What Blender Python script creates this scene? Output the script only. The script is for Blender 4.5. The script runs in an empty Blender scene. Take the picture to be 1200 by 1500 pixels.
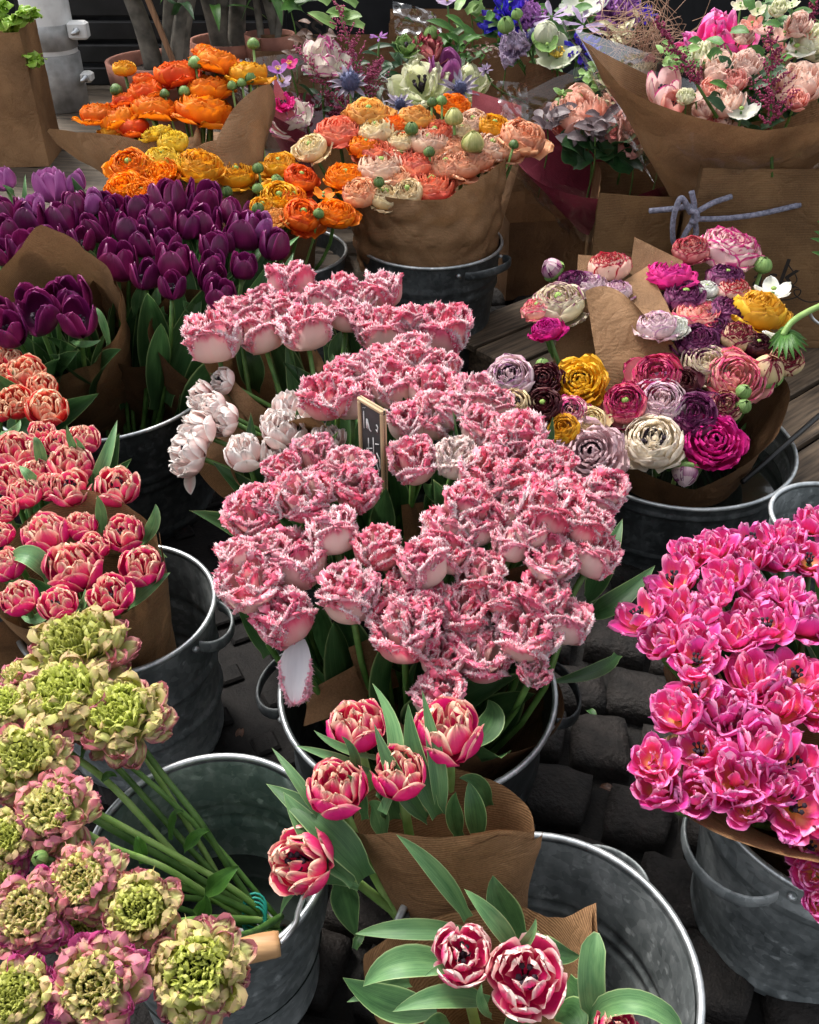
import bpy, math, random
import numpy as np
from mathutils import Vector, Matrix, noise

# ------------------------------------------------------------------ camera, sky, sun, exposure
sc = bpy.context.scene
COL = sc.collection
R_ = math.radians
PITCH, FPX, CAMZ = R_(37.0), 1400.0, 1.25
cam_data = bpy.data.cameras.new('camera')
cam_data.sensor_fit = 'VERTICAL'
cam_data.sensor_height = 24.0
cam_data.lens = 24.0 * FPX / 1500.0
cam_data.clip_start = 0.02
cam_data.clip_end = 200.0
cam = bpy.data.objects.new('camera', cam_data)
COL.objects.link(cam)
cam.location = (0, 0, CAMZ)
cam.rotation_euler = (math.pi / 2 - PITCH, 0, 0)
sc.camera = cam

SUN_EL, SUN_AZ = R_(58), R_(-40)          # azimuth measured from +Y towards +X
world = bpy.data.worlds.new('World')
sc.world = world
world.use_nodes = True
wn, wl = world.node_tree.nodes, world.node_tree.links
wn.clear()
sky = wn.new('ShaderNodeTexSky')
sky.sky_type = 'NISHITA'
sky.sun_disc = False
sky.sun_elevation = SUN_EL
sky.sun_rotation = SUN_AZ
sky.air_density = 1.0
sky.dust_density = 4.0
hs = wn.new('ShaderNodeHueSaturation')
hs.inputs['Saturation'].default_value = 0.22     # thin overcast: the blue is mostly gone
bg = wn.new('ShaderNodeBackground')
bg.inputs['Strength'].default_value = 0.13
wo = wn.new('ShaderNodeOutputWorld')
wl.new(sky.outputs[0], hs.inputs['Color'])
wl.new(hs.outputs[0], bg.inputs['Color'])
wl.new(bg.outputs[0], wo.inputs['Surface'])

sun_data = bpy.data.lights.new('sun', 'SUN')
sun_data.energy = 1.4
sun_data.angle = R_(14)
sun_data.color = (1.0, 0.95, 0.88)
sun = bpy.data.objects.new('sun', sun_data)
COL.objects.link(sun)
sd = Vector((math.sin(SUN_AZ) * math.cos(SUN_EL), math.cos(SUN_AZ) * math.cos(SUN_EL), math.sin(SUN_EL)))
sun.rotation_euler = sd.to_track_quat('Z', 'Y').to_euler()
sun.location = sd * 20

sc.view_settings.view_transform = 'Standard'
sc.view_settings.look = 'None'
sc.view_settings.gamma = 1.0
sc.view_settings.exposure = 1.5
sc.render.engine = 'CYCLES'
sc.cycles.use_denoising = True
sc.cycles.max_bounces = 6
sc.cycles.use_adaptive_sampling = True
sc.cycles.adaptive_threshold = 0.02
sc.cycles.diffuse_bounces = 5
sc.cycles.transparent_max_bounces = 8

# ------------------------------------------------------------------ pixel helpers (photo pixels, 1200 x 1500)
CP, SP = math.cos(PITCH), math.sin(PITCH)
CAM = Vector((0, 0, CAMZ))


def ray(x, y):
    a, b = (x - 600) / FPX, (750 - y) / FPX
    return Vector((a, CP + b * SP, -SP + b * CP))


def P(x, y, z):
    d = ray(x, y)
    return CAM + d * ((z - CAMZ) / d.z)


def PY(x, y, Y):
    d = ray(x, y)
    return CAM + d * (Y / d.y)


def depth(p):
    return p.y * CP + (CAMZ - p.z) * SP


def px2m(n, p):
    return n * depth(p) / FPX


rnd = random.Random(7)

# ------------------------------------------------------------------ materials
MATS = {}


def new_mat(name):
    m = bpy.data.materials.new(name)
    m.use_nodes = True
    nt = m.node_tree
    nt.nodes.clear()
    out = nt.nodes.new('ShaderNodeOutputMaterial')
    MATS[name] = m
    return m, nt, nt.nodes, nt.links, out


def ramp(nodes, stops, interp='LINEAR'):
    r = nodes.new('ShaderNodeValToRGB')
    r.color_ramp.interpolation = interp
    el = r.color_ramp.elements
    while len(el) < len(stops):
        el.new(0.5)
    for e, (p, c) in zip(el, stops):
        e.position = p
        e.color = (*c, 1) if len(c) == 3 else c
    return r


def math_node(nodes, links, op, a, b=None, c=None):
    n = nodes.new('ShaderNodeMath')
    n.operation = op
    for i, v in enumerate((a, b, c)):
        if v is None:
            continue
        if isinstance(v, (int, float)):
            n.inputs[i].default_value = v
        else:
            links.new(v, n.inputs[i])
    return n.outputs[0]


def petal_mat(name, stops, streak=0.25, sx=14, sy=1.6, trans=0.28, rough=0.5, base=None, base_to=0.3,
              jitter=0.16, bump=0.25, hue=0.012, speck=0.0):
    """Petal: colour runs from the middle to the margin ('edge' attribute), broken by streaks along the petal."""
    m, nt, N, L, out = new_mat(name)
    at = N.new('ShaderNodeAttribute'); at.attribute_name = 'edge'
    uv = N.new('ShaderNodeUVMap'); uv.uv_map = 'UVMap'
    oi = N.new('ShaderNodeObjectInfo')
    mp = N.new('ShaderNodeMapping')
    mp.inputs['Scale'].default_value = (sx, sy, 1)
    L.new(uv.outputs[0], mp.inputs['Vector'])
    no = N.new('ShaderNodeTexNoise'); no.noise_dimensions = '4D'
    no.inputs['Scale'].default_value = 1.0
    no.inputs['Detail'].default_value = 3.0
    L.new(mp.outputs[0], no.inputs['Vector'])
    w = math_node(N, L, 'MULTIPLY', oi.outputs['Random'], 37.0)
    L.new(w, no.inputs['W'])
    s = math_node(N, L, 'SUBTRACT', no.outputs['Fac'], 0.5)
    s = math_node(N, L, 'MULTIPLY', s, streak * 2)
    e = math_node(N, L, 'ADD', at.outputs['Fac'], s)
    if speck:
        n2 = N.new('ShaderNodeTexNoise'); n2.inputs['Scale'].default_value = 9
        L.new(uv.outputs[0], n2.inputs['Vector'])
        e = math_node(N, L, 'ADD', e, math_node(N, L, 'MULTIPLY', math_node(N, L, 'SUBTRACT', n2.outputs['Fac'], 0.5), speck))
    e = math_node(N, L, 'DIVIDE', e, 1.3)
    r = ramp(N, [(p / 1.3, c) for p, c in stops])
    L.new(e, r.inputs[0])
    col = r.outputs[0]
    if base is not None:
        sep = N.new('ShaderNodeSeparateXYZ'); L.new(uv.outputs[0], sep.inputs[0])
        mr = N.new('ShaderNodeMapRange')
        mr.inputs['From Min'].default_value = 0.02; mr.inputs['From Max'].default_value = base_to
        mr.inputs['To Min'].default_value = 1; mr.inputs['To Max'].default_value = 0
        L.new(sep.outputs[1], mr.inputs['Value'])
        mx = N.new('ShaderNodeMix'); mx.data_type = 'RGBA'
        L.new(mr.outputs[0], mx.inputs['Factor'])
        L.new(col, mx.inputs[6]); mx.inputs[7].default_value = (*base, 1)
        col = mx.outputs[2]
    hsv = N.new('ShaderNodeHueSaturation')
    L.new(col, hsv.inputs['Color'])
    v = math_node(N, L, 'MULTIPLY_ADD', oi.outputs['Random'], jitter, 1 - jitter * 0.6)
    L.new(v, hsv.inputs['Value'])
    h = math_node(N, L, 'MULTIPLY_ADD', oi.outputs['Random'], hue, 0.5 - hue / 2)
    L.new(h, hsv.inputs['Hue'])
    col = hsv.outputs[0]
    pr = N.new('ShaderNodeBsdfPrincipled')
    pr.inputs['Roughness'].default_value = rough
    pr.inputs['Specular IOR Level'].default_value = 0.35
    L.new(col, pr.inputs['Base Color'])
    bp = N.new('ShaderNodeBump'); bp.inputs['Strength'].default_value = bump; bp.inputs['Distance'].default_value = 0.002
    L.new(no.outputs['Fac'], bp.inputs['Height'])
    L.new(bp.outputs[0], pr.inputs['Normal'])
    tr = N.new('ShaderNodeBsdfTranslucent'); L.new(col, tr.inputs['Color'])
    ms = N.new('ShaderNodeMixShader'); ms.inputs[0].default_value = trans
    L.new(pr.outputs[0], ms.inputs[1]); L.new(tr.outputs[0], ms.inputs[2])
    L.new(ms.outputs[0], out.inputs[0])
    return m


def solid_mat(name, c1, c2, scale=20, rough=0.6, metal=0.0, bump=0.3, bscale=None, spec=0.4, detail=5, stretch=None,
              coord='Object', dist=0.003, contrast=(0.35, 0.65), trans=0.0, jitter=0.0):
    m, nt, N, L, out = new_mat(name)
    tc = N.new('ShaderNodeTexCoord')
    vec = tc.outputs[coord]
    if stretch:
        mp = N.new('ShaderNodeMapping'); mp.inputs['Scale'].default_value = stretch
        L.new(vec, mp.inputs['Vector']); vec = mp.outputs[0]
    oi = N.new('ShaderNodeObjectInfo')
    no = N.new('ShaderNodeTexNoise'); no.noise_dimensions = '4D'
    no.inputs['Scale'].default_value = scale; no.inputs['Detail'].default_value = detail
    L.new(vec, no.inputs['Vector'])
    L.new(math_node(N, L, 'MULTIPLY', oi.outputs['Random'], 19.0), no.inputs['W'])
    r = ramp(N, [(contrast[0], c1), (contrast[1], c2)])
    L.new(no.outputs['Fac'], r.inputs[0])
    col = r.outputs[0]
    if jitter:
        hsv = N.new('ShaderNodeHueSaturation'); L.new(col, hsv.inputs['Color'])
        L.new(math_node(N, L, 'MULTIPLY_ADD', oi.outputs['Random'], jitter, 1 - jitter / 2), hsv.inputs['Value'])
        col = hsv.outputs[0]
    pr = N.new('ShaderNodeBsdfPrincipled')
    L.new(col, pr.inputs['Base Color'])
    pr.inputs['Roughness'].default_value = rough
    pr.inputs['Metallic'].default_value = metal
    pr.inputs['Specular IOR Level'].default_value = spec
    nb = N.new('ShaderNodeTexNoise'); nb.inputs['Scale'].default_value = bscale or scale * 3; nb.inputs['Detail'].default_value = 6
    L.new(vec, nb.inputs['Vector'])
    bp = N.new('ShaderNodeBump'); bp.inputs['Strength'].default_value = bump; bp.inputs['Distance'].default_value = dist
    L.new(nb.outputs['Fac'], bp.inputs['Height']); L.new(bp.outputs[0], pr.inputs['Normal'])
    if trans:
        tr = N.new('ShaderNodeBsdfTranslucent'); L.new(col, tr.inputs['Color'])
        ms = N.new('ShaderNodeMixShader'); ms.inputs[0].default_value = trans
        L.new(pr.outputs[0], ms.inputs[1]); L.new(tr.outputs[0], ms.inputs[2])
        L.new(ms.outputs[0], out.inputs[0])
    else:
        L.new(pr.outputs[0], out.inputs[0])
    return m


def leaf_mat(name, c1, c2, rib=(0.2, 0.33, 0.12), trans=0.22, rough=0.42):
    m, nt, N, L, out = new_mat(name)
    uv = N.new('ShaderNodeUVMap'); uv.uv_map = 'UVMap'
    at = N.new('ShaderNodeAttribute'); at.attribute_name = 'edge'
    oi = N.new('ShaderNodeObjectInfo')
    mp = N.new('ShaderNodeMapping'); mp.inputs['Scale'].default_value = (38, 0.8, 1)
    L.new(uv.outputs[0], mp.inputs['Vector'])
    no = N.new('ShaderNodeTexNoise'); no.inputs['Scale'].default_value = 1; no.inputs['Detail'].default_value = 3
    L.new(mp.outputs[0], no.inputs['Vector'])
    n2 = N.new('ShaderNodeTexNoise'); n2.noise_dimensions = '4D'; n2.inputs['Scale'].default_value = 3.5; n2.inputs['Detail'].default_value = 3
    L.new(uv.outputs[0], n2.inputs['Vector'])
    L.new(math_node(N, L, 'MULTIPLY', oi.outputs['Random'], 23.0), n2.inputs['W'])
    f = math_node(N, L, 'ADD', math_node(N, L, 'MULTIPLY', no.outputs['Fac'], 0.5), math_node(N, L, 'MULTIPLY', n2.outputs['Fac'], 0.6))
    r = ramp(N, [(0.38, c1), (0.72, c2)])
    L.new(f, r.inputs[0])
    er = ramp(N, [(0.90 / 1.3, (0, 0, 0)), (1.0 / 1.3, (1, 1, 1))])
    L.new(math_node(N, L, 'DIVIDE', at.outputs['Fac'], 1.3), er.inputs[0])
    mx = N.new('ShaderNodeMix'); mx.data_type = 'RGBA'
    L.new(er.outputs[0], mx.inputs['Factor']); L.new(r.outputs[0], mx.inputs[6]); mx.inputs[7].default_value = (*rib, 1)
    hsv = N.new('ShaderNodeHueSaturation'); L.new(mx.outputs[2], hsv.inputs['Color'])
    L.new(math_node(N, L, 'MULTIPLY_ADD', oi.outputs['Random'], 0.45, 0.75), hsv.inputs['Value'])
    pr = N.new('ShaderNodeBsdfPrincipled'); pr.inputs['Roughness'].default_value = rough
    pr.inputs['Specular IOR Level'].default_value = 0.35
    L.new(hsv.outputs[0], pr.inputs['Base Color'])
    bp = N.new('ShaderNodeBump'); bp.inputs['Strength'].default_value = 0.3; bp.inputs['Distance'].default_value = 0.0015
    L.new(no.outputs['Fac'], bp.inputs['Height']); L.new(bp.outputs[0], pr.inputs['Normal'])
    tr = N.new('ShaderNodeBsdfTranslucent'); L.new(hsv.outputs[0], tr.inputs['Color'])
    ms = N.new('ShaderNodeMixShader'); ms.inputs[0].default_value = trans
    L.new(pr.outputs[0], ms.inputs[1]); L.new(tr.outputs[0], ms.inputs[2]); L.new(ms.outputs[0], out.inputs[0])
    return m


def kraft_mat(name, c1, c2, ribs=48):
    m, nt, N, L, out = new_mat(name)
    uv = N.new('ShaderNodeUVMap'); uv.uv_map = 'UVMap'
    tc = N.new('ShaderNodeTexCoord')
    wv = N.new('ShaderNodeTexWave'); wv.wave_type = 'BANDS'; wv.bands_direction = 'Y'
    wv.inputs['Scale'].default_value = ribs; wv.inputs['Distortion'].default_value = 1.5; wv.inputs['Detail'].default_value = 2
    L.new(uv.outputs[0], wv.inputs['Vector'])
    no = N.new('ShaderNodeTexNoise'); no.inputs['Scale'].default_value = 9; no.inputs['Detail'].default_value = 6
    L.new(tc.outputs['Object'], no.inputs['Vector'])
    nf = N.new('ShaderNodeTexNoise'); nf.inputs['Scale'].default_value = 420; nf.inputs['Detail'].default_value = 2
    L.new(tc.outputs['Object'], nf.inputs['Vector'])
    f = math_node(N, L, 'ADD', math_node(N, L, 'MULTIPLY', no.outputs['Fac'], 0.62), math_node(N, L, 'MULTIPLY', nf.outputs['Fac'], 0.34))
    f = math_node(N, L, 'ADD', f, math_node(N, L, 'MULTIPLY', wv.outputs['Fac'], 0.13))
    r = ramp(N, [(0.38, c1), (0.72, c2)])
    L.new(f, r.inputs[0])
    pr = N.new('ShaderNodeBsdfPrincipled'); pr.inputs['Roughness'].default_value = 0.72
    pr.inputs['Specular IOR Level'].default_value = 0.3
    L.new(r.outputs[0], pr.inputs['Base Color'])
    nc = N.new('ShaderNodeTexNoise'); nc.inputs['Scale'].default_value = 16; nc.inputs['Detail'].default_value = 3; nc.inputs['Distortion'].default_value = .6
    L.new(tc.outputs['Object'], nc.inputs['Vector'])
    rid = math_node(N, L, 'POWER', math_node(N, L, 'ABSOLUTE', math_node(N, L, 'SUBTRACT', nc.outputs['Fac'], 0.5)), 0.6)
    vo = N.new('ShaderNodeTexVoronoi'); vo.feature = 'DISTANCE_TO_EDGE'; vo.inputs['Scale'].default_value = 11
    mxv = N.new('ShaderNodeMix'); mxv.data_type = 'VECTOR'; mxv.inputs['Factor'].default_value = .12
    L.new(tc.outputs['Object'], mxv.inputs[4]); L.new(nc.outputs['Color'], mxv.inputs[5])
    L.new(mxv.outputs[1], vo.inputs['Vector'])
    cre = math_node(N, L, 'MINIMUM', math_node(N, L, 'MULTIPLY', vo.outputs['Distance'], 3.0), 0.5)
    h = math_node(N, L, 'ADD', math_node(N, L, 'MULTIPLY', wv.outputs['Fac'], 0.12), math_node(N, L, 'MULTIPLY', no.outputs['Fac'], 0.6))
    h = math_node(N, L, 'ADD', h, math_node(N, L, 'MULTIPLY', rid, 1.3))
    h = math_node(N, L, 'ADD', h, math_node(N, L, 'MULTIPLY', cre, 0.9))
    bp = N.new('ShaderNodeBump'); bp.inputs['Strength'].default_value = 0.5; bp.inputs['Distance'].default_value = 0.006
    L.new(h, bp.inputs['Height']); L.new(bp.outputs[0], pr.inputs['Normal'])
    tr = N.new('ShaderNodeBsdfTranslucent'); L.new(r.outputs[0], tr.inputs['Color'])
    ms = N.new('ShaderNodeMixShader'); ms.inputs[0].default_value = 0.12
    L.new(pr.outputs[0], ms.inputs[1]); L.new(tr.outputs[0], ms.inputs[2]); L.new(ms.outputs[0], out.inputs[0])
    return m


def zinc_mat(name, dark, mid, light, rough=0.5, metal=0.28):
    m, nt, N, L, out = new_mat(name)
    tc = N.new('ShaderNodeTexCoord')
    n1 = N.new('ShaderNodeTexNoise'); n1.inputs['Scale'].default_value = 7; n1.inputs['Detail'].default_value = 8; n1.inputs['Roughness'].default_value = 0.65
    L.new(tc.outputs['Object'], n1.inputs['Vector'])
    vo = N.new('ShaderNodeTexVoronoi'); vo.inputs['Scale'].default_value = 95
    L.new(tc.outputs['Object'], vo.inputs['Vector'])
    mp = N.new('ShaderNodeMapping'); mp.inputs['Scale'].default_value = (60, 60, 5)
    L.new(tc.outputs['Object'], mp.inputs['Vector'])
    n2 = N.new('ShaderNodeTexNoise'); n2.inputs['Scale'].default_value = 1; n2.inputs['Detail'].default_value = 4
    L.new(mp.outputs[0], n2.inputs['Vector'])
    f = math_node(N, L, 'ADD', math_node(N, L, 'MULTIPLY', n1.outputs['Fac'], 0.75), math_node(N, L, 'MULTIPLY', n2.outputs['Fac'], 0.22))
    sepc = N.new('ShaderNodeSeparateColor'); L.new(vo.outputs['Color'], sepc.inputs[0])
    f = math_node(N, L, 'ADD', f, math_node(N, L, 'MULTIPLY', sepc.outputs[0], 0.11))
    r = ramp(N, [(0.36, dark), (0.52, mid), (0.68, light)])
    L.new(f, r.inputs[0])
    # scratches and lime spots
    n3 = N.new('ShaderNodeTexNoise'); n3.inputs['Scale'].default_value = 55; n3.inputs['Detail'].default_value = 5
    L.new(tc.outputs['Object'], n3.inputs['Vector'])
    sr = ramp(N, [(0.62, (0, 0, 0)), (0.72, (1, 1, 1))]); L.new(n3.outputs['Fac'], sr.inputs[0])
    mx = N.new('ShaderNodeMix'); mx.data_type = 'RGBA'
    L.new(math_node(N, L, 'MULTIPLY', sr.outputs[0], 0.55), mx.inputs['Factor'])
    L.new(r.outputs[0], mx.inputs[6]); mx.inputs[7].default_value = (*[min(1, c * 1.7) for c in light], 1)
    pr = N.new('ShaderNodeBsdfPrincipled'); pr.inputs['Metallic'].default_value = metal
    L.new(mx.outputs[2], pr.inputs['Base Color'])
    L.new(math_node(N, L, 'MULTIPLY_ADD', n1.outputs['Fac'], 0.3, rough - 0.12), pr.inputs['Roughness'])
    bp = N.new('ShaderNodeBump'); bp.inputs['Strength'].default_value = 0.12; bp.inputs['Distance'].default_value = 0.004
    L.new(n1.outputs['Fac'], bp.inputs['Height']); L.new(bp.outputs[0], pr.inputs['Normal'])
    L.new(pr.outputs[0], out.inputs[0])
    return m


def glassy_mat(name, tint=(1, 1, 1), opacity=0.16, rough=0.08):
    """Cellophane: mostly see-through film with sharp highlights on its folds."""
    m, nt, N, L, out = new_mat(name)
    t = N.new('ShaderNodeBsdfTransparent'); t.inputs['Color'].default_value = (*tint, 1)
    g = N.new('ShaderNodeBsdfGlossy'); g.inputs['Roughness'].default_value = rough
    lw = N.new('ShaderNodeLayerWeight'); lw.inputs['Blend'].default_value = 0.35
    f = math_node(N, L, 'MINIMUM', math_node(N, L, 'MULTIPLY_ADD', lw.outputs['Fresnel'], 0.6, opacity * 0.3), 0.3)
    ms = N.new('ShaderNodeMixShader'); L.new(f, ms.inputs[0])
    L.new(t.outputs[0], ms.inputs[1]); L.new(g.outputs[0], ms.inputs[2])
    L.new(ms.outputs[0], out.inputs[0])
    return m


# leaves, stems, paper, metal, ground
leaf_mat('tulip_leaf', (0.018, 0.062, 0.018), (0.068, 0.155, 0.05), (0.30, 0.42, 0.17))
leaf_mat('tulip_leaf_pale', (0.05, 0.14, 0.05), (0.15, 0.29, 0.11), (0.34, 0.44, 0.2))
leaf_mat('lush_leaf', (0.02, 0.085, 0.012), (0.08, 0.2, 0.03), (0.12, 0.24, 0.05))
leaf_mat('dark_leaf', (0.008, 0.03, 0.01), (0.03, 0.085, 0.025), (0.06, 0.11, 0.04))
leaf_mat('lettuce_leaf', (0.16, 0.34, 0.02), (0.36, 0.55, 0.07), (0.5, 0.62, 0.15))
leaf_mat('mauve_leaf', (0.07, 0.05, 0.055), (0.2, 0.15, 0.16), (0.22, 0.16, 0.17))
leaf_mat('brown_leaf', (0.05, 0.02, 0.012), (0.15, 0.07, 0.04), (0.2, 0.1, 0.06))
leaf_mat('pale_leaf', (0.4, 0.38, 0.2), (0.65, 0.6, 0.38), (0.7, 0.66, 0.45))
leaf_mat('thistle_bract', (0.13, 0.1, 0.15), (0.34, 0.29, 0.36), (0.4, 0.36, 0.42))
leaf_mat('bud_yellow', (0.30, 0.33, 0.08), (0.62, 0.56, 0.24), (0.45, 0.5, 0.2))
leaf_mat('sepal_green', (0.10, 0.22, 0.05), (0.28, 0.42, 0.13), (0.32, 0.45, 0.18))
leaf_mat('bud_green', (0.035, 0.09, 0.022), (0.17, 0.27, 0.075), (0.3, 0.38, 0.16))
solid_mat('stem_green', (0.045, 0.12, 0.02), (0.13, 0.25, 0.06), scale=30, rough=0.45, bump=0.15, trans=0.1, jitter=0.4)
solid_mat('stem_bright', (0.16, 0.3, 0.06), (0.3, 0.44, 0.14), scale=30, rough=0.45, bump=0.15, trans=0.1, jitter=0.3)
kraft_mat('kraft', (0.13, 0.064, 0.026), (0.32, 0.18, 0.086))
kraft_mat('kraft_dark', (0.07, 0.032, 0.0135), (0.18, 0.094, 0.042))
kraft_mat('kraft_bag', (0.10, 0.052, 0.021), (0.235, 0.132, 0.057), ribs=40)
kraft_mat('kraft_light', (0.26, 0.15, 0.07), (0.5, 0.32, 0.18))
kraft_mat('maroon_paper', (0.10, 0.008, 0.02), (0.2, 0.02, 0.045))
kraft_mat('pink_paper', (0.42, 0.08, 0.10), (0.66, 0.2, 0.22))
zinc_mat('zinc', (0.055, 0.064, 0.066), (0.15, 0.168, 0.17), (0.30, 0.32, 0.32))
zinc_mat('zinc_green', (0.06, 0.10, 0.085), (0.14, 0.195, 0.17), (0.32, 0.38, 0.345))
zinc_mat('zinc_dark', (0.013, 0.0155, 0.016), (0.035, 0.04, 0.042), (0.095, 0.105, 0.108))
zinc_mat('zinc_rim', (0.22, 0.24, 0.25), (0.40, 0.43, 0.44), (0.58, 0.6, 0.6), rough=0.36, metal=0.75)
solid_mat('wood_handle', (0.30, 0.15, 0.06), (0.48, 0.28, 0.13), scale=6, stretch=(1, 14, 14), rough=0.55, bump=0.2)
solid_mat('cobble', (0.0045, 0.0037, 0.0033), (0.021, 0.0172, 0.015), scale=30, rough=0.75, bump=1.0, bscale=120, spec=0.25, jitter=0.8, dist=0.006, contrast=(0.3, 0.75))
solid_mat('ground_dirt', (0.0015, 0.0013, 0.0012), (0.008, 0.0065, 0.005), scale=60, rough=0.9, bump=0.8, bscale=220)
solid_mat('iron', (0.0035, 0.003, 0.003), (0.011, 0.0095, 0.009), scale=40, rough=0.75, spec=0.2, metal=0.0, bump=0.5, bscale=200)
solid_mat('plank', (0.03, 0.02, 0.012), (0.115, 0.08, 0.05), scale=3, stretch=(3, 40, 40), rough=0.75, bump=0.5, bscale=8, jitter=0.4, dist=0.002)
solid_mat('deck_wood', (0.035, 0.026, 0.017), (0.11, 0.082, 0.055), scale=3, stretch=(3, 40, 40), rough=0.75, bump=0.5, bscale=8, jitter=0.35, dist=0.002)
solid_mat('black_plastic', (0.004, 0.004, 0.004), (0.012, 0.012, 0.013), scale=20, rough=0.45, bump=0.1)
solid_mat('dark_cloth', (0.003, 0.003, 0.0035), (0.009, 0.009, 0.010), scale=8, rough=0.85, bump=0.2)
solid_mat('white_paint', (0.50, 0.50, 0.48), (0.72, 0.72, 0.70), scale=16, rough=0.5, bump=0.35, bscale=60, contrast=(0.25, 0.5))
solid_mat('grey_steel', (0.22, 0.22, 0.21), (0.42, 0.42, 0.41), scale=18, rough=0.5, metal=0.3, bump=0.3)
solid_mat('terracotta', (0.16, 0.06, 0.04), (0.32, 0.13, 0.085), scale=15, rough=0.8, bump=0.3)
solid_mat('soil', (0.006, 0.004, 0.003), (0.045, 0.03, 0.02), scale=70, rough=0.95, bump=0.9)
solid_mat('bark', (0.05, 0.045, 0.035), (0.16, 0.14, 0.11), scale=22, rough=0.85, bump=0.6)
solid_mat('stake_wood', (0.16, 0.075, 0.035), (0.30, 0.16, 0.08), scale=6, stretch=(20, 20, 1), rough=0.7)
solid_mat('sign_wood', (0.38, 0.26, 0.14), (0.55, 0.41, 0.25), scale=12, stretch=(1, 1, 6), rough=0.6, bump=0.2)
solid_mat('blackboard', (0.022, 0.020, 0.020), (0.06, 0.055, 0.055), scale=22, rough=0.7, bump=0.1)
solid_mat('chalk', (0.6, 0.6, 0.58), (0.82, 0.82, 0.8), scale=300, rough=0.9)
solid_mat('ink', (0.012, 0.009, 0.007), (0.025, 0.018, 0.013), scale=60, rough=0.8)
solid_mat('cord', (0.11, 0.11, 0.15), (0.26, 0.26, 0.33), scale=160, rough=0.8, bump=0.8, bscale=400)
solid_mat('rubber_band', (0.0, 0.16, 0.12), (0.02, 0.3, 0.24), scale=30, rough=0.5)
solid_mat('water', (0.004, 0.006, 0.005), (0.012, 0.016, 0.013), scale=4, rough=0.06, bump=0.05, bscale=20, spec=0.6)
solid_mat('steel_wire', (0.45, 0.47, 0.48), (0.62, 0.64, 0.65), scale=30, rough=0.28, metal=0.9, bump=0.05)
solid_mat('stamen_dark', (0.006, 0.004, 0.008), (0.03, 0.015, 0.03), scale=60, rough=0.8)
solid_mat('stamen_yellow', (0.5, 0.3, 0.02), (0.75, 0.55, 0.08), scale=60, rough=0.7)
solid_mat('green_eye', (0.10, 0.2, 0.03), (0.3, 0.42, 0.09), scale=60, rough=0.6)
solid_mat('dark_green_eye', (0.015, 0.03, 0.008), (0.08, 0.12, 0.02), scale=60, rough=0.6)
solid_mat('astilbe_pink', (0.22, 0.025, 0.07), (0.55, 0.13, 0.24), scale=200, rough=0.8, bump=0.1, trans=0.2)
solid_mat('astilbe_dark', (0.16, 0.015, 0.05), (0.42, 0.06, 0.15), scale=200, rough=0.8, bump=0.1, trans=0.2)
solid_mat('thistle_blue', (0.03, 0.035, 0.09), (0.12, 0.13, 0.24), scale=120, rough=0.7)
solid_mat('berry_brown', (0.10, 0.035, 0.02), (0.26, 0.1, 0.06), scale=60, rough=0.6)
solid_mat('peach_sprig', (0.5, 0.25, 0.15), (0.72, 0.45, 0.3), scale=200, rough=0.8, trans=0.2)
solid_mat('twig_tan', (0.30, 0.17, 0.11), (0.5, 0.32, 0.22), scale=60, rough=0.8)
glassy_mat('cellophane')

# petals
W_ = (0.84, 0.80, 0.76)
petal_mat('fringed', [(0.0, (0.84, 0.66, 0.58)), (0.48, (0.86, 0.55, 0.52)), (0.70, (0.88, 0.23, 0.33)), (0.96, (0.92, 0.28, 0.39)), (1.08, (0.94, 0.45, 0.53)), (1.28, (0.96, 0.83, 0.84))], streak=0.42, sx=5, sy=1.1, trans=0.42, bump=.12, rough=.6)
petal_mat('fringed_deep', [(0.0, (0.84, 0.52, 0.48)), (0.34, (0.84, 0.34, 0.37)), (0.6, (0.86, 0.12, 0.23)), (0.96, (0.91, 0.18, 0.30)), (1.08, (0.93, 0.36, 0.46)), (1.28, (0.96, 0.80, 0.81))], streak=0.42, sx=5, sy=1.1, trans=0.42, bump=.12, rough=.6)
petal_mat('fringed_white', [(0.0, (0.82, 0.74, 0.62)), (0.6, (0.84, 0.70, 0.62)), (0.95, (0.85, 0.60, 0.56)), (1.3, (0.9, 0.8, 0.76))], streak=0.4, sx=5, sy=1.1, trans=0.3)
petal_mat('fallen_white', [(0.0, (0.60, 0.59, 0.62)), (0.35, (0.70, 0.68, 0.70)), (0.72, (0.72, 0.64, 0.67)), (0.9, (0.82, 0.25, 0.38)), (1.1, (0.85, 0.42, 0.52)), (1.3, (0.9, 0.7, 0.75))], streak=0.35, sx=9, sy=1.0)
petal_mat('purple', [(0.0, (0.14, 0.008, 0.066)), (0.5, (0.085, 0.004, 0.042)), (0.85, (0.14, 0.009, 0.075)), (1.0, (0.28, 0.035, 0.165)), (1.3, (0.3, 0.05, 0.2))], streak=0.3, sx=18, sy=1.0, trans=0.2, rough=0.36, jitter=0.5, hue=0.03)
petal_mat('lilac', [(0.0, (0.36, 0.10, 0.29)), (0.55, (0.26, 0.05, 0.21)), (1.0, (0.42, 0.15, 0.36)), (1.3, (0.5, 0.2, 0.45))], streak=0.3, sx=18, sy=1.0, trans=0.28, rough=0.4, jitter=0.3)
petal_mat('double', [(0.0, (0.62, 0.010, 0.15)), (0.6, (0.70, 0.020, 0.19)), (0.84, (0.78, 0.10, 0.22)), (0.98, (0.85, 0.46, 0.36)), (1.3, (0.88, 0.68, 0.52))], streak=0.2, sx=12, sy=1.0, base=(0.74, 0.5, 0.42), base_to=0.16)
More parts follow.
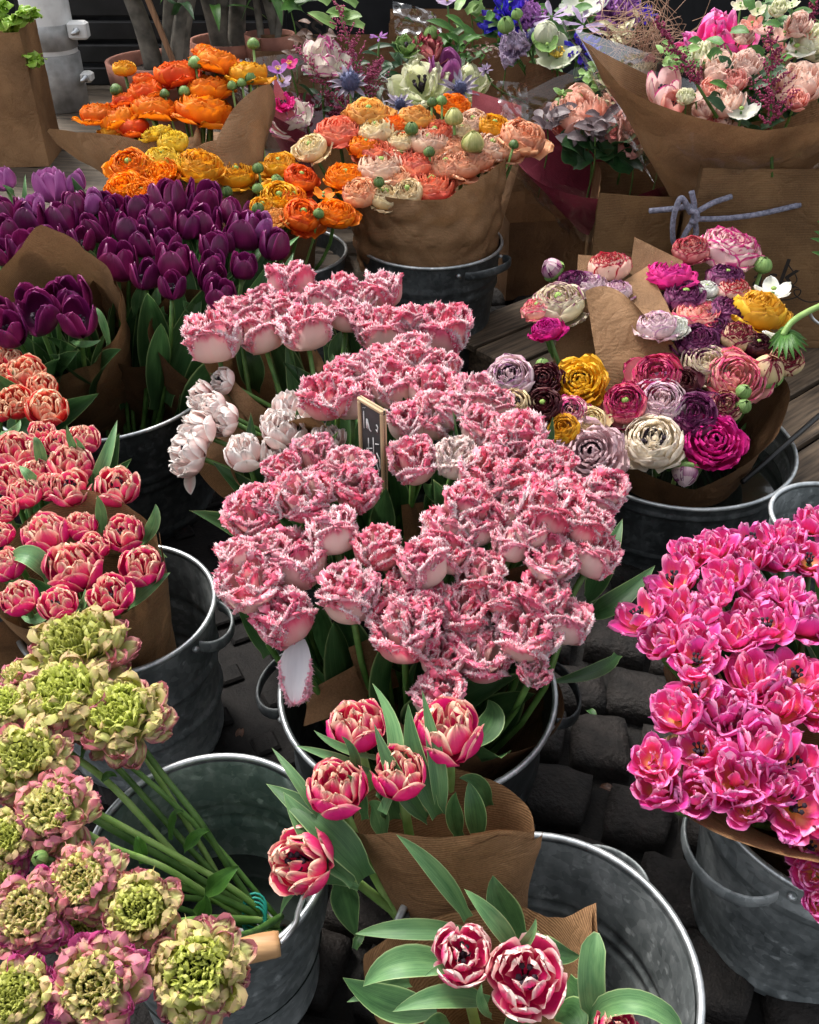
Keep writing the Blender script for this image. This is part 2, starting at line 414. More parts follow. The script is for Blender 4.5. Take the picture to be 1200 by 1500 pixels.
petal_mat('double_inner', [(0.0, (0.68, 0.02, 0.16)), (0.45, (0.76, 0.06, 0.19)), (0.72, (0.82, 0.26, 0.26)), (0.94, (0.87, 0.58, 0.42)), (1.3, (0.88, 0.72, 0.55))], streak=0.28, sx=12, sy=1.0)
petal_mat('double_red', [(0.0, (0.66, 0.012, 0.03)), (0.6, (0.74, 0.025, 0.04)), (0.82, (0.80, 0.16, 0.10)), (0.97, (0.86, 0.52, 0.34)), (1.3, (0.88, 0.7, 0.5))], streak=0.24, sx=12, sy=1.0)
petal_mat('double_red_inner', [(0.0, (0.72, 0.05, 0.05)), (0.5, (0.80, 0.18, 0.12)), (0.8, (0.86, 0.50, 0.32)), (1.3, (0.88, 0.74, 0.52))], streak=0.28, sx=12, sy=1.0)
petal_mat('double_coral', [(0.0, (0.68, 0.02, 0.14)), (0.55, (0.78, 0.05, 0.19)), (0.8, (0.83, 0.20, 0.25)), (0.97, (0.88, 0.52, 0.42)), (1.3, (0.88, 0.7, 0.55))], streak=0.24, sx=12, sy=1.0)
petal_mat('double_pale', [(0.0, (0.64, 0.012, 0.15)), (0.4, (0.74, 0.05, 0.2)), (0.68, (0.82, 0.28, 0.36)), (0.92, (0.88, 0.66, 0.6)), (1.3, (0.9, 0.78, 0.7))], streak=0.26, sx=12, sy=1.0)
petal_mat('white_double', [(0.0, (0.80, 0.52, 0.49)), (0.55, (0.82, 0.66, 0.62)), (1.0, (0.85, 0.80, 0.76)), (1.3, (0.86, 0.84, 0.8))], streak=0.3, sx=10, sy=1.0, trans=0.3)
petal_mat('hot', [(0.0, (0.78, 0.06, 0.22)), (0.35, (0.80, 0.045, 0.29)), (0.7, (0.81, 0.09, 0.40)), (0.97, (0.84, 0.24, 0.52)), (1.3, (0.88, 0.45, 0.65))], streak=0.34, sx=10, sy=1.0, base=(0.80, 0.30, 0.06), base_to=0.5, trans=0.3, jitter=0.3, hue=0.03)
petal_mat('hot_inner', [(0.0, (0.80, 0.12, 0.20)), (0.4, (0.80, 0.055, 0.28)), (0.8, (0.82, 0.14, 0.40)), (1.0, (0.85, 0.38, 0.55)), (1.3, (0.88, 0.5, 0.66))], streak=0.4, sx=10, sy=1.0, base=(0.75, 0.42, 0.07), base_to=0.4, trans=0.3, jitter=0.3, hue=0.03)
petal_mat('pon', [(0.0, (0.36, 0.43, 0.04)), (0.55, (0.50, 0.54, 0.10)), (0.9, (0.64, 0.60, 0.22)), (1.1, (0.66, 0.42, 0.26)), (1.3, (0.64, 0.2, 0.28))], streak=0.34, sx=7, sy=1.2, trans=0.40, jitter=0.35, hue=0.03)
petal_mat('pon_outer', [(0.0, (0.42, 0.46, 0.12)), (0.45, (0.56, 0.54, 0.22)), (0.75, (0.64, 0.46, 0.28)), (0.95, (0.64, 0.24, 0.26)), (1.3, (0.62, 0.11, 0.27))], streak=0.42, sx=7, sy=1.2, trans=0.40, jitter=0.35, hue=0.03)
petal_mat('pon_green', [(0.0, (0.27, 0.36, 0.02)), (0.6, (0.42, 0.48, 0.06)), (1.0, (0.58, 0.60, 0.15)), (1.3, (0.6, 0.6, 0.2))], streak=0.3, sx=7, sy=1.2, trans=0.40, jitter=0.4)
petal_mat('pon_pink', [(0.0, (0.5, 0.45, 0.2)), (0.4, (0.62, 0.34, 0.3)), (0.75, (0.66, 0.14, 0.33)), (1.3, (0.62, 0.06, 0.32))], streak=0.42, sx=7, sy=1.2, trans=0.40, jitter=0.3)


def ran_mat(name, c0, c1, edge=None, epos=0.9, streak=0.18, jitter=0.2):
    st = [(0.0, c0), (0.8, c1)]
    if edge:
        st += [(epos, c1), (min(1.12, epos + 0.1), edge), (1.3, edge)]
        st[1] = (min(0.8, epos - 0.08), c1)
    petal_mat(name, st, streak=streak, sx=11, sy=1.3, trans=0.42, jitter=jitter, hue=0.02, bump=0.1, rough=0.6)


ran_mat('r_orange', (0.82, 0.16, 0.004), (0.88, 0.25, 0.008))
ran_mat('r_redorange', (0.80, 0.075, 0.006), (0.86, 0.15, 0.015))
ran_mat('r_gold', (0.80, 0.28, 0.008), (0.84, 0.42, 0.02))
ran_mat('r_yellow', (0.68, 0.42, 0.015), (0.80, 0.55, 0.05))
ran_mat('r_coral', (0.80, 0.10, 0.06), (0.86, 0.25, 0.16))
ran_mat('r_peach', (0.82, 0.30, 0.14), (0.86, 0.45, 0.27))
ran_mat('r_pale', (0.84, 0.46, 0.30), (0.87, 0.62, 0.46))
ran_mat('r_cream', (0.80, 0.55, 0.26), (0.84, 0.68, 0.42))
ran_mat('r_amber', (0.70, 0.24, 0.03), (0.80, 0.40, 0.10))
ran_mat('r_creampurple', (0.74, 0.64, 0.40), (0.80, 0.72, 0.50), (0.30, 0.06, 0.20), 0.93)
ran_mat('r_pinkwhite', (0.82, 0.55, 0.52), (0.84, 0.62, 0.60), (0.55, 0.04, 0.22), 0.86)
ran_mat('r_redwhite', (0.78, 0.55, 0.42), (0.80, 0.50, 0.42), (0.42, 0.02, 0.06), 0.82, streak=0.3)
ran_mat('r_lilac', (0.82, 0.66, 0.62), (0.80, 0.62, 0.64), (0.42, 0.10, 0.36), 0.94, streak=0.25)
ran_mat('r_creamlilac', (0.84, 0.72, 0.54), (0.85, 0.75, 0.62), (0.56, 0.28, 0.46), 1.0)
ran_mat('r_purplewhite', (0.66, 0.46, 0.52), (0.34, 0.08, 0.22), (0.10, 0.008, 0.065), 0.74, streak=0.6)
ran_mat('r_darkmaroon', (0.09, 0.008, 0.02), (0.06, 0.006, 0.014), (0.30, 0.12, 0.10), 0.98, streak=0.3)
ran_mat('r_magenta', (0.50, 0.006, 0.15), (0.60, 0.015, 0.24))
ran_mat('r_hotpink', (0.70, 0.015, 0.22), (0.78, 0.04, 0.32))
ran_mat('r_pinkred', (0.74, 0.30, 0.30), (0.74, 0.18, 0.24), (0.50, 0.02, 0.12), 0.8, streak=0.35)
ran_mat('r_peachpink', (0.84, 0.50, 0.36), (0.84, 0.42, 0.36), (0.68, 0.07, 0.18), 0.86, streak=0.3)
ran_mat('r_white', (0.74, 0.76, 0.62), (0.82, 0.82, 0.76))
ran_mat('r_golddark', (0.76, 0.38, 0.015), (0.80, 0.45, 0.03), (0.38, 0.08, 0.012), 0.98)
ran_mat('r_mauve', (0.74, 0.52, 0.54), (0.76, 0.54, 0.56), (0.36, 0.12, 0.24), 0.98, streak=0.3)
ran_mat('r_budcream', (0.70, 0.62, 0.32), (0.72, 0.50, 0.32), (0.20, 0.012, 0.04), 0.75, streak=0.5)
ran_mat('r_dusky', (0.55, 0.14, 0.14), (0.62, 0.26, 0.24), (0.35, 0.02, 0.06), 0.85, streak=0.3)
ran_mat('r_rose', (0.80, 0.35, 0.28), (0.84, 0.52, 0.42))
ran_mat('r_paleroses', (0.82, 0.48, 0.42), (0.86, 0.66, 0.57))
ran_mat('r_creamgreen', (0.62, 0.66, 0.40), (0.80, 0.78, 0.60))
ran_mat('r_salmon', (0.80, 0.25, 0.22), (0.84, 0.46, 0.40))
ran_mat('r_violet', (0.34, 0.10, 0.42), (0.48, 0.2, 0.54))
ran_mat('r_palelilac', (0.42, 0.30, 0.50), (0.62, 0.5, 0.66))
ran_mat('r_cornblue', (0.03, 0.012, 0.36), (0.07, 0.03, 0.55))
ran_mat('r_greenwhite', (0.50, 0.56, 0.34), (0.72, 0.74, 0.58))
ran_mat('r_parrot', (0.80, 0.78, 0.66), (0.80, 0.70, 0.64), (0.55, 0.10, 0.30), 0.88, streak=0.5)
ran_mat('r_parrotgreen', (0.74, 0.78, 0.46), (0.80, 0.80, 0.58), (0.62, 0.66, 0.42), 0.95, streak=0.4)

# ------------------------------------------------------------------ mesh and object helpers
def mk_mesh(name, V, F, mat, uv=None, edge=None, smooth=True):
    me = bpy.data.meshes.new(name)
    me.from_pydata([tuple(v) for v in V], [], [tuple(int(i) for i in f) for f in F])
    if smooth:
        me.polygons.foreach_set('use_smooth', np.ones(len(me.polygons), dtype=bool))
    if uv is not None:
        lay = me.uv_layers.new(name='UVMap')
        li = np.empty(len(me.loops), dtype=np.int32)
        me.loops.foreach_get('vertex_index', li)
        lay.data.foreach_set('uv', np.asarray(uv, dtype=np.float32)[li].ravel())
    if edge is not None:
        a = me.attributes.new('edge', 'FLOAT', 'POINT')
        a.data.foreach_set('value', np.asarray(edge, dtype=np.float32))
    if mat:
        me.materials.append(MATS[mat])
    me.update()
    return me


def put(name, me, parent=None, M=None, mat=None):
    o = bpy.data.objects.new(name, me)
    COL.objects.link(o)
    if parent is not None:
        o.parent = parent
    if M is not None:
        o.matrix_basis = M
    if mat:
        s = o.material_slots[0]
        s.link = 'OBJECT'
        s.material = MATS[mat]
    return o


def thing(name, label, cat, loc=(0, 0, 0), group=None, M=None):
    o = bpy.data.objects.new(name, None)
    o.empty_display_size = 0.05
    COL.objects.link(o)
    if M is not None:
        o.matrix_basis = M
    else:
        o.location = loc
    o['label'] = label
    o['category'] = cat
    if group:
        o['group'] = group
    return o


def tag(o, label, cat, group=None):
    o['label'] = label
    o['category'] = cat
    if group:
        o['group'] = group
    return o


class MB:
    """Collects pieces into one mesh."""

    def __init__(self):
        self.V, self.F, self.U, self.E, self.n = [], [], [], [], 0

    def add(self, V, F, uv=None, edge=None, M=None):
        V = np.asarray(V, dtype=float)
        if M is not None:
            A = np.array(M)
            V = V @ A[:3, :3].T + A[:3, 3]
        self.V.append(V)
        self.F += [tuple(i + self.n for i in f) for f in F]
        k = len(V)
        self.U.append(np.zeros((k, 2)) if uv is None else np.asarray(uv))
        self.E.append(np.zeros(k) if edge is None else np.asarray(edge))
        self.n += k
        return self

    def mesh(self, name, mat, smooth=True):
        return mk_mesh(name, np.concatenate(self.V), self.F, mat, np.concatenate(self.U), np.concatenate(self.E), smooth)


def grid_faces(nu, nv):
    F = []
    for j in range(nv):
        for i in range(nu):
            a = j * (nu + 1) + i
            F.append((a, a + 1, a + nu + 2, a + nu + 1))
    return F


def bez(p, t):
    t = np.asarray(t)[..., None]
    p = np.asarray(p, dtype=float)
    return (1 - t) ** 3 * p[0] + 3 * (1 - t) ** 2 * t * p[1] + 3 * (1 - t) * t ** 2 * p[2] + t ** 3 * p[3]


def box_geo(sx, sy, sz, bev=0.0, taper=1.0, M=None):
    """Bevelled box (centre at origin)."""
    x, y, z = sx / 2, sy / 2, sz / 2
    b = min(bev, x * 0.9, y * 0.9, z * 0.9)
    if b <= 0:
        V = [(i * x, j * y, k * z) for k in (-1, 1) for j in (-1, 1) for i in (-1, 1)]
        F = [(0, 2, 3, 1), (4, 5, 7, 6), (0, 1, 5, 4), (2, 6, 7, 3), (0, 4, 6, 2), (1, 3, 7, 5)]
        return np.array(V), F
    V, F = [], []
    rings = [(-z, b), (-z + b, 0), (z - b, 0), (z, b)]
    for zz, ins in rings:
        xx, yy = x - ins, y - ins
        c = b * 0.6
        V += [(-xx + c, -yy, zz), (xx - c, -yy, zz), (xx, -yy + c, zz), (xx, yy - c, zz), (xx - c, yy, zz), (-xx + c, yy, zz), (-xx, yy - c, zz), (-xx, -yy + c, zz)]
    for r in range(3):
        for i in range(8):
            a, bb = r * 8 + i, r * 8 + (i + 1) % 8
            F.append((a, bb, bb + 8, a + 8))
    F.append(tuple(range(7, -1, -1)))
    F.append(tuple(range(24, 32)))
    return np.array(V), F


def tube_geo(pts, rad, n=7, closed=False, caps=True):
    """Tube along a list of points; rad a number or list."""
    pts = [Vector(p) for p in pts]
    k = len(pts)
    rr = [rad] * k if isinstance(rad, (int, float)) else rad
    V, F, U = [], [], []
    t0 = (pts[1] - pts[0]).normalized()
    ref = t0.orthogonal().normalized()
    for i, p in enumerate(pts):
        a = pts[(i - 1) % k] if (closed or i > 0) else p
        b = pts[(i + 1) % k] if (closed or i < k - 1) else p
        t = (b - a).normalized()
        ref = (ref - t * ref.dot(t)).normalized()
        bi = t.cross(ref)
        for j in range(n):
            an = 2 * math.pi * j / n
            V.append(p + ref * (math.cos(an) * rr[i]) + bi * (math.sin(an) * rr[i]))
            U.append((j / n, i / k))
    m = k if closed else k - 1
    for i in range(m):
        for j in range(n):
            a, b = i * n + j, i * n + (j + 1) % n
            c, d = ((i + 1) % k) * n + (j + 1) % n, ((i + 1) % k) * n + j
            F.append((a, b, c, d))
    if not closed and caps:
        F.append(tuple(range(n - 1, -1, -1)))
        F.append(tuple((k - 1) * n + j for j in range(n)))
    return np.array([tuple(v) for v in V]), F, U


def curve_pts(ctrl, n=10):
    """Catmull-Rom through control points."""
    c = [Vector(p) for p in ctrl]
    c = [c[0] * 2 - c[1]] + c + [c[-1] * 2 - c[-2]]
    out = []
    for i in range(1, len(c) - 2):
        for s in range(n):
            t = s / n
            p0, p1, p2, p3 = c[i - 1], c[i], c[i + 1], c[i + 2]
            out.append(0.5 * ((2 * p1) + (p2 - p0) * t + (2 * p0 - 5 * p1 + 4 * p2 - p3) * t * t + (3 * p1 - p0 - 3 * p2 + p3) * t ** 3))
    out.append(c[-2])
    return out


def lathe_geo(prof, n=56, oval=1.0, wob=0.0, seed=0):
    V, F, U = [], [], []
    k = len(prof)
    for i, (r, z) in enumerate(prof):
        for j in range(n):
            a = 2 * math.pi * j / n
            w = 1 + wob * noise.noise(Vector((math.cos(a) * 1.5 + seed, math.sin(a) * 1.5, z * 4)))
            V.append((r * math.cos(a) * w, r * math.sin(a) * oval * w, z))
            U.append((j / n, i / k))
    for i in range(k - 1):
        for j in range(n):
            a, b = i * n + j, i * n + (j + 1) % n
            F.append((a, b, b + n, a + n))
    return np.array(V), F, U


def axis_matrix(loc, axis, spin=0.0, s=1.0):
    q = Vector(axis).normalized().to_track_quat('Z', 'Y')
    return Matrix.Translation(loc) @ q.to_matrix().to_4x4() @ Matrix.Rotation(spin, 4, 'Z') @ Matrix.Scale(s, 4)


# ------------------------------------------------------------------ petals
def shell_geo(prof, W, p=3.0, bw=0.3, rc=1.0, ruf=0.0, rn=3.0, seed=0, nu=8, nv=9, lip=0.0, tipj=0.0, jag=0.0,
              fringe=0, flen=0.17, point=0.0, crease=0.0):
    rs = np.random.RandomState(seed + 11)
    t = np.linspace(0, 1, nv + 1)
    vv = 1 - (1 - t) ** 1.45
    uu = np.linspace(-1, 1, nu + 1)
    U, Vp = np.meshgrid(uu, vv)
    B = bez([(a[0], a[1]) for a in prof], vv)
    T = np.gradient(B, axis=0)
    T /= np.linalg.norm(T, axis=1)[:, None] + 1e-9
    wv = W * (bw + (1 - bw) * np.sin(np.pi / 2 * np.clip(vv / 0.55, 0, 1))) * np.clip(1 - vv ** p, 0, 1) ** 0.5
    ph = rs.rand(8) * 6.28
    wid = wv[:, None] * (1 + jag * np.sin(9 * Vp * 2 + ph[0] + 2 * np.sign(U)) * np.abs(U))
    a = U * wid / rc
    r, z = B[:, 0][:, None], B[:, 1][:, None]
    X = (r - rc) + rc * np.cos(a)
    Y = rc * np.sin(a)
    Z = z + 0 * X
    e = 1 - (1 - np.abs(U) ** 2.2) * (1 - np.clip(Vp, 0, 1) ** 4)
    sm = np.clip(Vp / 0.45, 0, 1)
    e = e * sm * sm * (3 - 2 * sm) * np.clip(0.35 + Vp, 0, 1)
    disp = ruf * e ** 2 * (np.sin(rn * np.pi * U * (0.4 + Vp) + ph[1]) + 0.6 * np.sin(rn * 1.9 * np.pi * Vp * np.sign(U) + ph[2] + 2 * U))
    disp += lip * e ** 3
    disp += crease * np.exp(-(U / 0.16) ** 2) * Vp * -1
    disp += 0.05 * ruf * np.sin(7 * U + 5 * Vp + ph[3])
    nr, nz = T[:, 1][:, None], -T[:, 0][:, None]
    X = X + disp * nr * np.cos(a)
    Y = Y + disp * nr * np.sin(a)
    Z = Z + disp * nz
    if tipj:
        Z = Z + tipj * (Vp ** 3) * (np.sin(2.3 * np.pi * U + ph[4]) + 0.6 * np.sin(5.1 * np.pi * U + ph[5]))
    if point:
        Z = Z + point * (Vp ** 5) * np.exp(-(U / 0.3) ** 2)
    V = np.stack([X.ravel(), Y.ravel(), Z.ravel()], 1)
    F = grid_faces(nu, nv)
    uv = np.stack([U.ravel() * 0.5 + 0.5, Vp.ravel()], 1)
    E = e.ravel()
    if fringe:
        G = V.reshape(nv + 1, nu + 1, 3)
        V, uv, E = list(V), list(uv), list(E)

        def sample(u, v):
            tt = (1 - (1 - v) ** (1 / 1.45)) * nv
            j = min(int(tt), nv - 1); fj = tt - j
            ii = (u + 1) / 2 * nu
            i = min(int(ii), nu - 1); fi = ii - i
            return (G[j, i] * (1 - fi) + G[j, i + 1] * fi) * (1 - fj) + (G[j + 1, i] * (1 - fi) + G[j + 1, i + 1] * fi) * fj
        for k in range(fringe):
            sgn = rs.choice([-1, 1])
            if rs.rand() < 0.72:
                v = 0.34 + 0.66 * rs.rand() ** 0.62
                u = sgn * (1 - 0.06 * rs.rand())
            else:
                v = 0.5 + 0.48 * rs.rand() ** 0.8
                u = sgn * (0.62 + 0.36 * rs.rand() ** 0.6)
            pt = sample(u, v)
            inn = sample(u * 0.7, max(0, v - 0.16))
            o = pt - inn
            o /= np.linalg.norm(o) + 1e-9
            rad = np.array([pt[0], pt[1], 0.0]); rad /= np.linalg.norm(rad) + 1e-9
            d = o * 0.8 + rs.randn(3) * 0.55 + rad * rs.uniform(-0.3, 0.7) + np.array([0, 0, 0.15])
            d /= np.linalg.norm(d) + 1e-9
            s1 = np.cross(d, rs.randn(3)); s1 /= np.linalg.norm(s1) + 1e-9
            s2 = np.cross(d, s1)
            ln = flen * rs.uniform(0.45, 1.05)
            w = flen * rs.uniform(0.22, 0.36)
            b = len(V)
            for c in range(3):
                an = c * 2.094
                V.append(pt + (s1 * math.cos(an) + s2 * math.sin(an)) * w - d * w)
                uv.append((0.5 + u / 2, v)); E.append(1.0)
            V.append(pt + d * ln + s1 * ln * rs.uniform(-.25, .25)); uv.append((0.5 + u / 2, v)); E.append(1.3)
            F += [(b, b + 1, b + 3), (b + 1, b + 2, b + 3), (b + 2, b, b + 3)]
        V, uv, E = np.array(V), np.array(uv), np.array(E)
    return V, F, uv, E


PETALS = {}


def petals(key, n, mat, **kw):
    PETALS[key] = [mk_mesh(key, *shell_geo(seed=i * 17 + len(key), **kw)[:2], mat) if False else
                   (lambda g: mk_mesh(key, g[0], g[1], mat, g[2], g[3]))(shell_geo(seed=i * 17 + len(key), **kw)) for i in range(n)]
    PETALS[key + '#geo'] = [shell_geo(seed=i * 17 + len(key), **kw) for i in range(n)]


petals('fringe_out', 6, 'fringed', prof=[(.08, 0), (1.25, .0), (1.08, 1.05), (.92, 1.62)], W=1.05, p=5, bw=.35, rc=.95, ruf=.17, rn=4.5, tipj=.08, fringe=300, flen=.185, lip=.05, nu=12, nv=11)
petals('fringe_in', 5, 'fringed_deep', prof=[(.05, .1), (.85, .2), (.72, 1.1), (.66, 1.62)], W=.82, p=5, bw=.3, rc=.7, ruf=.22, rn=5, tipj=.1, fringe=320, flen=.185, nu=12, nv=11)
petals('tulip_out', 4, 'purple', prof=[(.08, 0), (1.22, .0), (1.12, 1.15), (.70, 1.9)], W=1.0, p=2.6, bw=.4, rc=.98, ruf=.05, rn=2, tipj=.03, crease=.03, lip=.03)
petals('tulip_in', 3, 'purple', prof=[(.08, .05), (1.1, .1), (1.0, 1.15), (.55, 1.88)], W=.9, p=2.6, bw=.4, rc=.88, ruf=.05, rn=2, tipj=.03)
petals('dbl_out', 5, 'double', prof=[(.08, 0), (1.25, -.05), (1.22, .75), (.9, 1.22)], W=.82, p=3.4, bw=.4, rc=.85, ruf=.06, rn=2.5, tipj=.04, lip=.05, crease=.02)
petals('dbl_mid', 5, 'double_inner', prof=[(.08, 0), (1.05, .1), (1.0, .95), (.56, 1.42)], W=.58, p=3.2, bw=.45, rc=.6, ruf=.08, rn=2.5, tipj=.05, lip=.06, crease=.03)
petals('dbl_in', 5, 'double_inner', prof=[(.05, .1), (.62, .3), (.66, 1.1), (.3, 1.45)], W=.42, p=3.2, bw=.5, rc=.4, ruf=.12, rn=2.5, tipj=.06, lip=.08)
petals('hot_out', 6, 'hot', prof=[(.08, 0), (.75, .02), (1.08, .55), (1.42, 1.02)], W=.80, p=2.8, bw=.3, rc=.85, ruf=.09, rn=2.4, tipj=.07, jag=.03, lip=.05, point=.1, crease=.04)
petals('hot_mid', 6, 'hot', prof=[(.08, 0), (.98, .05), (1.08, .85), (.86, 1.4)], W=.82, p=3, bw=.35, rc=.75, ruf=.10, rn=2.4, tipj=.07, jag=.03, lip=.07, point=.08, crease=.04)
petals('hot_in', 6, 'hot_inner', prof=[(.05, .1), (.72, .25), (.72, 1.05), (.40, 1.5)], W=.56, p=3, bw=.4, rc=.5, ruf=.14, rn=2.8, tipj=.1, jag=.04, lip=.08)
petals('ran', 6, 'r_orange', prof=[(.15, 0), (1.08, -.04), (1.16, .55), (.84, .92)], W=.78, p=9, bw=.5, rc=.92, ruf=.05, rn=3, tipj=.05, lip=.03, nu=7, nv=6)
petals('ran_open', 5, 'r_orange', prof=[(.15, 0), (.9, -.1), (1.22, .25), (1.32, .55)], W=.74, p=7, bw=.5, rc=1.1, ruf=.09, rn=3, tipj=.06, lip=.02, nu=8, nv=7)
petals('pon_out', 7, 'pon_outer', prof=[(.2, 0), (.7, .05), (1.05, .22), (1.22, .1)], W=.36, p=6, bw=.35, rc=.55, ruf=.12, rn=2.4, tipj=.07, jag=.05, lip=.04, nu=14, nv=11)
petals('pon_mid', 7, 'pon', prof=[(.15, 0), (.6, .02), (.98, .40), (1.0, .72)], W=.36, p=6, bw=.35, rc=.5, ruf=.13, rn=2.4, tipj=.07, jag=.05, lip=.04, nu=14, nv=11)
petals('pon_in', 6, 'pon_green', prof=[(.1, .1), (.6, .15), (.72, .65), (.50, .88)], W=.26, p=6, bw=.4, rc=.4, ruf=.11, rn=2.4, tipj=.06, jag=.04, lip=.03, nu=9, nv=8)
petals('flat', 5, 'r_greenwhite', prof=[(.06, 0), (.5, -.05), (.9, .2), (1.08, .42)], W=.5, p=3.5, bw=.3, rc=.8, ruf=.05, rn=2, tipj=.04, nu=6, nv=6)
petals('ray', 3, 'r_cornblue', prof=[(.1, .1), (.5, .25), (.85, .3), (1.05, .42)], W=.15, p=6, bw=.15, rc=.25, ruf=.06, rn=2, tipj=.06, nu=4, nv=5)
petals('bud', 3, 'bud_green', prof=[(.1, 0), (1.2, .0), (1.15, 1.0), (.18, 1.5)], W=.75, p=3, bw=.5, rc=.98, ruf=.02, rn=2, nu=6, nv=7)
petals('carn', 6, 'r_salmon', prof=[(.1, 0), (.5, .1), (.9, .4), (1.05, .55)], W=.5, p=6, bw=.15, rc=.7, ruf=.16, rn=5, tipj=.12, jag=.12, nu=9, nv=6)


def petM(phi, tilt=0.0, sx=1.0, sz=1.0, dz=0.0):
    """Turn a petal about the axis, lean it outwards by tilt about its base, scale it."""
    return Matrix.Rotation(phi, 4, 'Z') @ Matrix.Translation((0, 0, dz)) @ Matrix.Rotation(tilt, 4, 'Y') @ Matrix.Diagonal((sx, sx, sz, 1))


class Tmpl:
    def __init__(self, hw, hc):
        self.parts, self.hw, self.hc = [], hw, hc

    def p(self, name, mesh, M, slot=None):
        self.parts.append((name, mesh, M, slot))


def whorl(t, key, n, slot, phi0, sx, sz, tilt=0.0, dz=0.0, jit=0.1, rr=None, name='petal'):
    rr = rr or rnd
    L = PETALS[key]
    for k in range(n):
        t.p(name, L[rr.randrange(len(L))],
            petM(phi0 + 2 * math.pi * k / n + rr.uniform(-jit, jit) * 2, tilt + rr.uniform(-jit, jit), sx * rr.uniform(1 - jit * .6, 1 + jit * .6), sz * rr.uniform(1 - jit * .6, 1 + jit * .6), dz), slot)


def joined(rows, name, mat, rr):
    """Small crowded inner petals as one mesh; rows of (key, n, phi0, sx, sz, tilt, dz)."""
    mb = MB()
    for key, n, phi0, sx, sz, tilt, dz in rows:
        L = PETALS[key + '#geo']
        for k in range(n):
            V, F, uv, E = L[rr.randrange(len(L))]
            mb.add(V, F, uv, E, petM(phi0 + 2 * math.pi * k / n + rr.uniform(-.15, .15), tilt + rr.uniform(-.08, .08), sx * rr.uniform(.93, 1.07), sz * rr.uniform(.93, 1.07), dz))
    return mb.mesh(name, mat)


def ball_geo(r, rz, z, n=8, m=5, bumps=0.0):
    V, F = [], []
    for i in range(m + 1):
        th = math.pi * i / m
        for j in range(n):
            a = 2 * math.pi * j / n
            k = 1 + bumps * math.sin(5 * a + 3 * i)
            V.append((r * math.sin(th) * math.cos(a) * k, r * math.sin(th) * math.sin(a) * k, z - rz * math.cos(th)))
    for i in range(m):
        for j in range(n):
            a, b = i * n + j, i * n + (j + 1) % n
            F.append((a, b, b + n, a + n))
    return np.array(V), F


def stamens(mat, n=16, r=.28, h=.5, thick=.035, z0=.2, seed=1):
    rs = random.Random(seed)
    mb = MB()
    V, F = ball_geo(r * .55, h * .5, z0 + h * .4)
    mb.add(V, F)
    for k in range(n):
        a = 2 * math.pi * k / n + rs.uniform(-.2, .2)
        q = rs.uniform(.8, 1.2)
        pts = [(math.cos(a) * r * .4, math.sin(a) * r * .4, z0), (math.cos(a) * r * q, math.sin(a) * r * q, z0 + h * .7), (math.cos(a) * r * q * 1.1, math.sin(a) * r * q * 1.1, z0 + h * rs.uniform(.9, 1.15))]
        V, F, _ = tube_geo(pts, [thick * .5, thick * .5, thick * 1.6], 5)
        mb.add(V, F)
    return mb.mesh('stamens', mat)


EYE = {'green': mk_mesh('eye', *ball_geo(.2, .16, .62, bumps=.12), 'green_eye'),
       'darkgreen': mk_mesh('eye', *ball_geo(.24, .18, .55, bumps=.2), 'dark_green_eye'),
       'dark': stamens('stamen_dark', 22, .34, .5, .05, .1),
       'yellow': stamens('stamen_yellow', 18, .3, .45, .04, .15),
       'tulip_dark': stamens('stamen_dark', 6, .25, .7, .07, .2)}

T = {}


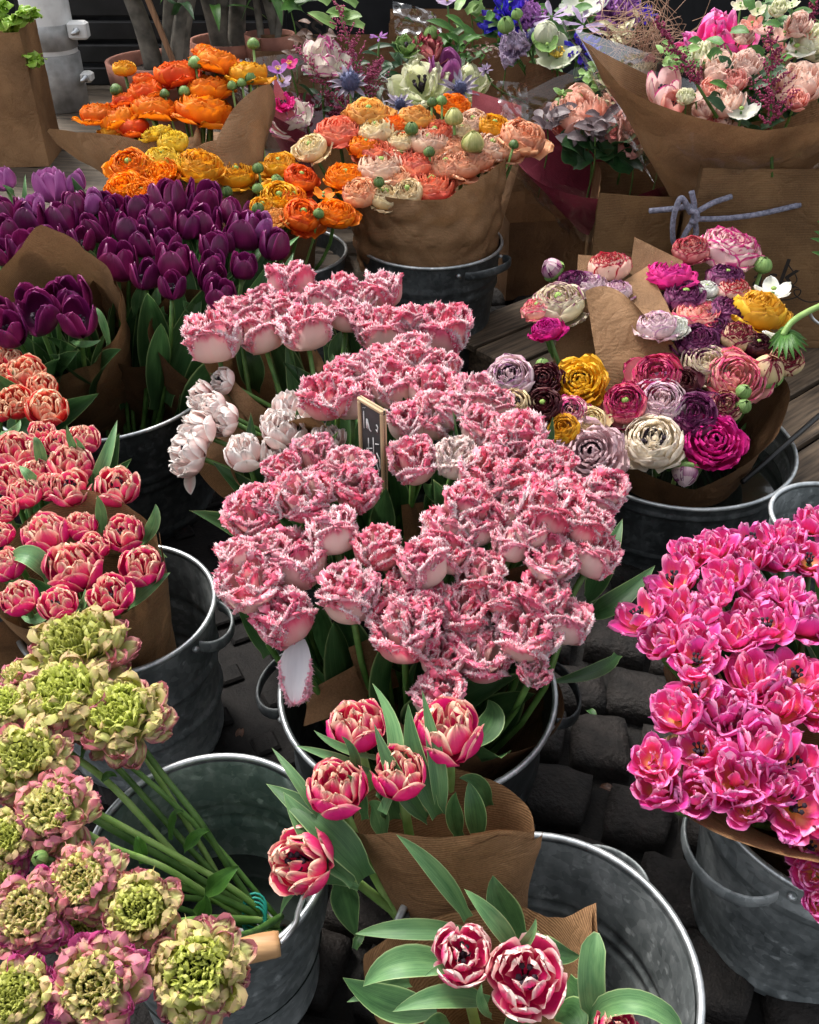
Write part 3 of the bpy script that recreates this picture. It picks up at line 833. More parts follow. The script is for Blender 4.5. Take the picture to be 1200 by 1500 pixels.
def build_templates():
    rr = random.Random(21)
    L = []
    for i in range(9):                                   # fringed tulips, from tight to blown open
        op = [0.0, .05, .1, .16, .24, .02, .3, .12, .2][i]
        t = Tmpl(1.25 + op * .9, .85)
        whorl(t, 'fringe_out', 3, 'o', rr.random() * 6, 1.0, rr.uniform(.95, 1.1), op, jit=.09, rr=rr)
        whorl(t, 'fringe_out', 3, 'o', rr.random() * 6 + 1.05, .88, rr.uniform(.98, 1.1), op * .8, jit=.1, rr=rr)
        whorl(t, 'fringe_in', 4, 'i', rr.random() * 6, .95, rr.uniform(.98, 1.1), op * .6, jit=.14, rr=rr)
        whorl(t, 'fringe_in', 3, 'i', rr.random() * 6, .55, rr.uniform(.98, 1.1), 0, jit=.18, rr=rr)
        L.append(t)
    T['fringed'] = L
    L = []
    for i in range(7):                                   # single tulips
        op = [0, .03, .07, .12, -.03, .16, .05][i]
        t = Tmpl(1.08 + op * 1.2, .95)
        whorl(t, 'tulip_out', 3, 'o', rr.random() * 6, 1.0, 1.0, op, jit=.05, rr=rr)
        whorl(t, 'tulip_in', 3, 'o', rr.random() * 6 + 1.05, 1.0, 1.0, op * .7, jit=.05, rr=rr)
        t.p('stamens', EYE['tulip_dark'], Matrix.Identity(4), None)
        L.append(t)
    T['tulip'] = L
    L = []
    for i in range(8):                                   # double tulips
        op = [0, .08, .15, .22, .05, .12, .3, .18][i]
        t = Tmpl(1.12 + op * .8, .72)
        whorl(t, 'dbl_out', 4, 'o', rr.random() * 6, 1.0, rr.uniform(.8, .95), op, jit=.08, rr=rr)
        whorl(t, 'dbl_out', 3, 'o', rr.random() * 6, .92, rr.uniform(.9, 1.05), op * .7, jit=.1, rr=rr)
        whorl(t, 'dbl_mid', 6, 'i', rr.random() * 6, .98, rr.uniform(.85, .95), op * .6, jit=.12, rr=rr)
        whorl(t, 'dbl_mid', 5, 'i', rr.random() * 6, .72, .95, op * .4, jit=.14, rr=rr)
        whorl(t, 'dbl_in', 4, 'i', rr.random() * 6, .8, .9, op * .2, jit=.2, rr=rr)
        if op > .12:
            t.p('stamens', EYE['tulip_dark'], Matrix.Identity(4), None)
        else:
            whorl(t, 'dbl_in', 3, 'i', rr.random() * 6, .45, .9, 0, jit=.2, rr=rr)
        L.append(t)
    T['double'] = L
    L = []
    for i in range(9):                                   # loose peony-flowered tulips
        op = [.1, .25, .4, .0, .3, .15, .5, .2, .35][i]
        t = Tmpl(1.28 + op * .45, .72)
        whorl(t, 'hot_out', 4, 'o', rr.random() * 6, 1.0, rr.uniform(.9, 1.1), op * .5, jit=.2, rr=rr)
        whorl(t, 'hot_mid', 4, 'o', rr.random() * 6, 1.0, rr.uniform(.9, 1.05), op * .8 + .1, jit=.18, rr=rr)
        whorl(t, 'hot_mid', 3, 'o', rr.random() * 6, .8, 1.0, op * .7, jit=.2, rr=rr)
        whorl(t, 'hot_in', 4, 'i', rr.random() * 6, .95, .95, op * .5, jit=.24, rr=rr)
        if op > .3:
            t.p('stamens', EYE['tulip_dark'], Matrix.Identity(4), None)
        else:
            whorl(t, 'hot_in', 3, 'i', rr.random() * 6, .55, .95, 0, jit=.25, rr=rr)
        L.append(t)
    T['peony'] = L
    for kind, op, dome in (('ran', 0.0, .05), ('ran_flat', .22, -.12), ('ran_ball', -.1, .22)):
        L = []
        for i in range(4):                               # ranunculus: many wrapped layers
            t = Tmpl(1.12 + max(0, op) * .6, .48)
            o2 = op + rr.uniform(-.06, .06)
            if kind != 'ran_ball':
                whorl(t, 'ran_open', 4 + i % 2, 'o', rr.random() * 6, 1.0, 1.0, .1 + o2 * .7 + rr.uniform(-.1, .15), jit=.14, rr=rr)
            whorl(t, 'ran', 5, 'o', rr.random() * 6, 1.0, .95 + dome * .1, .12 + o2, jit=.06, rr=rr)
            whorl(t, 'ran', 5, 'o', rr.random() * 6, .9, .96 + dome * .25, .06 + o2 * .8, jit=.06, rr=rr)
            rows = []
            n = 11
            for k in range(n):
                f = k / (n - 1)
                rows.append(('ran', 5 if k < 5 else 3, rr.random() * 6, .82 - .66 * f, .97 + dome * (.3 + .7 * f) + rr.uniform(-.02, .02), (.03 + o2 * .6) * (1 - f), 0))
            t.p('inner_petals', joined(rows, 'inner_petals', 'r_orange', rr), Matrix.Identity(4), 'i')
            t.p('eye', None, Matrix.Translation((0, 0, .12 + dome)), 'eye')
            L.append(t)
        T[kind] = L
    L = []
    for i in range(4):                                   # open ranunculus with a dark eye
        t = Tmpl(1.25, .4)
        whorl(t, 'ran_open', 6, 'o', rr.random() * 6, 1.0, 1.0, .12, jit=.1, rr=rr)
        whorl(t, 'ran_open', 6, 'o', rr.random() * 6, .9, 1.1, -.05, jit=.1, rr=rr)
        rows = [('ran_open', 7, rr.random() * 6, .8 - .1 * k, 1.05 + .06 * k, -.12 - .08 * k, 0) for k in range(5)]
        t.p('inner_petals', joined(rows, 'inner_petals', 'r_orange', rr), Matrix.Identity(4), 'i')
        t.p('eye', None, Matrix.Identity(4), 'eye')
        L.append(t)
    T['ran_eye'] = L
    L = []
    for i in range(6):                                   # frilled green ranunculus
        t = Tmpl(1.22, .3)
        dk = rr.uniform(-.1, .1)
        whorl(t, 'pon_out', 11, 'o', rr.random() * 6, 1.0, 1.0, .32 + dk, jit=.2, rr=rr)
        whorl(t, 'pon_out', 12, 'o', rr.random() * 6, .98, 1.0, .12 + dk, dz=.05, jit=.2, rr=rr)
        whorl(t, 'pon_out', 12, 'o', rr.random() * 6, .93, 1.1, -.1, dz=.1, jit=.2, rr=rr)
        whorl(t, 'pon_mid', 12, 'm', rr.random() * 6, .95, .85, .05, dz=.1, jit=.2, rr=rr)
        whorl(t, 'pon_mid', 11, 'm', rr.random() * 6, .82, .9, 0, dz=.12, jit=.2, rr=rr)
        whorl(t, 'pon_mid', 10, 'm', rr.random() * 6, .68, .95, -.05, dz=.12, jit=.2, rr=rr)
        rows = [('pon_in', 13 - k, rr.random() * 6, .98 - .115 * k, .97 - .02 * k, .1 - .04 * k, .1) for k in range(8)]
        t.p('inner_petals', joined(rows, 'inner_petals', 'pon_green', rr), Matrix.Identity(4), 'i')
        t.p('eye', EYE['darkgreen'], Matrix.Translation((0, 0, -.05)), None)
        L.append(t)
    T['pon'] = L
    L = []
    for i in range(3):                                   # buds
        t = Tmpl(1.08, .72)
        whorl(t, 'bud', 5, 'o', rr.random() * 6, 1.0, 1.0, 0, jit=.04, rr=rr, name='sepal')
        whorl(t, 'bud', 3, 'o', rr.random() * 6, .9, .98, 0, jit=.04, rr=rr, name='sepal')
        L.append(t)
    T['bud'] = L
    L = []
    for i in range(3):                                   # half-open buds: coloured ball in green sepals
        t = Tmpl(1.08, .7)
        whorl(t, 'bud', 5, 'o', rr.random() * 6, 1.0, .98, 0, jit=.05, rr=rr)
        rows = [('bud', 5, rr.random() * 6, .92 - .2 * k, 1.0 + .02 * k, 0, 0) for k in range(4)]
        t.p('inner_petals', joined(rows, 'inner_petals', 'r_orange', rr), Matrix.Identity(4), 'i')
        whorl(t, 'bud', 4, 's', rr.random() * 6, 1.07, .55, .05, jit=.1, rr=rr, name='sepal')
        L.append(t)
    T['halfbud'] = L
    L = []
    for i in range(4):                                   # garden roses
        t = Tmpl(1.15, .62)
        whorl(t, 'dbl_out', 4, 'o', rr.random() * 6, 1.0, .85, .28, jit=.1, rr=rr)
        whorl(t, 'dbl_out', 4, 'o', rr.random() * 6, .9, .92, .12, jit=.1, rr=rr)
        rows = [('dbl_out', 4, rr.random() * 6, .8 - .12 * k, .95 + .01 * k, .06, 0) for k in range(6)]
        t.p('inner_petals', joined(rows, 'inner_petals', 'r_rose', rr), Matrix.Identity(4), 'i')
        L.append(t)
    T['rose'] = L
    L = []
    for i in range(3):                                   # carnations
        t = Tmpl(1.15, .45)
        whorl(t, 'carn', 7, 'o', rr.random() * 6, 1.05, .8, .35, jit=.2, rr=rr)
        whorl(t, 'carn', 7, 'o', rr.random() * 6, .98, 1.0, .1, jit=.2, rr=rr)
        rows = [('carn', 7, rr.random() * 6, .9 - .1 * k, 1.25 + .12 * k, -.15 - .17 * k, 0) for k in range(6)]
        t.p('inner_petals', joined(rows, 'inner_petals', 'r_salmon', rr), Matrix.Identity(4), 'i')
        L.append(t)
    T['carnation'] = L
    L = []
    for i in range(3):                                   # open five-petalled blooms
        t = Tmpl(1.08, .25)
        whorl(t, 'flat', 5, 'o', rr.random() * 6, 1.0, 1.0, rr.uniform(-.1, .1), jit=.08, rr=rr)
        t.p('eye', None, Matrix.Diagonal((.8, .8, .6, 1)), 'eye')
        L.append(t)
    T['open5'] = L
    L = []
    for i in range(2):                                   # cornflowers
        t = Tmpl(1.1, .35)
        whorl(t, 'ray', 12, 'o', rr.random() * 6, 1.0, 1.0, .1, jit=.2, rr=rr)
        whorl(t, 'ray', 10, 'o', rr.random() * 6, .9, 1.2, -.25, jit=.25, rr=rr)
        whorl(t, 'ray', 8, 'o', rr.random() * 6, .7, 1.2, -.5, jit=.25, rr=rr)
        t.p('eye', EYE['dark'], Matrix.Diagonal((.8, .8, .7, 1)), None)
        L.append(t)
    T['cornflower'] = L
    t = Tmpl(1.1, .3)                                    # star-shaped clematis
    whorl(t, 'ray', 6, 'o', .3, 1.0, 1.0, .1, jit=.15, rr=rr)
    T['star'] = [t]


build_templates()


def stem_mesh(a, b, axis, r0, r1, mat='stem_green', n=7, seg=7, sag=0.25):
    """Stem from a to b, arriving along the flower's axis (local to a)."""
    a0 = Vector((0, 0, 0))
    b0 = b - a
    L = b0.length
    c = b0 - Vector(axis).normalized() * L * 0.45
    c1 = Vector((b0.x * sag * .5, b0.y * sag * .5, L * .3))
    pts = [Vector(q) for q in bez([a0, c1, c, b0], np.linspace(0, 1, seg))]
    V, F, U = tube_geo(pts, [r0 + (r1 - r0) * i / (seg - 1) for i in range(seg)], n)
    return mk_mesh('stem', V, F, mat, U)


def leaf_geo(p0, p1, p2, W, hint=(0, 0, 1), fold=.35, nv=11, nu=6, wave=.03, seed=0, peak=.42, twist=0.0, blunt=0.0):
    """Lance-shaped leaf along a curve p0-p1-p2 (p1 on the curve's middle), folded along its midrib."""
    p0, p1, p2 = Vector(p0), Vector(p1), Vector(p2)
    c = p1 * 2 - (p0 + p2) / 2
    V, uv, E = [], [], []
    rs = random.Random(seed)
    ph = rs.random() * 6
    ex = math.log(.5) / math.log(peak)
    for j in range(nv + 1):
        t = j / nv
        q = p0 * (1 - t) ** 2 + c * 2 * t * (1 - t) + p2 * t * t
        tg = ((c - p0) * 2 * (1 - t) + (p2 - c) * 2 * t).normalized()
        hv = Vector(hint)
        sd_ = tg.cross(hv)
        if sd_.length < 1e-4:
            sd_ = tg.orthogonal()
        sd_.normalize()
        nn = sd_.cross(tg).normalized()
        if twist:
            rot = Matrix.Rotation(twist * t, 3, tg)
            sd_, nn = rot @ sd_, rot @ nn
        w = W * (math.sin(math.pi * t ** ex) ** .85 * (1 - blunt) + blunt * min(1, 6 * t) * min(1, 5 * (1 - t) + .25) if t > 0 else .0)
        w = max(w, W * (.62 - .3 * t) * (1 - t) ** .5 if t < peak else w)
        for i in range(nu + 1):
            u = -1 + 2 * i / nu
            off = fold * (abs(u) ** 1.3) * w + wave * W * math.sin(9 * t + ph + (2 if u > 0 else 0)) * abs(u)
            V.append(q + sd_ * (u * w * (1 - .12 * fold)) + nn * off)
            uv.append((u * .5 + .5, t)); E.append(abs(u) if t < .97 else 1)
    return np.array([tuple(v) for v in V]), grid_faces(nu, nv), np.array(uv), np.array(E)


# shared tulip leaves, 1 unit long, growing along +Z and arching towards +X
LEAVES = []
for i in range(7):
    b = [.10, .2, .3, .15, .4, .05, .25][i]
    g = leaf_geo((0, 0, 0), (.02 + b * .15, 0, .52), (b, (i % 3 - 1) * .05, .98), [.14, .17, .15, .2, .16, .13, .18][i], hint=(-1, 0, .15), fold=.45, seed=i, twist=(i % 3 - 1) * .5)
    LEAVES.append(mk_mesh('leaf', g[0], g[1], 'tulip_leaf', g[2], g[3]))


def flower(name, tkey, loc, axis, s, base, mats, label, cat, group, idx=None, leaves=0, leaf_len=.3, stem_r=.0042,
           stem='stem_green', leafmat=None, spin=None, leaf_dir=None):
    """One flower: an Empty at its stem's foot with petals, eye, stem and leaves as parts."""
    tl = T[tkey]
    t = tl[(idx if idx is not None else rnd.randrange(len(tl))) % len(tl)]
    axis = Vector(axis).normalized()
    k = s / t.hw
    head = Vector(loc) - axis * t.hc * k
    base = Vector(base)
    root = thing(name, label, cat, base, group)
    H = axis_matrix(head - base, axis, rnd.random() * 6.28 if spin is None else spin, k)
    for pn, me, M, slot in t.parts:
        mt = mats.get(slot) if slot else None
        if slot == 'eye':
            e = mats.get('eye')
            if e is None:
                continue
            me, mt = EYE[e], None
        o = put(pn, me, root, H @ M, mt)
        if pn == 'inner_petals':
            o['kind'] = 'stuff'
    so = root
    if stem:
        so = put('stem', stem_mesh(base, head + axis * .12 * k, axis, stem_r * 1.15, stem_r, stem), root)
    for i in range(leaves):
        a = rnd.random() * 6.28 if leaf_dir is None else leaf_dir + rnd.uniform(-.7, .7)
        ln = leaf_len * rnd.uniform(.85, 1.1)
        up = (head - base)
        q = up.normalized()
        ax = (q + Vector((math.cos(a) * .16, math.sin(a) * .16, 0))).normalized()
        st = up * max(0.0, 1 - ln / max(up.length, .01)) * rnd.uniform(.92, 1.1)
        M = axis_matrix(st + Vector((math.cos(a) * .008, math.sin(a) * .008, 0)), ax, a + rnd.uniform(-.5, .5), 1.0) @ Matrix.Diagonal((ln * .9, ln * .75, ln, 1))
        put('leaf', LEAVES[rnd.randrange(len(LEAVES))], so, M, leafmat)
    return root


def leaf_part(root, pts, W, mat='tulip_leaf', **kw):
    """A leaf built in world space and hung under a flower."""
    g = leaf_geo(*pts, W, **kw)
    st = [c for c in root.children if c.name.startswith('stem')]
    o = put('leaf', mk_mesh('leaf', g[0], g[1], mat, g[2], g[3]), st[0] if st else root)
    o.matrix_basis = Matrix.Translation(-root.location)
    return o


# ------------------------------------------------------------------ paper
def crinkle(v, sc_=9.0, amp=.006, seed=0):
    q = Vector((v[0] * sc_ + seed, v[1] * sc_, v[2] * sc_))
    return amp * (abs(noise.noise(q)) * 1.6 - .5 + .5 * abs(noise.noise(q * 2.3)))


def cone_wrap(name, label, bot, top, r0, r1, rim, mat='kraft', th0=0.0, span=2 * math.pi + .5, amp=.007, nth=72, nh=18, seed=0, group=None, oval=1.0, flare=0.0, cat='paper wrap', csc=9.0, folds=0):
    """Paper cone from bot to top; rim = [(angle in degrees, offset in m)] raises or lowers its edge (0 right, 90 away, 270 near)."""
    bot, top = Vector(bot), Vector(top)
    ax = top - bot
    h = ax.length
    q = ax.normalized().to_track_quat('Z', 'Y').to_matrix()
    # keep the cone's own x axis close to the world's x
    xa = Vector((1, 0, 0)) - ax.normalized() * ax.normalized().x
    xa.normalize()
    ya = ax.normalized().cross(xa)
    rim = sorted(rim)
    ra = [a for a, _ in rim]
    rv = [b for _, b in rim]
    V, U = [], []
    for j in range(nh + 1):
        f = j / nh
        for i in range(nth + 1):
            th = th0 + span * i / nth
            d = math.degrees(th) % 360
            off = np.interp(d, [ra[-1] - 360] + ra + [ra[0] + 360], [rv[-1]] + rv + [rv[0]])
            hh = (h + off) * f
            g = hh / h
            r = r0 + (r1 - r0) * g + flare * max(0, g - .6) ** 2 + .005 * (i / nth)
            if folds:
                r *= 1 + .05 * g * math.sin(folds * th + seed)
            p = ax.normalized() * hh + xa * (math.cos(th) * r) + ya * (math.sin(th) * r * oval)
            n_ = xa * math.cos(th) + ya * math.sin(th)
            p = p + n_ * crinkle(p, csc, amp, seed) * min(1, .3 + f)
            V.append(p); U.append((i / nth * span * r1 * 2, hh * 2))
    me = mk_mesh(name, V, grid_faces(nth, nh), mat, U, None)
    o = put(name, me, None, Matrix.Translation(bot))
    return tag(o, label, cat, group)


def sheet(name, label, pts, mat='kraft', amp=.006, seed=0, n=20, cat='paper wrap', bow=0.0, csc=9.0, group=None):
    """Creased sheet over a 2x2 or 3x3 net of world points, gently bowed."""
    A = np.array([[tuple(p) for p in row] for row in pts], dtype=float)
    R, C = A.shape[:2]

    def ev(u, v):
        def basis(t, k):
            return [1 - t, t] if k == 2 else [(1 - t) ** 2, 2 * t * (1 - t), t * t]
        bu, bv = basis(u, C), basis(v, R)
        return sum(A[j, i] * bu[i] * bv[j] for j in range(R) for i in range(C))
    c0 = A.reshape(-1, 3).mean(0)
    nrm = np.cross(A[0, -1] - A[0, 0], A[-1, 0] - A[0, 0])
    nrm /= np.linalg.norm(nrm) + 1e-9
    V, U = [], []
    for j in range(n + 1):
        for i in range(n + 1):
            u, v = i / n, j / n
            p = ev(u, v)
            p = p + nrm * (crinkle(p, csc, amp, seed) + bow * 4 * u * (1 - u))
            V.append(p - c0); U.append((u * .6, v * .6))
    me = mk_mesh(name, V, grid_faces(n, n), mat, U, None)
    o = put(name, me, None, Matrix.Translation(c0))
    return tag(o, label, cat, group) if label else o


# ------------------------------------------------------------------ buckets
def bucket(label, c, r, h, zmat='zinc', taper=.78, inmat=None, ears=(0.0, math.pi), ear_r=.05, ribs=(.80, .72), group=None, name='zinc_bucket', z0=0.0, water=None, tilt=0.0, cat='bucket', ear_drop=.3, rivets=True):
    root = thing(name, label, cat, (c[0], c[1], z0), group)
    rb = r * taper

    def rad(f):
        return rb + (r - rb) * f
    prof = [(.001, .004), (rb * .97, .004), (rb, .010)]
    fs = np.linspace(.04, .985, 40)
    for f in fs:
        g = sum(.006 * math.exp(-((f - q) / .016) ** 2) for q in ribs) + .004 * math.exp(-((f - .1) / .02) ** 2)
        prof.append((rad(f) + g, f * h))
    V, F, U = lathe_geo(prof, 64, wob=.006, seed=c[0] * 7)
    put('body', mk_mesh('body', V, F, zmat, U), root)
    prof = []
    for f in fs[::-1]:
        g = sum(.006 * math.exp(-((f - q) / .016) ** 2) for q in ribs)
        prof.append((rad(f) + g - .003, f * h))
    prof += [(rb * .96, .012), (.001, .012)]
    V, F, U = lathe_geo(prof, 64, wob=.006, seed=c[0] * 7)
    put('inside', mk_mesh('inside', V, F, inmat or zmat, U), root)
    ring = [(math.cos(a) * (r + .0015), math.sin(a) * (r + .0015), h) for a in np.linspace(0, 2 * math.pi, 72, endpoint=False)]
    V, F, U = tube_geo(ring, .0042, 8, closed=True)
    put('rim', mk_mesh('rim', V, F, 'zinc_rim', U), root)
    for a in ears:
        d = Vector((math.cos(a), math.sin(a), 0)); s_ = Vector((-math.sin(a), math.cos(a), 0))
        mb = MB()
        n = 18
        for strip in (0,):
            VV, UU = [], []
            for i in range(n + 1):
                t = math.pi * i / n
                ctr = d * (r * .985 + math.sin(t) * ear_r) + s_ * (math.cos(t) * ear_r * 1.35) + Vector((0, 0, h * .93 - math.sin(t) * ear_r * ear_drop))
                for k in range(8):
                    an = 2 * math.pi * k / 8
                    out = (d * math.sin(t) + s_ * math.cos(t)).normalized()
                    VV.append(ctr + out * math.cos(an) * .003 + Vector((0, 0, 1)) * math.sin(an) * .011)
                    UU.append((k / 8, i / n))
            FF = []
            for i in range(n):
                for k in range(8):
                    a0, b0 = i * 8 + k, i * 8 + (k + 1) % 8
                    FF.append((a0, b0, b0 + 8, a0 + 8))
            mb.add(np.array([tuple(v) for v in VV]), FF, UU)
        hd = put('handle', mb.mesh('handle', zmat), root)
        if rivets:
            for sg in (-1, 1):
                an = a + sg * (ear_r * 1.55) / r
                g = ball_geo(.006, .005, 0, 8, 4)
                put('rivet', mk_mesh('rivet', g[0], g[1], 'zinc_rim'), hd, Matrix.Translation((math.cos(an) * (r + .002), math.sin(an) * (r + .002), h * .93)))
    if water is not None:
        f = water / h
        V, F, U = lathe_geo([(.001, water), (rad(f) - .004, water)], 48)
        put('water', mk_mesh('water', V, F, 'water', U), root)
    if tilt:
        root.rotation_euler = tilt
    return root

# ------------------------------------------------------------------ ground, cobbles, iron cover, pallet, deck, backdrop
def structure(o):
    o['kind'] = 'structure'
    return o


g = MB().add([(-12, -3, -.012), (12, -3, -.012), (12, 14, -.012), (-12, 14, -.012)], [(0, 1, 2, 3)])
ground = structure(put('ground', g.mesh('ground', 'ground_dirt')))

cob_rng = random.Random(3)


def cobble_geo(sx, sy, h, seed):
    """Worn sett: rounded block with a slightly domed, uneven top."""
    n = 7
    V = []
    rs = random.Random(seed)
    cj = [(rs.uniform(-.1, .1), rs.uniform(-.1, .1)) for _ in range(4)]
    for j in range(n + 1):
        for i in range(n + 1):
            u, v = -1 + 2 * i / n, -1 + 2 * j / n
            # corner-jittered, rounded square
            a, b = (u + 1) / 2, (v + 1) / 2
            jx = (cj[0][0] * (1 - a) + cj[1][0] * a) * (1 - b) + (cj[2][0] * (1 - a) + cj[3][0] * a) * b
            jy = (cj[0][1] * (1 - a) + cj[1][1] * a) * (1 - b) + (cj[2][1] * (1 - a) + cj[3][1] * a) * b
            k = 1 - .06 * (u * u * v * v) + .03 * noise.noise(Vector((u * 2.2, v * 2.2, seed * 2.7)))
            e = max(abs(u), abs(v))
            z = h * (1 - .05 * (u ** 4 + v ** 4)) - (.007 if e > .99 else 0) + .006 * noise.noise(Vector((u * 1.7 + seed * 3.1, v * 1.7, 0))) + .003 * noise.noise(Vector((u * 5 + seed, v * 5, 2)))
            V.append(((u * k + jx) * sx / 2, (v * k + jy) * sy / 2, z))
    F = grid_faces(n, n)
    bd = [i for i in range(n + 1)] + [j * (n + 1) + n for j in range(1, n + 1)] + [n * (n + 1) + i for i in range(n - 1, -1, -1)] + [j * (n + 1) for j in range(n - 1, 0, -1)]
    m = len(V)
    for i in bd:
        V.append((V[i][0] * 1.03, V[i][1] * 1.03, -.02))
    L = len(bd)
    for k in range(L):
        F.append((bd[k], m + k, m + (k + 1) % L, bd[(k + 1) % L]))
    return np.array(V), F


COBS = [mk_mesh('cobble', *cobble_geo(.106, .106, .030, s), 'cobble') for s in range(10)]
COBG = [cobble_geo(.106, .106, .030, s) for s in range(10)]
rest = MB()
ang = R_(-14)
COVER_C, COVER_S, COVER_A = Vector((-.33, 1.30, 0)), (.62, .74), R_(28)
ncob = 0
for j in range(-4, 44):
    for i in range(-24, 26):
        lx = i * .118 + (.059 if j % 2 else 0) + cob_rng.uniform(-.008, .008)
        ly = j * .118 + cob_rng.uniform(-.008, .008)
        x = lx * math.cos(ang) - ly * math.sin(ang)
        y = lx * math.sin(ang) + ly * math.cos(ang)
        if y < .15 or y > 4.4 or abs(x) > 2.6:
            continue
        d = Matrix.Rotation(-COVER_A, 3, 'Z') @ (Vector((x, y, 0)) - COVER_C)
        if abs(d.x) < COVER_S[0] / 2 + .05 and abs(d.y) < COVER_S[1] / 2 + .05:
            continue
        M = Matrix.Translation((x, y, cob_rng.uniform(-.008, .004))) @ Matrix.Rotation(ang + cob_rng.uniform(-.13, .13) + (math.pi / 2) * cob_rng.randrange(4), 4, 'Z') @ Matrix.Rotation(cob_rng.uniform(-.05, .05), 4, 'X') @ Matrix.Diagonal((cob_rng.uniform(.86, 1.02), cob_rng.uniform(.86, 1.02), 1, 1))
        k = cob_rng.randrange(10)
        if -.26 < x < .85 and .3 < y < 2.75:
            put('cobble', COBS[k], ground, M)
            ncob += 1
        else:
            rest.add(*COBG[k], M=M)
o = put('cobbles_beyond', rest.mesh('cobbles_beyond', 'cobble'), ground)
o['kind'] = 'stuff'

# litter of leaves and petals in the joints
lit = random.Random(5)
for (x, y) in ((770, 905), (755, 1082), (880, 1152), (700, 1155), (935, 1042), (1010, 1362), (1022, 1440), (735, 890), (860, 1040), (790, 720), (350, 1085), (925, 1320), (520, 1390)):
    p = P(x, y, .008)
    a = lit.random() * 6
    gL = leaf_geo((0, 0, 0), (.012 * math.cos(a), .012 * math.sin(a), .006), (.026 * math.cos(a), .026 * math.sin(a), .002), .007, nv=6, nu=4, seed=int(x))
    o = put('fallen_leaf', mk_mesh('fallen_leaf', gL[0], gL[1], lit.choice(['brown_leaf', 'tulip_leaf', 'brown_leaf']), gL[2], gL[3]), None, Matrix.Translation(p))
    tag(o, 'small fallen leaf scrap lying between the dark cobbles', 'leaf', 'leaf scraps on the cobbles')

# iron cover with square studs
M0 = Matrix.Translation((COVER_C.x, COVER_C.y, 0)) @ Matrix.Rotation(COVER_A, 4, 'Z')
cover = thing('drain_cover', 'dark iron drain cover with square studs set into the cobbles', 'drain cover', M=M0)
V, F = box_geo(COVER_S[0], COVER_S[1], .03, .004)
put('plate', mk_mesh('plate', V, F, 'iron', smooth=False), cover, Matrix.Translation((0, 0, -.002)))
for k in (-1, 0, 1):
    V, F = box_geo(COVER_S[0] - .02, .012, .014, .003)
    put('frame_bar', mk_mesh('frame_bar', V, F, 'iron', smooth=False), cover, Matrix.Translation((0, k * (COVER_S[1] / 2 - .012), .018)))
stud = mk_mesh('stud', *box_geo(.04, .04, .012, .004), 'iron', smooth=False)
for i in range(6):
    for j in range(8):
        yy = -.30 + j * .086
        if abs(yy) < .03:
            continue
        put('stud', stud, cover, Matrix.Translation((-.25 + i * .1 + (.05 if j % 2 else 0), yy, .016)) @ Matrix.Rotation(0, 4, 'Z'))

# wooden pallet under the tub and the bags
A0, A1 = P(1133, 597, .12), P(1200, 558, .12)
pdir = (A1 - A0); pdir.z = 0; pdir.normalize()
pn = Vector((-pdir.y, pdir.x, 0))
pang = math.atan2(pdir.y, pdir.x)
PC = P(735, 528, .12)
org = A0 - pn * 0
pal = thing('wooden_pallet', 'weathered grey brown wooden pallet of spaced planks beneath the kraft bags', 'pallet', M=Matrix.Translation((org.x, org.y, 0)) @ Matrix.Rotation(pang, 4, 'Z'))
lx0 = (PC - org).dot(pdir)
for k in range(-3, 6):
    V, F = box_geo(1.75 + rnd.uniform(-.01, .01), .118, .02, .003)
    put('plank', mk_mesh('plank', V, F, 'plank', smooth=False), pal, Matrix.Translation((lx0 + .87, .066 + k * .132, .11)))
for k in (0, 1, 2):
    V, F = box_geo(.09, 1.16, .095, .003)
    put('bearer', mk_mesh('bearer', V, F, 'plank', smooth=False), pal, Matrix.Translation((lx0 + .08 + k * .78, .26, .0495)))

# plank deck behind the purple tulips
deck = thing('plank_deck', 'low deck of worn wooden planks behind the purple tulips', 'deck', (-1.6, 3.3, 0))
dz = .27
dang = R_(-9)
deck.rotation_euler = (0, 0, dang)
for k in range(10):
    V, F = box_geo(3.4, .178, .03, .004)
    put('plank', mk_mesh('plank', V, F, 'deck_wood', smooth=False), deck, Matrix.Translation((0, -.72 + k * .187, dz - .015)))
for k in (-1, 0, 1):
    V, F = box_geo(.09, 1.75, .24, .004)
    put('bearer', mk_mesh('bearer', V, F, 'deck_wood', smooth=False), deck, Matrix.Translation((k * 1.4, .12, .12)))

# dark cloth hung behind the stall
VV, FF = [], []
n = 60
for j in range(9):
    for i in range(n + 1):
        VV.append((-4 + 8 * i / n, 5.0 + .06 * math.sin(i * 1.1) + .03 * math.sin(i * 2.7), 2.2 * j / 8))
tag(put('stall_curtain', mk_mesh('stall_curtain', VV, grid_faces(n, 8), 'dark_cloth')), 'black cloth hanging behind the flower stall', 'curtain')

# black crate behind the post
cr = thing('plastic_crate', 'black slatted plastic crate standing in the dark behind the white post', 'crate', (-1.05, 4.45, dz))
for k in range(5):
    V, F = box_geo(1.0, .02, .07, .006)
    put('slat', mk_mesh('slat', V, F, 'black_plastic', smooth=False), cr, Matrix.Translation((0, -.25, .05 + k * .085)))
for sx in (-1, 1):
    V, F = box_geo(.03, .5, .44, .006)
    put('side_panel', mk_mesh('side_panel', V, F, 'black_plastic', smooth=False), cr, Matrix.Translation((sx * .485, .012, .22)))
V, F = box_geo(1.0, .02, .44, .006)
put('back_panel', mk_mesh('back_panel', V, F, 'black_plastic', smooth=False), cr, Matrix.Translation((0, .28, .22)))

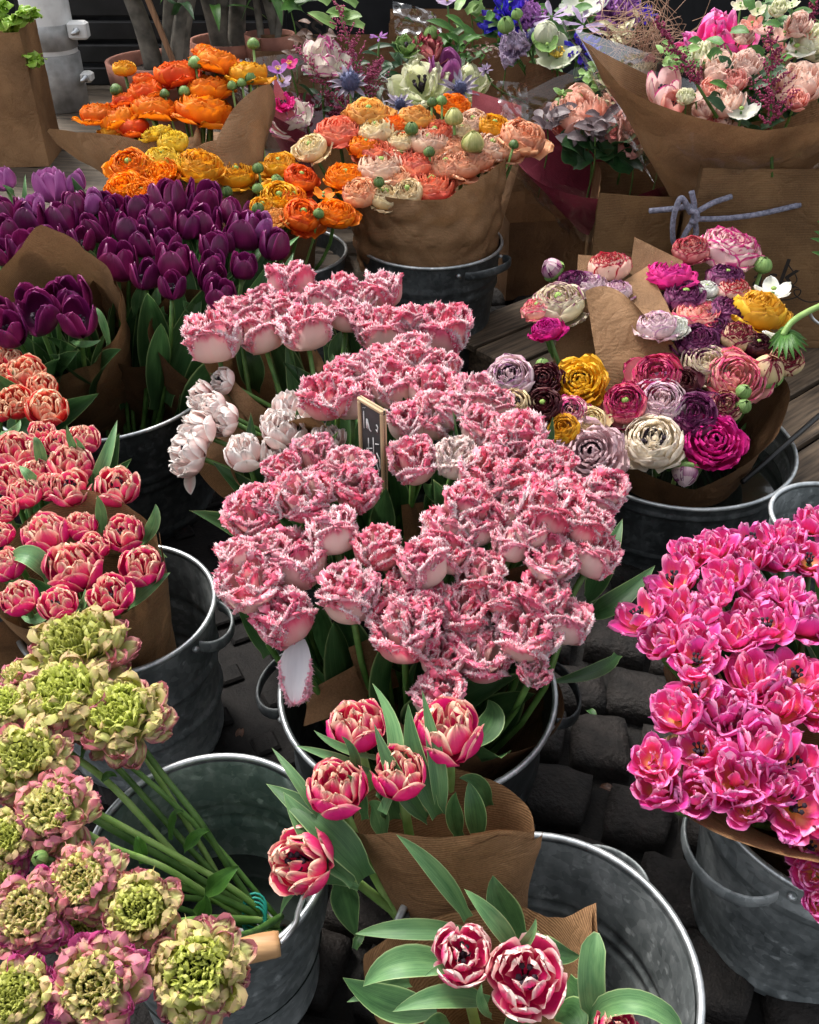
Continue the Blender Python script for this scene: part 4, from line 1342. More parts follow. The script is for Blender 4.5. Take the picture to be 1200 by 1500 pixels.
# ------------------------------------------------------------------ white post with clamp
pb = P(96, 158, dz)
pr_ = px2m(33, pb)
post = thing('steel_post', 'white painted steel post with bolted clamp collars on the plank deck', 'post', pb)
V, F, U = lathe_geo([(pr_, 0), (pr_, 1.6)], 40)
put('tube', mk_mesh('tube', V, F, 'white_paint', U), post)
for (z0_, z1_, rr_) in ((.0, .20, 1.07), (.215, .30, 1.06)):
    V, F, U = lathe_geo([(pr_ * 1.0, z0_), (pr_ * rr_, z0_ + .004), (pr_ * rr_, z1_ - .004), (pr_ * 1.0, z1_)], 40)
    put('collar', mk_mesh('collar', V, F, 'grey_steel', U), post)
for (zz, s_) in ((.28, 1.0), (.12, .6)):
    V, F = box_geo(.07 * s_, .05, .06 * s_, .008)
    lug = put('clamp_lug', mk_mesh('clamp_lug', V, F, 'white_paint', smooth=False), post, Matrix.Translation((pr_ + .03, -.03, zz)))
    V, F, U = lathe_geo([(.001, 0), (.013, 0), (.013, .012), (.007, .013), (.007, .05), (.001, .05)], 6)
    put('bolt', mk_mesh('bolt', V, F, 'steel_wire', U), lug, Matrix.Translation((0, -.025, 0)) @ Matrix.Rotation(math.pi / 2, 4, 'X'))


# ------------------------------------------------------------------ kraft bags
def paper_bag(label, w, d, h, M, mat='kraft_bag', open_in=True, seed=0, bow=.012):
    root = thing('paper_bag', label, 'bag', M=M)
    n = 14

    def panel(a, b, nm, out):
        V, U = [], []
        for j in range(n + 1):
            for i in range(n + 1):
                u, v = i / n, j / n
                p = Vector(a) * (1 - u) + Vector(b) * u
                p = Vector((p.x, p.y, h * v))
                k = crinkle(p, 6, .008, seed) * (.3 + v) + bow * 4 * u * (1 - u) * v
                p = p + Vector(out) * k
                V.append(p); U.append((u * w * 2, v * h * 2))
        put(nm, mk_mesh(nm, V, grid_faces(n, n), mat, U), root)
    x, y = w / 2, d / 2
    panel((-x, -y, 0), (x, -y, 0), 'front_panel', (0, -1, 0))
    panel((x, y, 0), (-x, y, 0), 'back_panel', (0, 1, 0))
    panel((x, -y, 0), (x, y, 0), 'side_panel', (-1, 0, 0))
    panel((-x, y, 0), (-x, -y, 0), 'side_panel', (1, 0, 0))
    V, F = box_geo(w * .98, d * .98, .003)
    put('bottom', mk_mesh('bottom', V, F, mat, np.zeros((8, 2)), smooth=False), root, Matrix.Translation((0, 0, .003)))
    return root


def text_part(body, size, parent, M, mat='ink'):
    cu = bpy.data.curves.new('print', 'FONT')
    cu.body = body
    cu.size = size
    cu.align_x = 'CENTER'
    cu.extrude = .0004
    tmp = bpy.data.objects.new('print', cu)
    COL.objects.link(tmp)
    dg = bpy.context.evaluated_depsgraph_get()
    me = bpy.data.meshes.new_from_object(tmp.evaluated_get(dg))
    bpy.data.objects.remove(tmp)
    me.materials.clear()
    me.materials.append(MATS[mat])
    return put('printed_word', me, parent, M)


def flourish(parent, ctrl, r, mat='ink', nm='printed_flourish'):
    V, F, U = tube_geo(curve_pts(ctrl, 8), r, 5)
    return put(nm, mk_mesh(nm, V, F, mat, U), parent)


# big right bag
bx = (PY(1015, 258, 2.19).x + .02)
BW = .62
bagR = paper_bag('large kraft bag with printed script and blue grey cord holding the rose bouquet', BW, .26, .45,
                 Matrix.Translation((bx + BW / 2, 2.19 + .13, .122)), seed=3)
pt = PY(1128, 392, 2.19)
lx, lz = pt.x - (bx + BW / 2), pt.z - .122
FY = -.13 - .03
for ch, dx, sz_, it in (('a', -.033, .062, 0), ('s', .0, .072, 0), ('k', .034, .095, .25)):
    o = text_part(ch, sz_, bagR, Matrix.Translation((lx + dx, FY, lz - .035)) @ Matrix.Rotation(math.pi / 2, 4, 'X') @ Matrix(((1, it, 0, 0), (0, 1, 0, 0), (0, 0, 1, 0), (0, 0, 0, 1))))
flourish(bagR, [(lx - .02, FY, lz - .055), (lx + .03, FY, lz - .07), (lx + .07, FY, lz - .062), (lx + .075, FY, lz - .045), (lx + .06, FY, lz - .045), (lx + .068, FY, lz - .06), (lx + .10, FY, lz - .075), (lx + .13, FY, lz - .07), (lx + .135, FY, lz - .052), (lx + .12, FY, lz - .055)], .0016)
flourish(bagR, [(lx + .03, FY, lz + .02), (lx + .06, FY, lz - .02), (lx + .03, FY, lz - .045), (lx + .02, FY, lz - .02), (lx + .07, FY, lz - .04)], .0014)

bagL = paper_bag('smaller kraft bag tied by cord to the large printed bag', .20, .24, .35,
                 Matrix.Translation((PY(952, 300, 2.3).x - .01, 2.30 + .13, .122)) @ Matrix.Rotation(R_(-6), 4, 'Z'), seed=8)
bagD = paper_bag('low dark kraft bag in the shade behind the orange bucket', .34, .24, .24,
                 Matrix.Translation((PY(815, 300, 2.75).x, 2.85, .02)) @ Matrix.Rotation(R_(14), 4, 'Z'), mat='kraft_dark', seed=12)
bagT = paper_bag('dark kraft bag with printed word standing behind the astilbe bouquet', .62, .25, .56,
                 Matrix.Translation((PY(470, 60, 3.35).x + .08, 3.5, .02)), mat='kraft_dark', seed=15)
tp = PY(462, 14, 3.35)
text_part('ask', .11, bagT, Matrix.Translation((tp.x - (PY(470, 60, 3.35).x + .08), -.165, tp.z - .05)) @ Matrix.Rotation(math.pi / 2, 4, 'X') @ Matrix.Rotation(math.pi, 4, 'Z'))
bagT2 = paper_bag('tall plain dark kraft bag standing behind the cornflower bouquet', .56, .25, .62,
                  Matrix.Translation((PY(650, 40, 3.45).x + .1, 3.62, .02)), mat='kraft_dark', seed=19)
bagS = paper_bag('brown paper bag of lettuce standing beside the white post', px2m(140, P(0, 245, dz)), .2, .40,
                 Matrix.Translation(P(-2, 246, dz) + Vector((0, .1, .001))) @ Matrix.Rotation(R_(4), 4, 'Z'), mat='kraft', seed=23)

# blue-grey cord tied between the two bags
y0 = 2.19 - .035
cr_ = .0065


def cpt(x, y, dy=0.0):
    return PY(x, y, y0 + dy)


cordt = thing('cord_tie', 'braided blue grey cord knotted between two kraft bags', 'cord', cpt(1015, 325))
for ctrl in ([cpt(952, 309, .03), cpt(985, 306), cpt(1012, 303, -.01), cpt(1018, 318, -.012)],
             [cpt(1071, 288, .02), cpt(1045, 297), cpt(1018, 312, -.012)],
             [cpt(1172, 300, .03), cpt(1110, 314, .005), cpt(1060, 320), cpt(1018, 321, -.012)],
             [cpt(1012, 312, -.012), cpt(998, 290, -.02), cpt(987, 318, -.02), cpt(986, 350, -.015), cpt(992, 362, -.01)],
             [cpt(1018, 320, -.01), cpt(1008, 335, -.02), cpt(997, 357, -.02)],
             [cpt(1018, 322, -.01), cpt(1020, 340, -.012), cpt(1018, 346, -.012)],
             [cpt(1010, 308, -.02), cpt(1020, 312, -.026), cpt(1020, 324, -.024), cpt(1010, 324, -.02)],
             [cpt(1013, 280, -.008), cpt(1017, 300, -.01), cpt(1016, 322, -.01)]):
    V, F, U = tube_geo(curve_pts([c - cordt.location for c in ctrl], 8), cr_, 8)
    put('cord_strand', mk_mesh('cord_strand', V, F, 'cord', U), cordt)

# ------------------------------------------------------------------ buckets (rim centres measured at their own height)
RZ = .29


def rimc(x, y, z=RZ):
    p = P(x, y, z)
    return (p.x, p.y), p


cB1, _ = rimc(305, 1250)
B1 = bucket('zinc bucket with wooden bail grip, green tinted inside, under the green ranunculus', cB1, .135, RZ, inmat='zinc_green', ears=(), ribs=(.70, .64))
w_ = put('water', (lambda g: mk_mesh('water', g[0], g[1], 'water', g[2]))(lathe_geo([(.001, 0), (.119, 0)], 48)), None, Matrix.Translation((cB1[0], cB1[1], .115)))
w_['kind'] = 'structure'
# bail handle with wooden grip, lying down over the front of the rim
gp0, gp1 = P(350, 1395, RZ + .01), P(410, 1382, RZ + .012)
V, F, U = tube_geo(curve_pts([gp0, (gp0 + gp1) / 2 + Vector((0, 0, .001)), gp1], 4), [.0125, .0135, .0138, .0138, .0138, .0138, .0135, .0135, .0125], 14)
put('grip', mk_mesh('grip', V - np.array(B1.location), F, 'wood_handle', U), B1)
for ctrl in ([gp1, P(420, 1372, RZ + .012), P(433, 1352, RZ + .008), P(437, 1335, RZ + .002), P(444, 1315, RZ - .004)],
             [gp0, P(330, 1402, RZ + .006), P(250, 1405, RZ), P(190, 1385, RZ - .004), P(160, 1330, RZ - .01)]):
    V, F, U = tube_geo(curve_pts(ctrl, 6), .0032, 7)
    put('bail_wire', mk_mesh('bail_wire', V - np.array(B1.location), F, 'steel_wire', U), B1)

cB2, _ = rimc(795, 1420)
B2 = bucket('empty half of a wide zinc bucket holding the front striped double tulips', cB2, .156, RZ, ears=(R_(52),), ear_r=.03, ribs=(.62, .55))
cHP, _ = rimc(1225, 1160)
bucket('zinc bucket with ear handle filled with hot pink tulips', cHP, .15, RZ, ears=(R_(205),), ear_r=.05, ribs=(.84, .80), taper=.8)
cLM, _ = rimc(172, 888)
bucket('zinc bucket holding the paper wrapped striped double tulips', cLM, .14, RZ, ears=(R_(-8),), ear_r=.032, ribs=(.66, .38), taper=.86)
cE, _ = rimc(10, 715)
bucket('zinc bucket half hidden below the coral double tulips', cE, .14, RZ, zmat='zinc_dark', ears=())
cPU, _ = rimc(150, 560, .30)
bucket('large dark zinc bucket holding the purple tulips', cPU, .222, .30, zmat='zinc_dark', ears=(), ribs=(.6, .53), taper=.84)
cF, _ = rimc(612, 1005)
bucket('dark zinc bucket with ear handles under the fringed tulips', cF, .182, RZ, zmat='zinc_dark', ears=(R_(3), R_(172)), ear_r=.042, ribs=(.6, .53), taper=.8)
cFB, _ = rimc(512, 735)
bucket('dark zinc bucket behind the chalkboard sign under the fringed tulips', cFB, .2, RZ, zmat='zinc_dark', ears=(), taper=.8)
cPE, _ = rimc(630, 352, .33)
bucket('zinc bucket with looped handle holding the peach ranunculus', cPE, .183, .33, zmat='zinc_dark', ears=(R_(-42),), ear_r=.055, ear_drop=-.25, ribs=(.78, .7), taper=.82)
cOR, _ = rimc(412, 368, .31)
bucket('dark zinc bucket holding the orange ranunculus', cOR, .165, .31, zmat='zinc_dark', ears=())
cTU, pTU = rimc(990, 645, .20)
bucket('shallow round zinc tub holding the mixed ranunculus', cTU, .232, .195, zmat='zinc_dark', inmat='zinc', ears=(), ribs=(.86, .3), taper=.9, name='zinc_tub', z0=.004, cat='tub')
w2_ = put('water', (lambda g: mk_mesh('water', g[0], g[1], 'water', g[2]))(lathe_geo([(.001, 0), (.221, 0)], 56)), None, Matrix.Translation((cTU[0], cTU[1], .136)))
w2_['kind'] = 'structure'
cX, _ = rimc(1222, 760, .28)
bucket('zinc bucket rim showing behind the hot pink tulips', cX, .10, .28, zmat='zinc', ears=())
# thin dark rod leaning across the tub
ra, rb = P(1088, 706, .20), P(1215, 596, .235)
V, F, U = tube_geo([ra, (ra + rb) / 2, rb], .0055, 8)
o = put('plant_stick', mk_mesh('plant_stick', V - np.array(ra), F, 'black_plastic', U), None, Matrix.Translation(ra))
tag(o, 'thin black stick leaning across the rim of the ranunculus tub', 'stick')
# steel hook at the right edge
hk = [PY(1186, 456, 2.0), PY(1190, 466, 2.0), PY(1200, 474, 2.0), PY(1215, 478, 2.0), PY(1235, 470, 2.0), PY(1240, 300, 2.0)]
V, F, U = tube_geo(curve_pts(hk, 6), .004, 7)
o = put('wire_hook', mk_mesh('wire_hook', V - np.array(hk[0]), F, 'steel_wire', U), None, Matrix.Translation(hk[0]))
tag(o, 'bent shiny steel wire hook beside the printed kraft bag', 'hook')

# ------------------------------------------------------------------ chalkboard sign
zt = .60
TL, TR = P(526, 580, zt), P(563, 602, zt)
xd = (TR - TL); bw_ = xd.length; xd.normalize()
up = Vector((0.02, -.03, 1)); up = (up - xd * up.dot(xd)).normalized()
nd = xd.cross(up)
bh_ = .135
Ms = Matrix((( xd.x, up.x, nd.x, TL.x), (xd.y, up.y, nd.y, TL.y), (xd.z, up.z, nd.z, TL.z), (0, 0, 0, 1)))
sign = thing('chalkboard_sign', 'small chalkboard price sign in a wooden frame among the fringed tulips', 'sign', M=Ms)
V, F = box_geo(bw_, bh_, .003)
board = put('board', mk_mesh('board', V, F, 'blackboard', smooth=False), sign, Matrix.Translation((bw_ / 2, -bh_ / 2, 0)))
fw = .0055
for (cx_, cy_, sx_, sy_) in ((bw_ / 2, -fw / 2, bw_, fw), (bw_ / 2, -bh_ + fw / 2, bw_, fw), (fw / 2, -bh_ / 2, fw, bh_ - 2 * fw - .0004), (bw_ - fw / 2, -bh_ / 2, fw, bh_ - 2 * fw - .0004)):
    V, F = box_geo(sx_, sy_, .009, .0012)
    put('frame_bar', mk_mesh('frame_bar', V, F, 'sign_wood', smooth=False), sign, Matrix.Translation((cx_, cy_, 0)))
V, F = box_geo(.008, .25, .006, .001)
put('stake', mk_mesh('stake', V, F, 'sign_wood', smooth=False), sign, Matrix.Translation((bw_ - .01, -bh_ - .125, -.001)))
CH = [[(.22, .13), (.22, .33)], [(.33, .20), (.32, .31)], [(.36, .20), (.38, .31)], [(.36, .2), (.44, .31), (.5, .32)], [(.2, .09), (.21, .095)], [(.27, .08), (.28, .085)],
      [(.72, .20), (.78, .22), (.76, .28), (.7, .26)], [(.38, .42), (.38, .55)], [(.58, .38), (.58, .68)], [(.3, .56), (.52, .52)], [(.36, .58), (.48, .60)], [(.4, .66), (.52, .64)],
      [(.66, .44), (.8, .42)], [(.7, .54), (.82, .60), (.84, .70), (.78, .76), (.68, .66)], [(.6, .74), (.62, .86)], [(.7, .78), (.74, .90), (.76, .78)], [(.80, .82), (.82, .93), (.88, .84), (.9, .95), (.94, .88)], [(.45, .75), (.52, .86)]]
for st in CH:
    pts = [(a * bw_, -b * bh_, .0022) for a, b in st]
    V, F, U = tube_geo(pts, .0008, 5)
    put('chalk_stroke', mk_mesh('chalk_stroke', V, F, 'chalk', U), board, Matrix.Translation((-bw_ / 2, bh_ / 2, 0)))

# ------------------------------------------------------------------ potted plants at the back
def clay_pot(px, py, Yd, rpx, label, trunks, leaf_m='dark_leaf', nleaf=14, seed=0, stake=False):
    rs = random.Random(seed)
    top = PY(px, py, Yd)
    r = px2m(rpx, top)
    h = top.z - dz
    root = thing('potted_plant', label, 'plant', (top.x, top.y, dz + .002))
    V, F, U = lathe_geo([(.001, 0), (r * .68, 0), (r * .7, .01), (r * .92, h * .75), (r * 1.0, h * .76), (r * 1.03, h), (r * .95, h), (r * .9, h * .8)], 32)
    put('pot', mk_mesh('pot', V, F, 'terracotta', U), root)
    V, U2 = [], []
    n = 14
    V, F, U = lathe_geo([(.001, h * .86), (r * .3, h * .87), (r * .6, h * .85), (r * .92, h * .84)], 24)
    V = np.array([(a, b, c + .012 * noise.noise(Vector((a * 40, b * 40, seed)))) for a, b, c in V])
    put('soil', mk_mesh('soil', V, F, 'soil', U), root)
    for k in range(trunks):
        a = rs.random() * 6.28
        x, y = math.cos(a) * r * .35, math.sin(a) * r * .35
        lean = rs.uniform(-.12, .12)
        q = [(x, y, h * .8), (x + lean * .3, y + .01, h * .8 + .15), (x + lean, y + .02, h * .8 + .38), (x + lean * 1.6, y + .03, h * .8 + .7)]
        rr = r * rs.uniform(.13, .24)
        V, F, U = tube_geo(curve_pts(q, 5), [rr * (1.1 - .03 * i) for i in range(16)], 9)
        put('trunk', mk_mesh('trunk', V, F, 'bark', U), root)
        for j in range(nleaf):
            t = rs.uniform(.15, .6)
            b = Vector((x + lean * t, y, h * .8 + t))
            an = rs.random() * 6.28
            d = Vector((math.cos(an), math.sin(an), rs.uniform(-.3, .5)))
            ln = rs.uniform(.12, .22)
            g = leaf_geo(b, b + d * ln * .55 + Vector((0, 0, .02)), b + d * ln + Vector((0, 0, -.04)), .018, fold=.2, nv=7, nu=4, seed=j)
            put('leaf', mk_mesh('leaf', g[0], g[1], leaf_m, g[2], g[3]), root)
    if stake:
        pa, pb_ = Vector((r * .45, -r * .3, h * .82)), Vector((r * .45 - .16, -r * .3 + .05, h * .82 + .5))
        V, F, U = tube_geo([pa, (pa + pb_) / 2, pb_], .011, 4)
        put('stake', mk_mesh('stake', V, F, 'stake_wood', U, smooth=False), root)
    return root


clay_pot(232, 88, 3.45, 74, 'clay potted tree with grey trunks and a wooden stake', 4, nleaf=3, seed=2, stake=True)
clay_pot(335, 58, 3.75, 56, 'clay potted plant with narrow green leaves behind the orange blooms', 3, leaf_m='lush_leaf', nleaf=8, seed=5)
clay_pot(395, 50, 3.65, 36, 'small clay potted plant beside the dark printed bag', 3, leaf_m='lush_leaf', nleaf=8, seed=9)

# lettuce in the paper bag
rs = random.Random(4)
for k, (x, y, w) in enumerate(((18, 42, 75), (50, 88, 40), (-10, 20, 60), (40, 20, 40))):
    c = PY(x, y, bagS.location.y + (.0 if k != 1 else -.06))
    root = thing('lettuce', ['bright green frilly lettuce head in the paper bag', 'small lettuce tip poking over the paper bag corner', 'lettuce leaves at the back of the paper bag', 'loose lettuce sprig leaning on the white post'][k], 'lettuce', c - Vector((0, 0, .12)))
    s = px2m(w, c) * .5
    for i in range(16):
        an = rs.random() * 6.28
        d = Vector((math.cos(an), math.sin(an), 0))
        b = Vector((0, 0, .10))
        e_ = b + d * s * rs.uniform(.5, 1.1) + Vector((0, 0, s * rs.uniform(.2, 1.0)))
        g = leaf_geo(b, (b + e_) / 2 + Vector((0, 0, s * .35)), e_, s * .45, fold=-.3, wave=.35, nv=8, nu=6, seed=i, peak=.62, hint=(0, 0, 1))
        put('leaf', mk_mesh('leaf', g[0], g[1], 'lettuce_leaf', g[2], g[3]), root)

# ------------------------------------------------------------------ paper wraps
def V3(c, z):
    return Vector((c[0], c[1], z))


cone_wrap('paper_wrap', 'crumpled kraft paper cone around the peach ranunculus bouquet', V3(cPE, .18), PY(618, 250, 2.42), .16, .205,
          [(0, .03), (40, .0), (90, -.03), (150, .0), (200, .0), (228, .0), (234, -.012), (265, -.03), (288, -.028), (296, -.012), (330, .02), (345, .03)], amp=.017, seed=2, csc=17, nth=130, nh=36)
sheet('paper_flap', 'upright kraft flap at the left side of the peach bouquet', [[P(456, 238, .50), P(528, 196, .54)], [P(478, 300, .36), P(535, 262, .40)]], seed=4, amp=.008)
sheet('paper_flap', 'folded kraft corner at the right side of the peach bouquet', [[P(718, 240, .46), P(764, 230, .47)], [P(712, 345, .32), P(735, 330, .33)]], seed=5, amp=.008)

cone_wrap('paper_wrap', 'kraft paper cone around the wrapped purple tulip bunch', P(150, 612, .10), P(80, 465, .45), .085, .125,
          [(0, .03), (60, .05), (95, .10), (130, .04), (180, .0), (225, -.01), (270, .0), (310, .005), (340, .03)], mat='kraft', amp=.010, seed=7, csc=13)
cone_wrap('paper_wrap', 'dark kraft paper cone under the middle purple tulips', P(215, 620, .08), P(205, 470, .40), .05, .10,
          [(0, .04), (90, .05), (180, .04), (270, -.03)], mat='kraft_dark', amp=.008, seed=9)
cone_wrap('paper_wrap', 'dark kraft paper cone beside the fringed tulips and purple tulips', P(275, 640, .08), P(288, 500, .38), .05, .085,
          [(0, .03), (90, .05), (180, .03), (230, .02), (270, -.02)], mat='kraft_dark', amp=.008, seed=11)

cone_wrap('paper_wrap', 'kraft paper cone around the striped double tulips in the left bucket', V3(cLM, .06), P(112, 838, .39), .06, .118,
          [(0, .005), (50, .03), (90, .055), (130, .03), (180, .0), (230, .0), (270, .005), (320, .0)], amp=.007, seed=13, oval=.85)
sheet('paper_wrap', 'dark kraft paper behind the left bucket tulips at the frame edge', [[P(-30, 930, .34), P(25, 900, .36)], [P(-30, 1000, .2), P(40, 985, .2)]], mat='kraft_dark', seed=15)

cone_wrap('paper_wrap', 'kraft paper cone holding the upright striped double tulips', V3(cB2, .04) + Vector((-.05, .05, 0)), P(650, 1225, .41) + Vector((0, .045, 0)), .02, .102,
          [(0, -.055), (40, -.03), (90, .0), (150, -.01), (180, -.03), (215, -.01), (240, .005), (275, .0), (300, -.005), (330, -.035)], amp=.006, seed=17, th0=R_(285), span=2 * math.pi + .9, oval=.5)
wl_ = bpy.data.objects[[o_.name for o_ in bpy.data.objects if o_.get('label') == 'kraft paper cone holding the upright striped double tulips'][0]]
fl_ = cone_wrap('overlap_flap', '', V3(cB2, .04) + Vector((-.05, .05, 0)), P(650, 1225, .41) + Vector((0, .045, 0)), .024, .107,
                [(0, -.06), (275, -.022), (283, -.018), (300, -.012), (330, -.045)], amp=.006, seed=17, th0=R_(274), span=1.5, oval=.5, nth=30)
for k_ in ('label', 'category'):
    del fl_[k_]
fl_.parent = wl_
fl_.matrix_basis = Matrix.Identity(4)
cone_wrap('paper_wrap', 'open kraft paper cone around the two open striped tulips', V3(cB2, .04) + Vector((-.03, -.07, 0)), P(705, 1425, .36), .02, .102,
          [(0, .02), (18, .04), (30, .0), (45, -.02), (90, -.035), (130, -.03), (165, .01), (180, .03), (230, .0), (270, -.03), (320, 0)], amp=.009, seed=19, csc=15)

cone_wrap('paper_wrap', 'kraft paper edge wrapped around the front hot pink tulips', V3(cHP, .05), V3(cHP, .385) + Vector((-.03, -.01, 0)), .02, .12,
          [(0, 0), (90, -.05), (150, -.03), (180, .01), (200, .02), (230, .01), (270, .0), (320, 0)], amp=.006, seed=21, flare=.5, oval=.72)
cone_wrap('paper_wrap', 'kraft paper tucked between the two hot pink tulip bunches', V3(cHP, .05) + Vector((.0, .06, 0)), P(1120, 950, .38), .04, .13,
          [(0, 0), (90, -.05), (190, -.02), (250, .0), (320, 0)], amp=.006, seed=23)

cone_wrap('paper_wrap', 'kraft paper cone under the back row of fringed tulips', P(400, 700, .08), P(390, 545, .42), .04, .095,
          [(0, .02), (90, .0), (170, .075), (200, .05), (240, -.01), (280, -.02), (330, .0)], amp=.007, seed=25)
sheet('paper_wrap', 'kraft paper sheet curled around the drooping white tulips', [[P(318, 512, .50), P(332, 560, .47), P(392, 600, .42)], [P(352, 560, .44), P(345, 640, .42), P(372, 660, .36)], [P(290, 690, .36), P(310, 720, .32), P(345, 740, .27)]], seed=27, amp=.006)
cone_wrap('paper_wrap', 'small kraft paper cup around the white tulips by the fringed tulips', P(420, 760, .1), P(388, 680, .40), .02, .05,
          [(0, .03), (90, -.01), (180, .01), (270, -.01)], amp=.004, seed=29)
cone_wrap('paper_wrap', 'kraft paper corner beside the chalkboard sign', P(500, 740, .15), P(440, 668, .45), .02, .055,
          [(0, .0), (40, .04), (90, .01), (180, -.02), (270, -.03)], amp=.004, seed=31)
sheet('paper_wrap', 'upright kraft fold showing below the fringed tulip bunch', [[P(510, 948, .385), P(562, 925, .40)], [P(532, 1020, .30), P(585, 1005, .30)]], seed=33, amp=.006)
sheet('paper_wrap', 'crumpled kraft corner sticking out over the cobbles', [[P(452, 1012, .33), P(520, 975, .36)], [P(446, 1064, .30), P(540, 1032, .29)]], seed=35, amp=.012, csc=16)
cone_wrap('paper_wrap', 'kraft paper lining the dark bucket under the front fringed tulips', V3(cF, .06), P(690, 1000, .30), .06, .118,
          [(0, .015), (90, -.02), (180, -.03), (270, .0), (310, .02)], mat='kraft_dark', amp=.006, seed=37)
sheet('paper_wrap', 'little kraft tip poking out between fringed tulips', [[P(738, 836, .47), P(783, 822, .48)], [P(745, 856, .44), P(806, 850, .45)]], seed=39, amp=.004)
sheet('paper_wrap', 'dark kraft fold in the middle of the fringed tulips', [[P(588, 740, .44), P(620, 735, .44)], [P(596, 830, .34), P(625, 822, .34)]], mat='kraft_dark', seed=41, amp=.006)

# tub papers
sheet('paper_wrap', 'broad folded kraft sheet in the middle of the mixed ranunculus', [[P(858, 427, .455), P(900, 400, .465), P(950, 470, .44)], [P(868, 500, .39), P(930, 520, .385), P(1016, 514, .385)], [P(892, 610, .27), P(920, 600, .27), P(985, 560, .33)]], seed=43, amp=.006)
sheet('paper_wrap', 'kraft fold standing behind the broad sheet in the tub', [[P(888, 428, .44), P(948, 390, .46)], [P(930, 520, .36), P(985, 462, .42)]], seed=45, amp=.004)
sheet('paper_wrap', 'upright kraft sheet at the left of the mixed ranunculus', [[P(824, 444, .42), P(862, 446, .42)], [P(808, 545, .30), P(880, 560, .28)]], seed=47, amp=.005)
sheet('paper_wrap', 'pointed kraft corner behind the hot pink ranunculus', [[P(930, 347, .50), P(1000, 382, .48)], [P(922, 400, .43), P(1000, 440, .42)]], seed=49, amp=.004)
sheet('paper_wrap', 'small kraft corner behind the red and white ranunculus', [[P(847, 373, .46), P(885, 376, .46)], [P(845, 412, .42), P(885, 430, .41)]], seed=51, amp=.003)
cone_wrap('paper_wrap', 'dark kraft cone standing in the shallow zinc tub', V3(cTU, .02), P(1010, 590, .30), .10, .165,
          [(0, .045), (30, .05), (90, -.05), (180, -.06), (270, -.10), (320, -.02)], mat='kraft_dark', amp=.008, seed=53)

# orange ranunculus papers
cone_wrap('paper_wrap', 'kraft paper cone with a long pointed corner around the left orange ranunculus', PY(300, 320, 2.3), PY(205, 190, 2.52), .03, .15,
          [(0, -.06), (90, -.06), (150, .0), (172, .10), (186, .12), (205, .02), (225, -.05), (250, -.12), (290, -.16), (330, -.14)], amp=.008, seed=55)
cone_wrap('paper_wrap', 'kraft paper cone around the right orange ranunculus', PY(340, 330, 2.3), PY(318, 165, 2.55), .03, .14,
          [(0, .03), (60, .0), (100, .07), (130, .03), (180, -.06), (230, -.15), (270, -.15), (295, -.08), (320, -.02), (340, .02)], amp=.008, seed=57)
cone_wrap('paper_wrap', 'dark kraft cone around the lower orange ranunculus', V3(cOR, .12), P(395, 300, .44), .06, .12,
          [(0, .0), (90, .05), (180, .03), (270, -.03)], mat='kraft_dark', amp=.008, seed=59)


# ------------------------------------------------------------------ flowers
def ftulip_label(x, y, deep, tight):
    if y < 515:
        pl = 'in the back row above the drooping white tulips' if x < 480 else 'in the back row beside the peach bouquet bucket'
    elif y < 640 and x < 680:
        pl = 'clustered right behind the chalkboard sign'
    elif y < 760 and x < 560:
        pl = 'between the white tulips and the sign'
    elif y < 790 and x >= 560:
        pl = 'between the sign and the ranunculus tub'
    elif x < 480:
        pl = 'leaning out over the drain cover'
    elif x < 640:
        pl = 'above the front cone of striped tulips'
    else:
        pl = 'leaning toward the hot pink tulips'
    return ('deep' if deep else 'pale') + ' pink ' + ('tight' if tight else 'ruffled open') + ' fringed tulip ' + pl, 'fringed tulips ' + pl


def head_axis(p, base, face=0.0, up=.75, jit=.16):
    d = (p - Vector(base)).normalized()
    ax = d * .6 + Vector((0, 0, up)) + Vector((rnd.uniform(-jit, jit), rnd.uniform(-jit, jit), 0))
    ax.normalize()
    if face:
        ax = (ax * (1 - face) + (CAM - p).normalized() * face).normalized()
    return ax


def foot(base, p, k=.16):
    return Vector((base[0] + (p.x - base[0]) * k, base[1] + (p.y - base[1]) * k, base[2]))


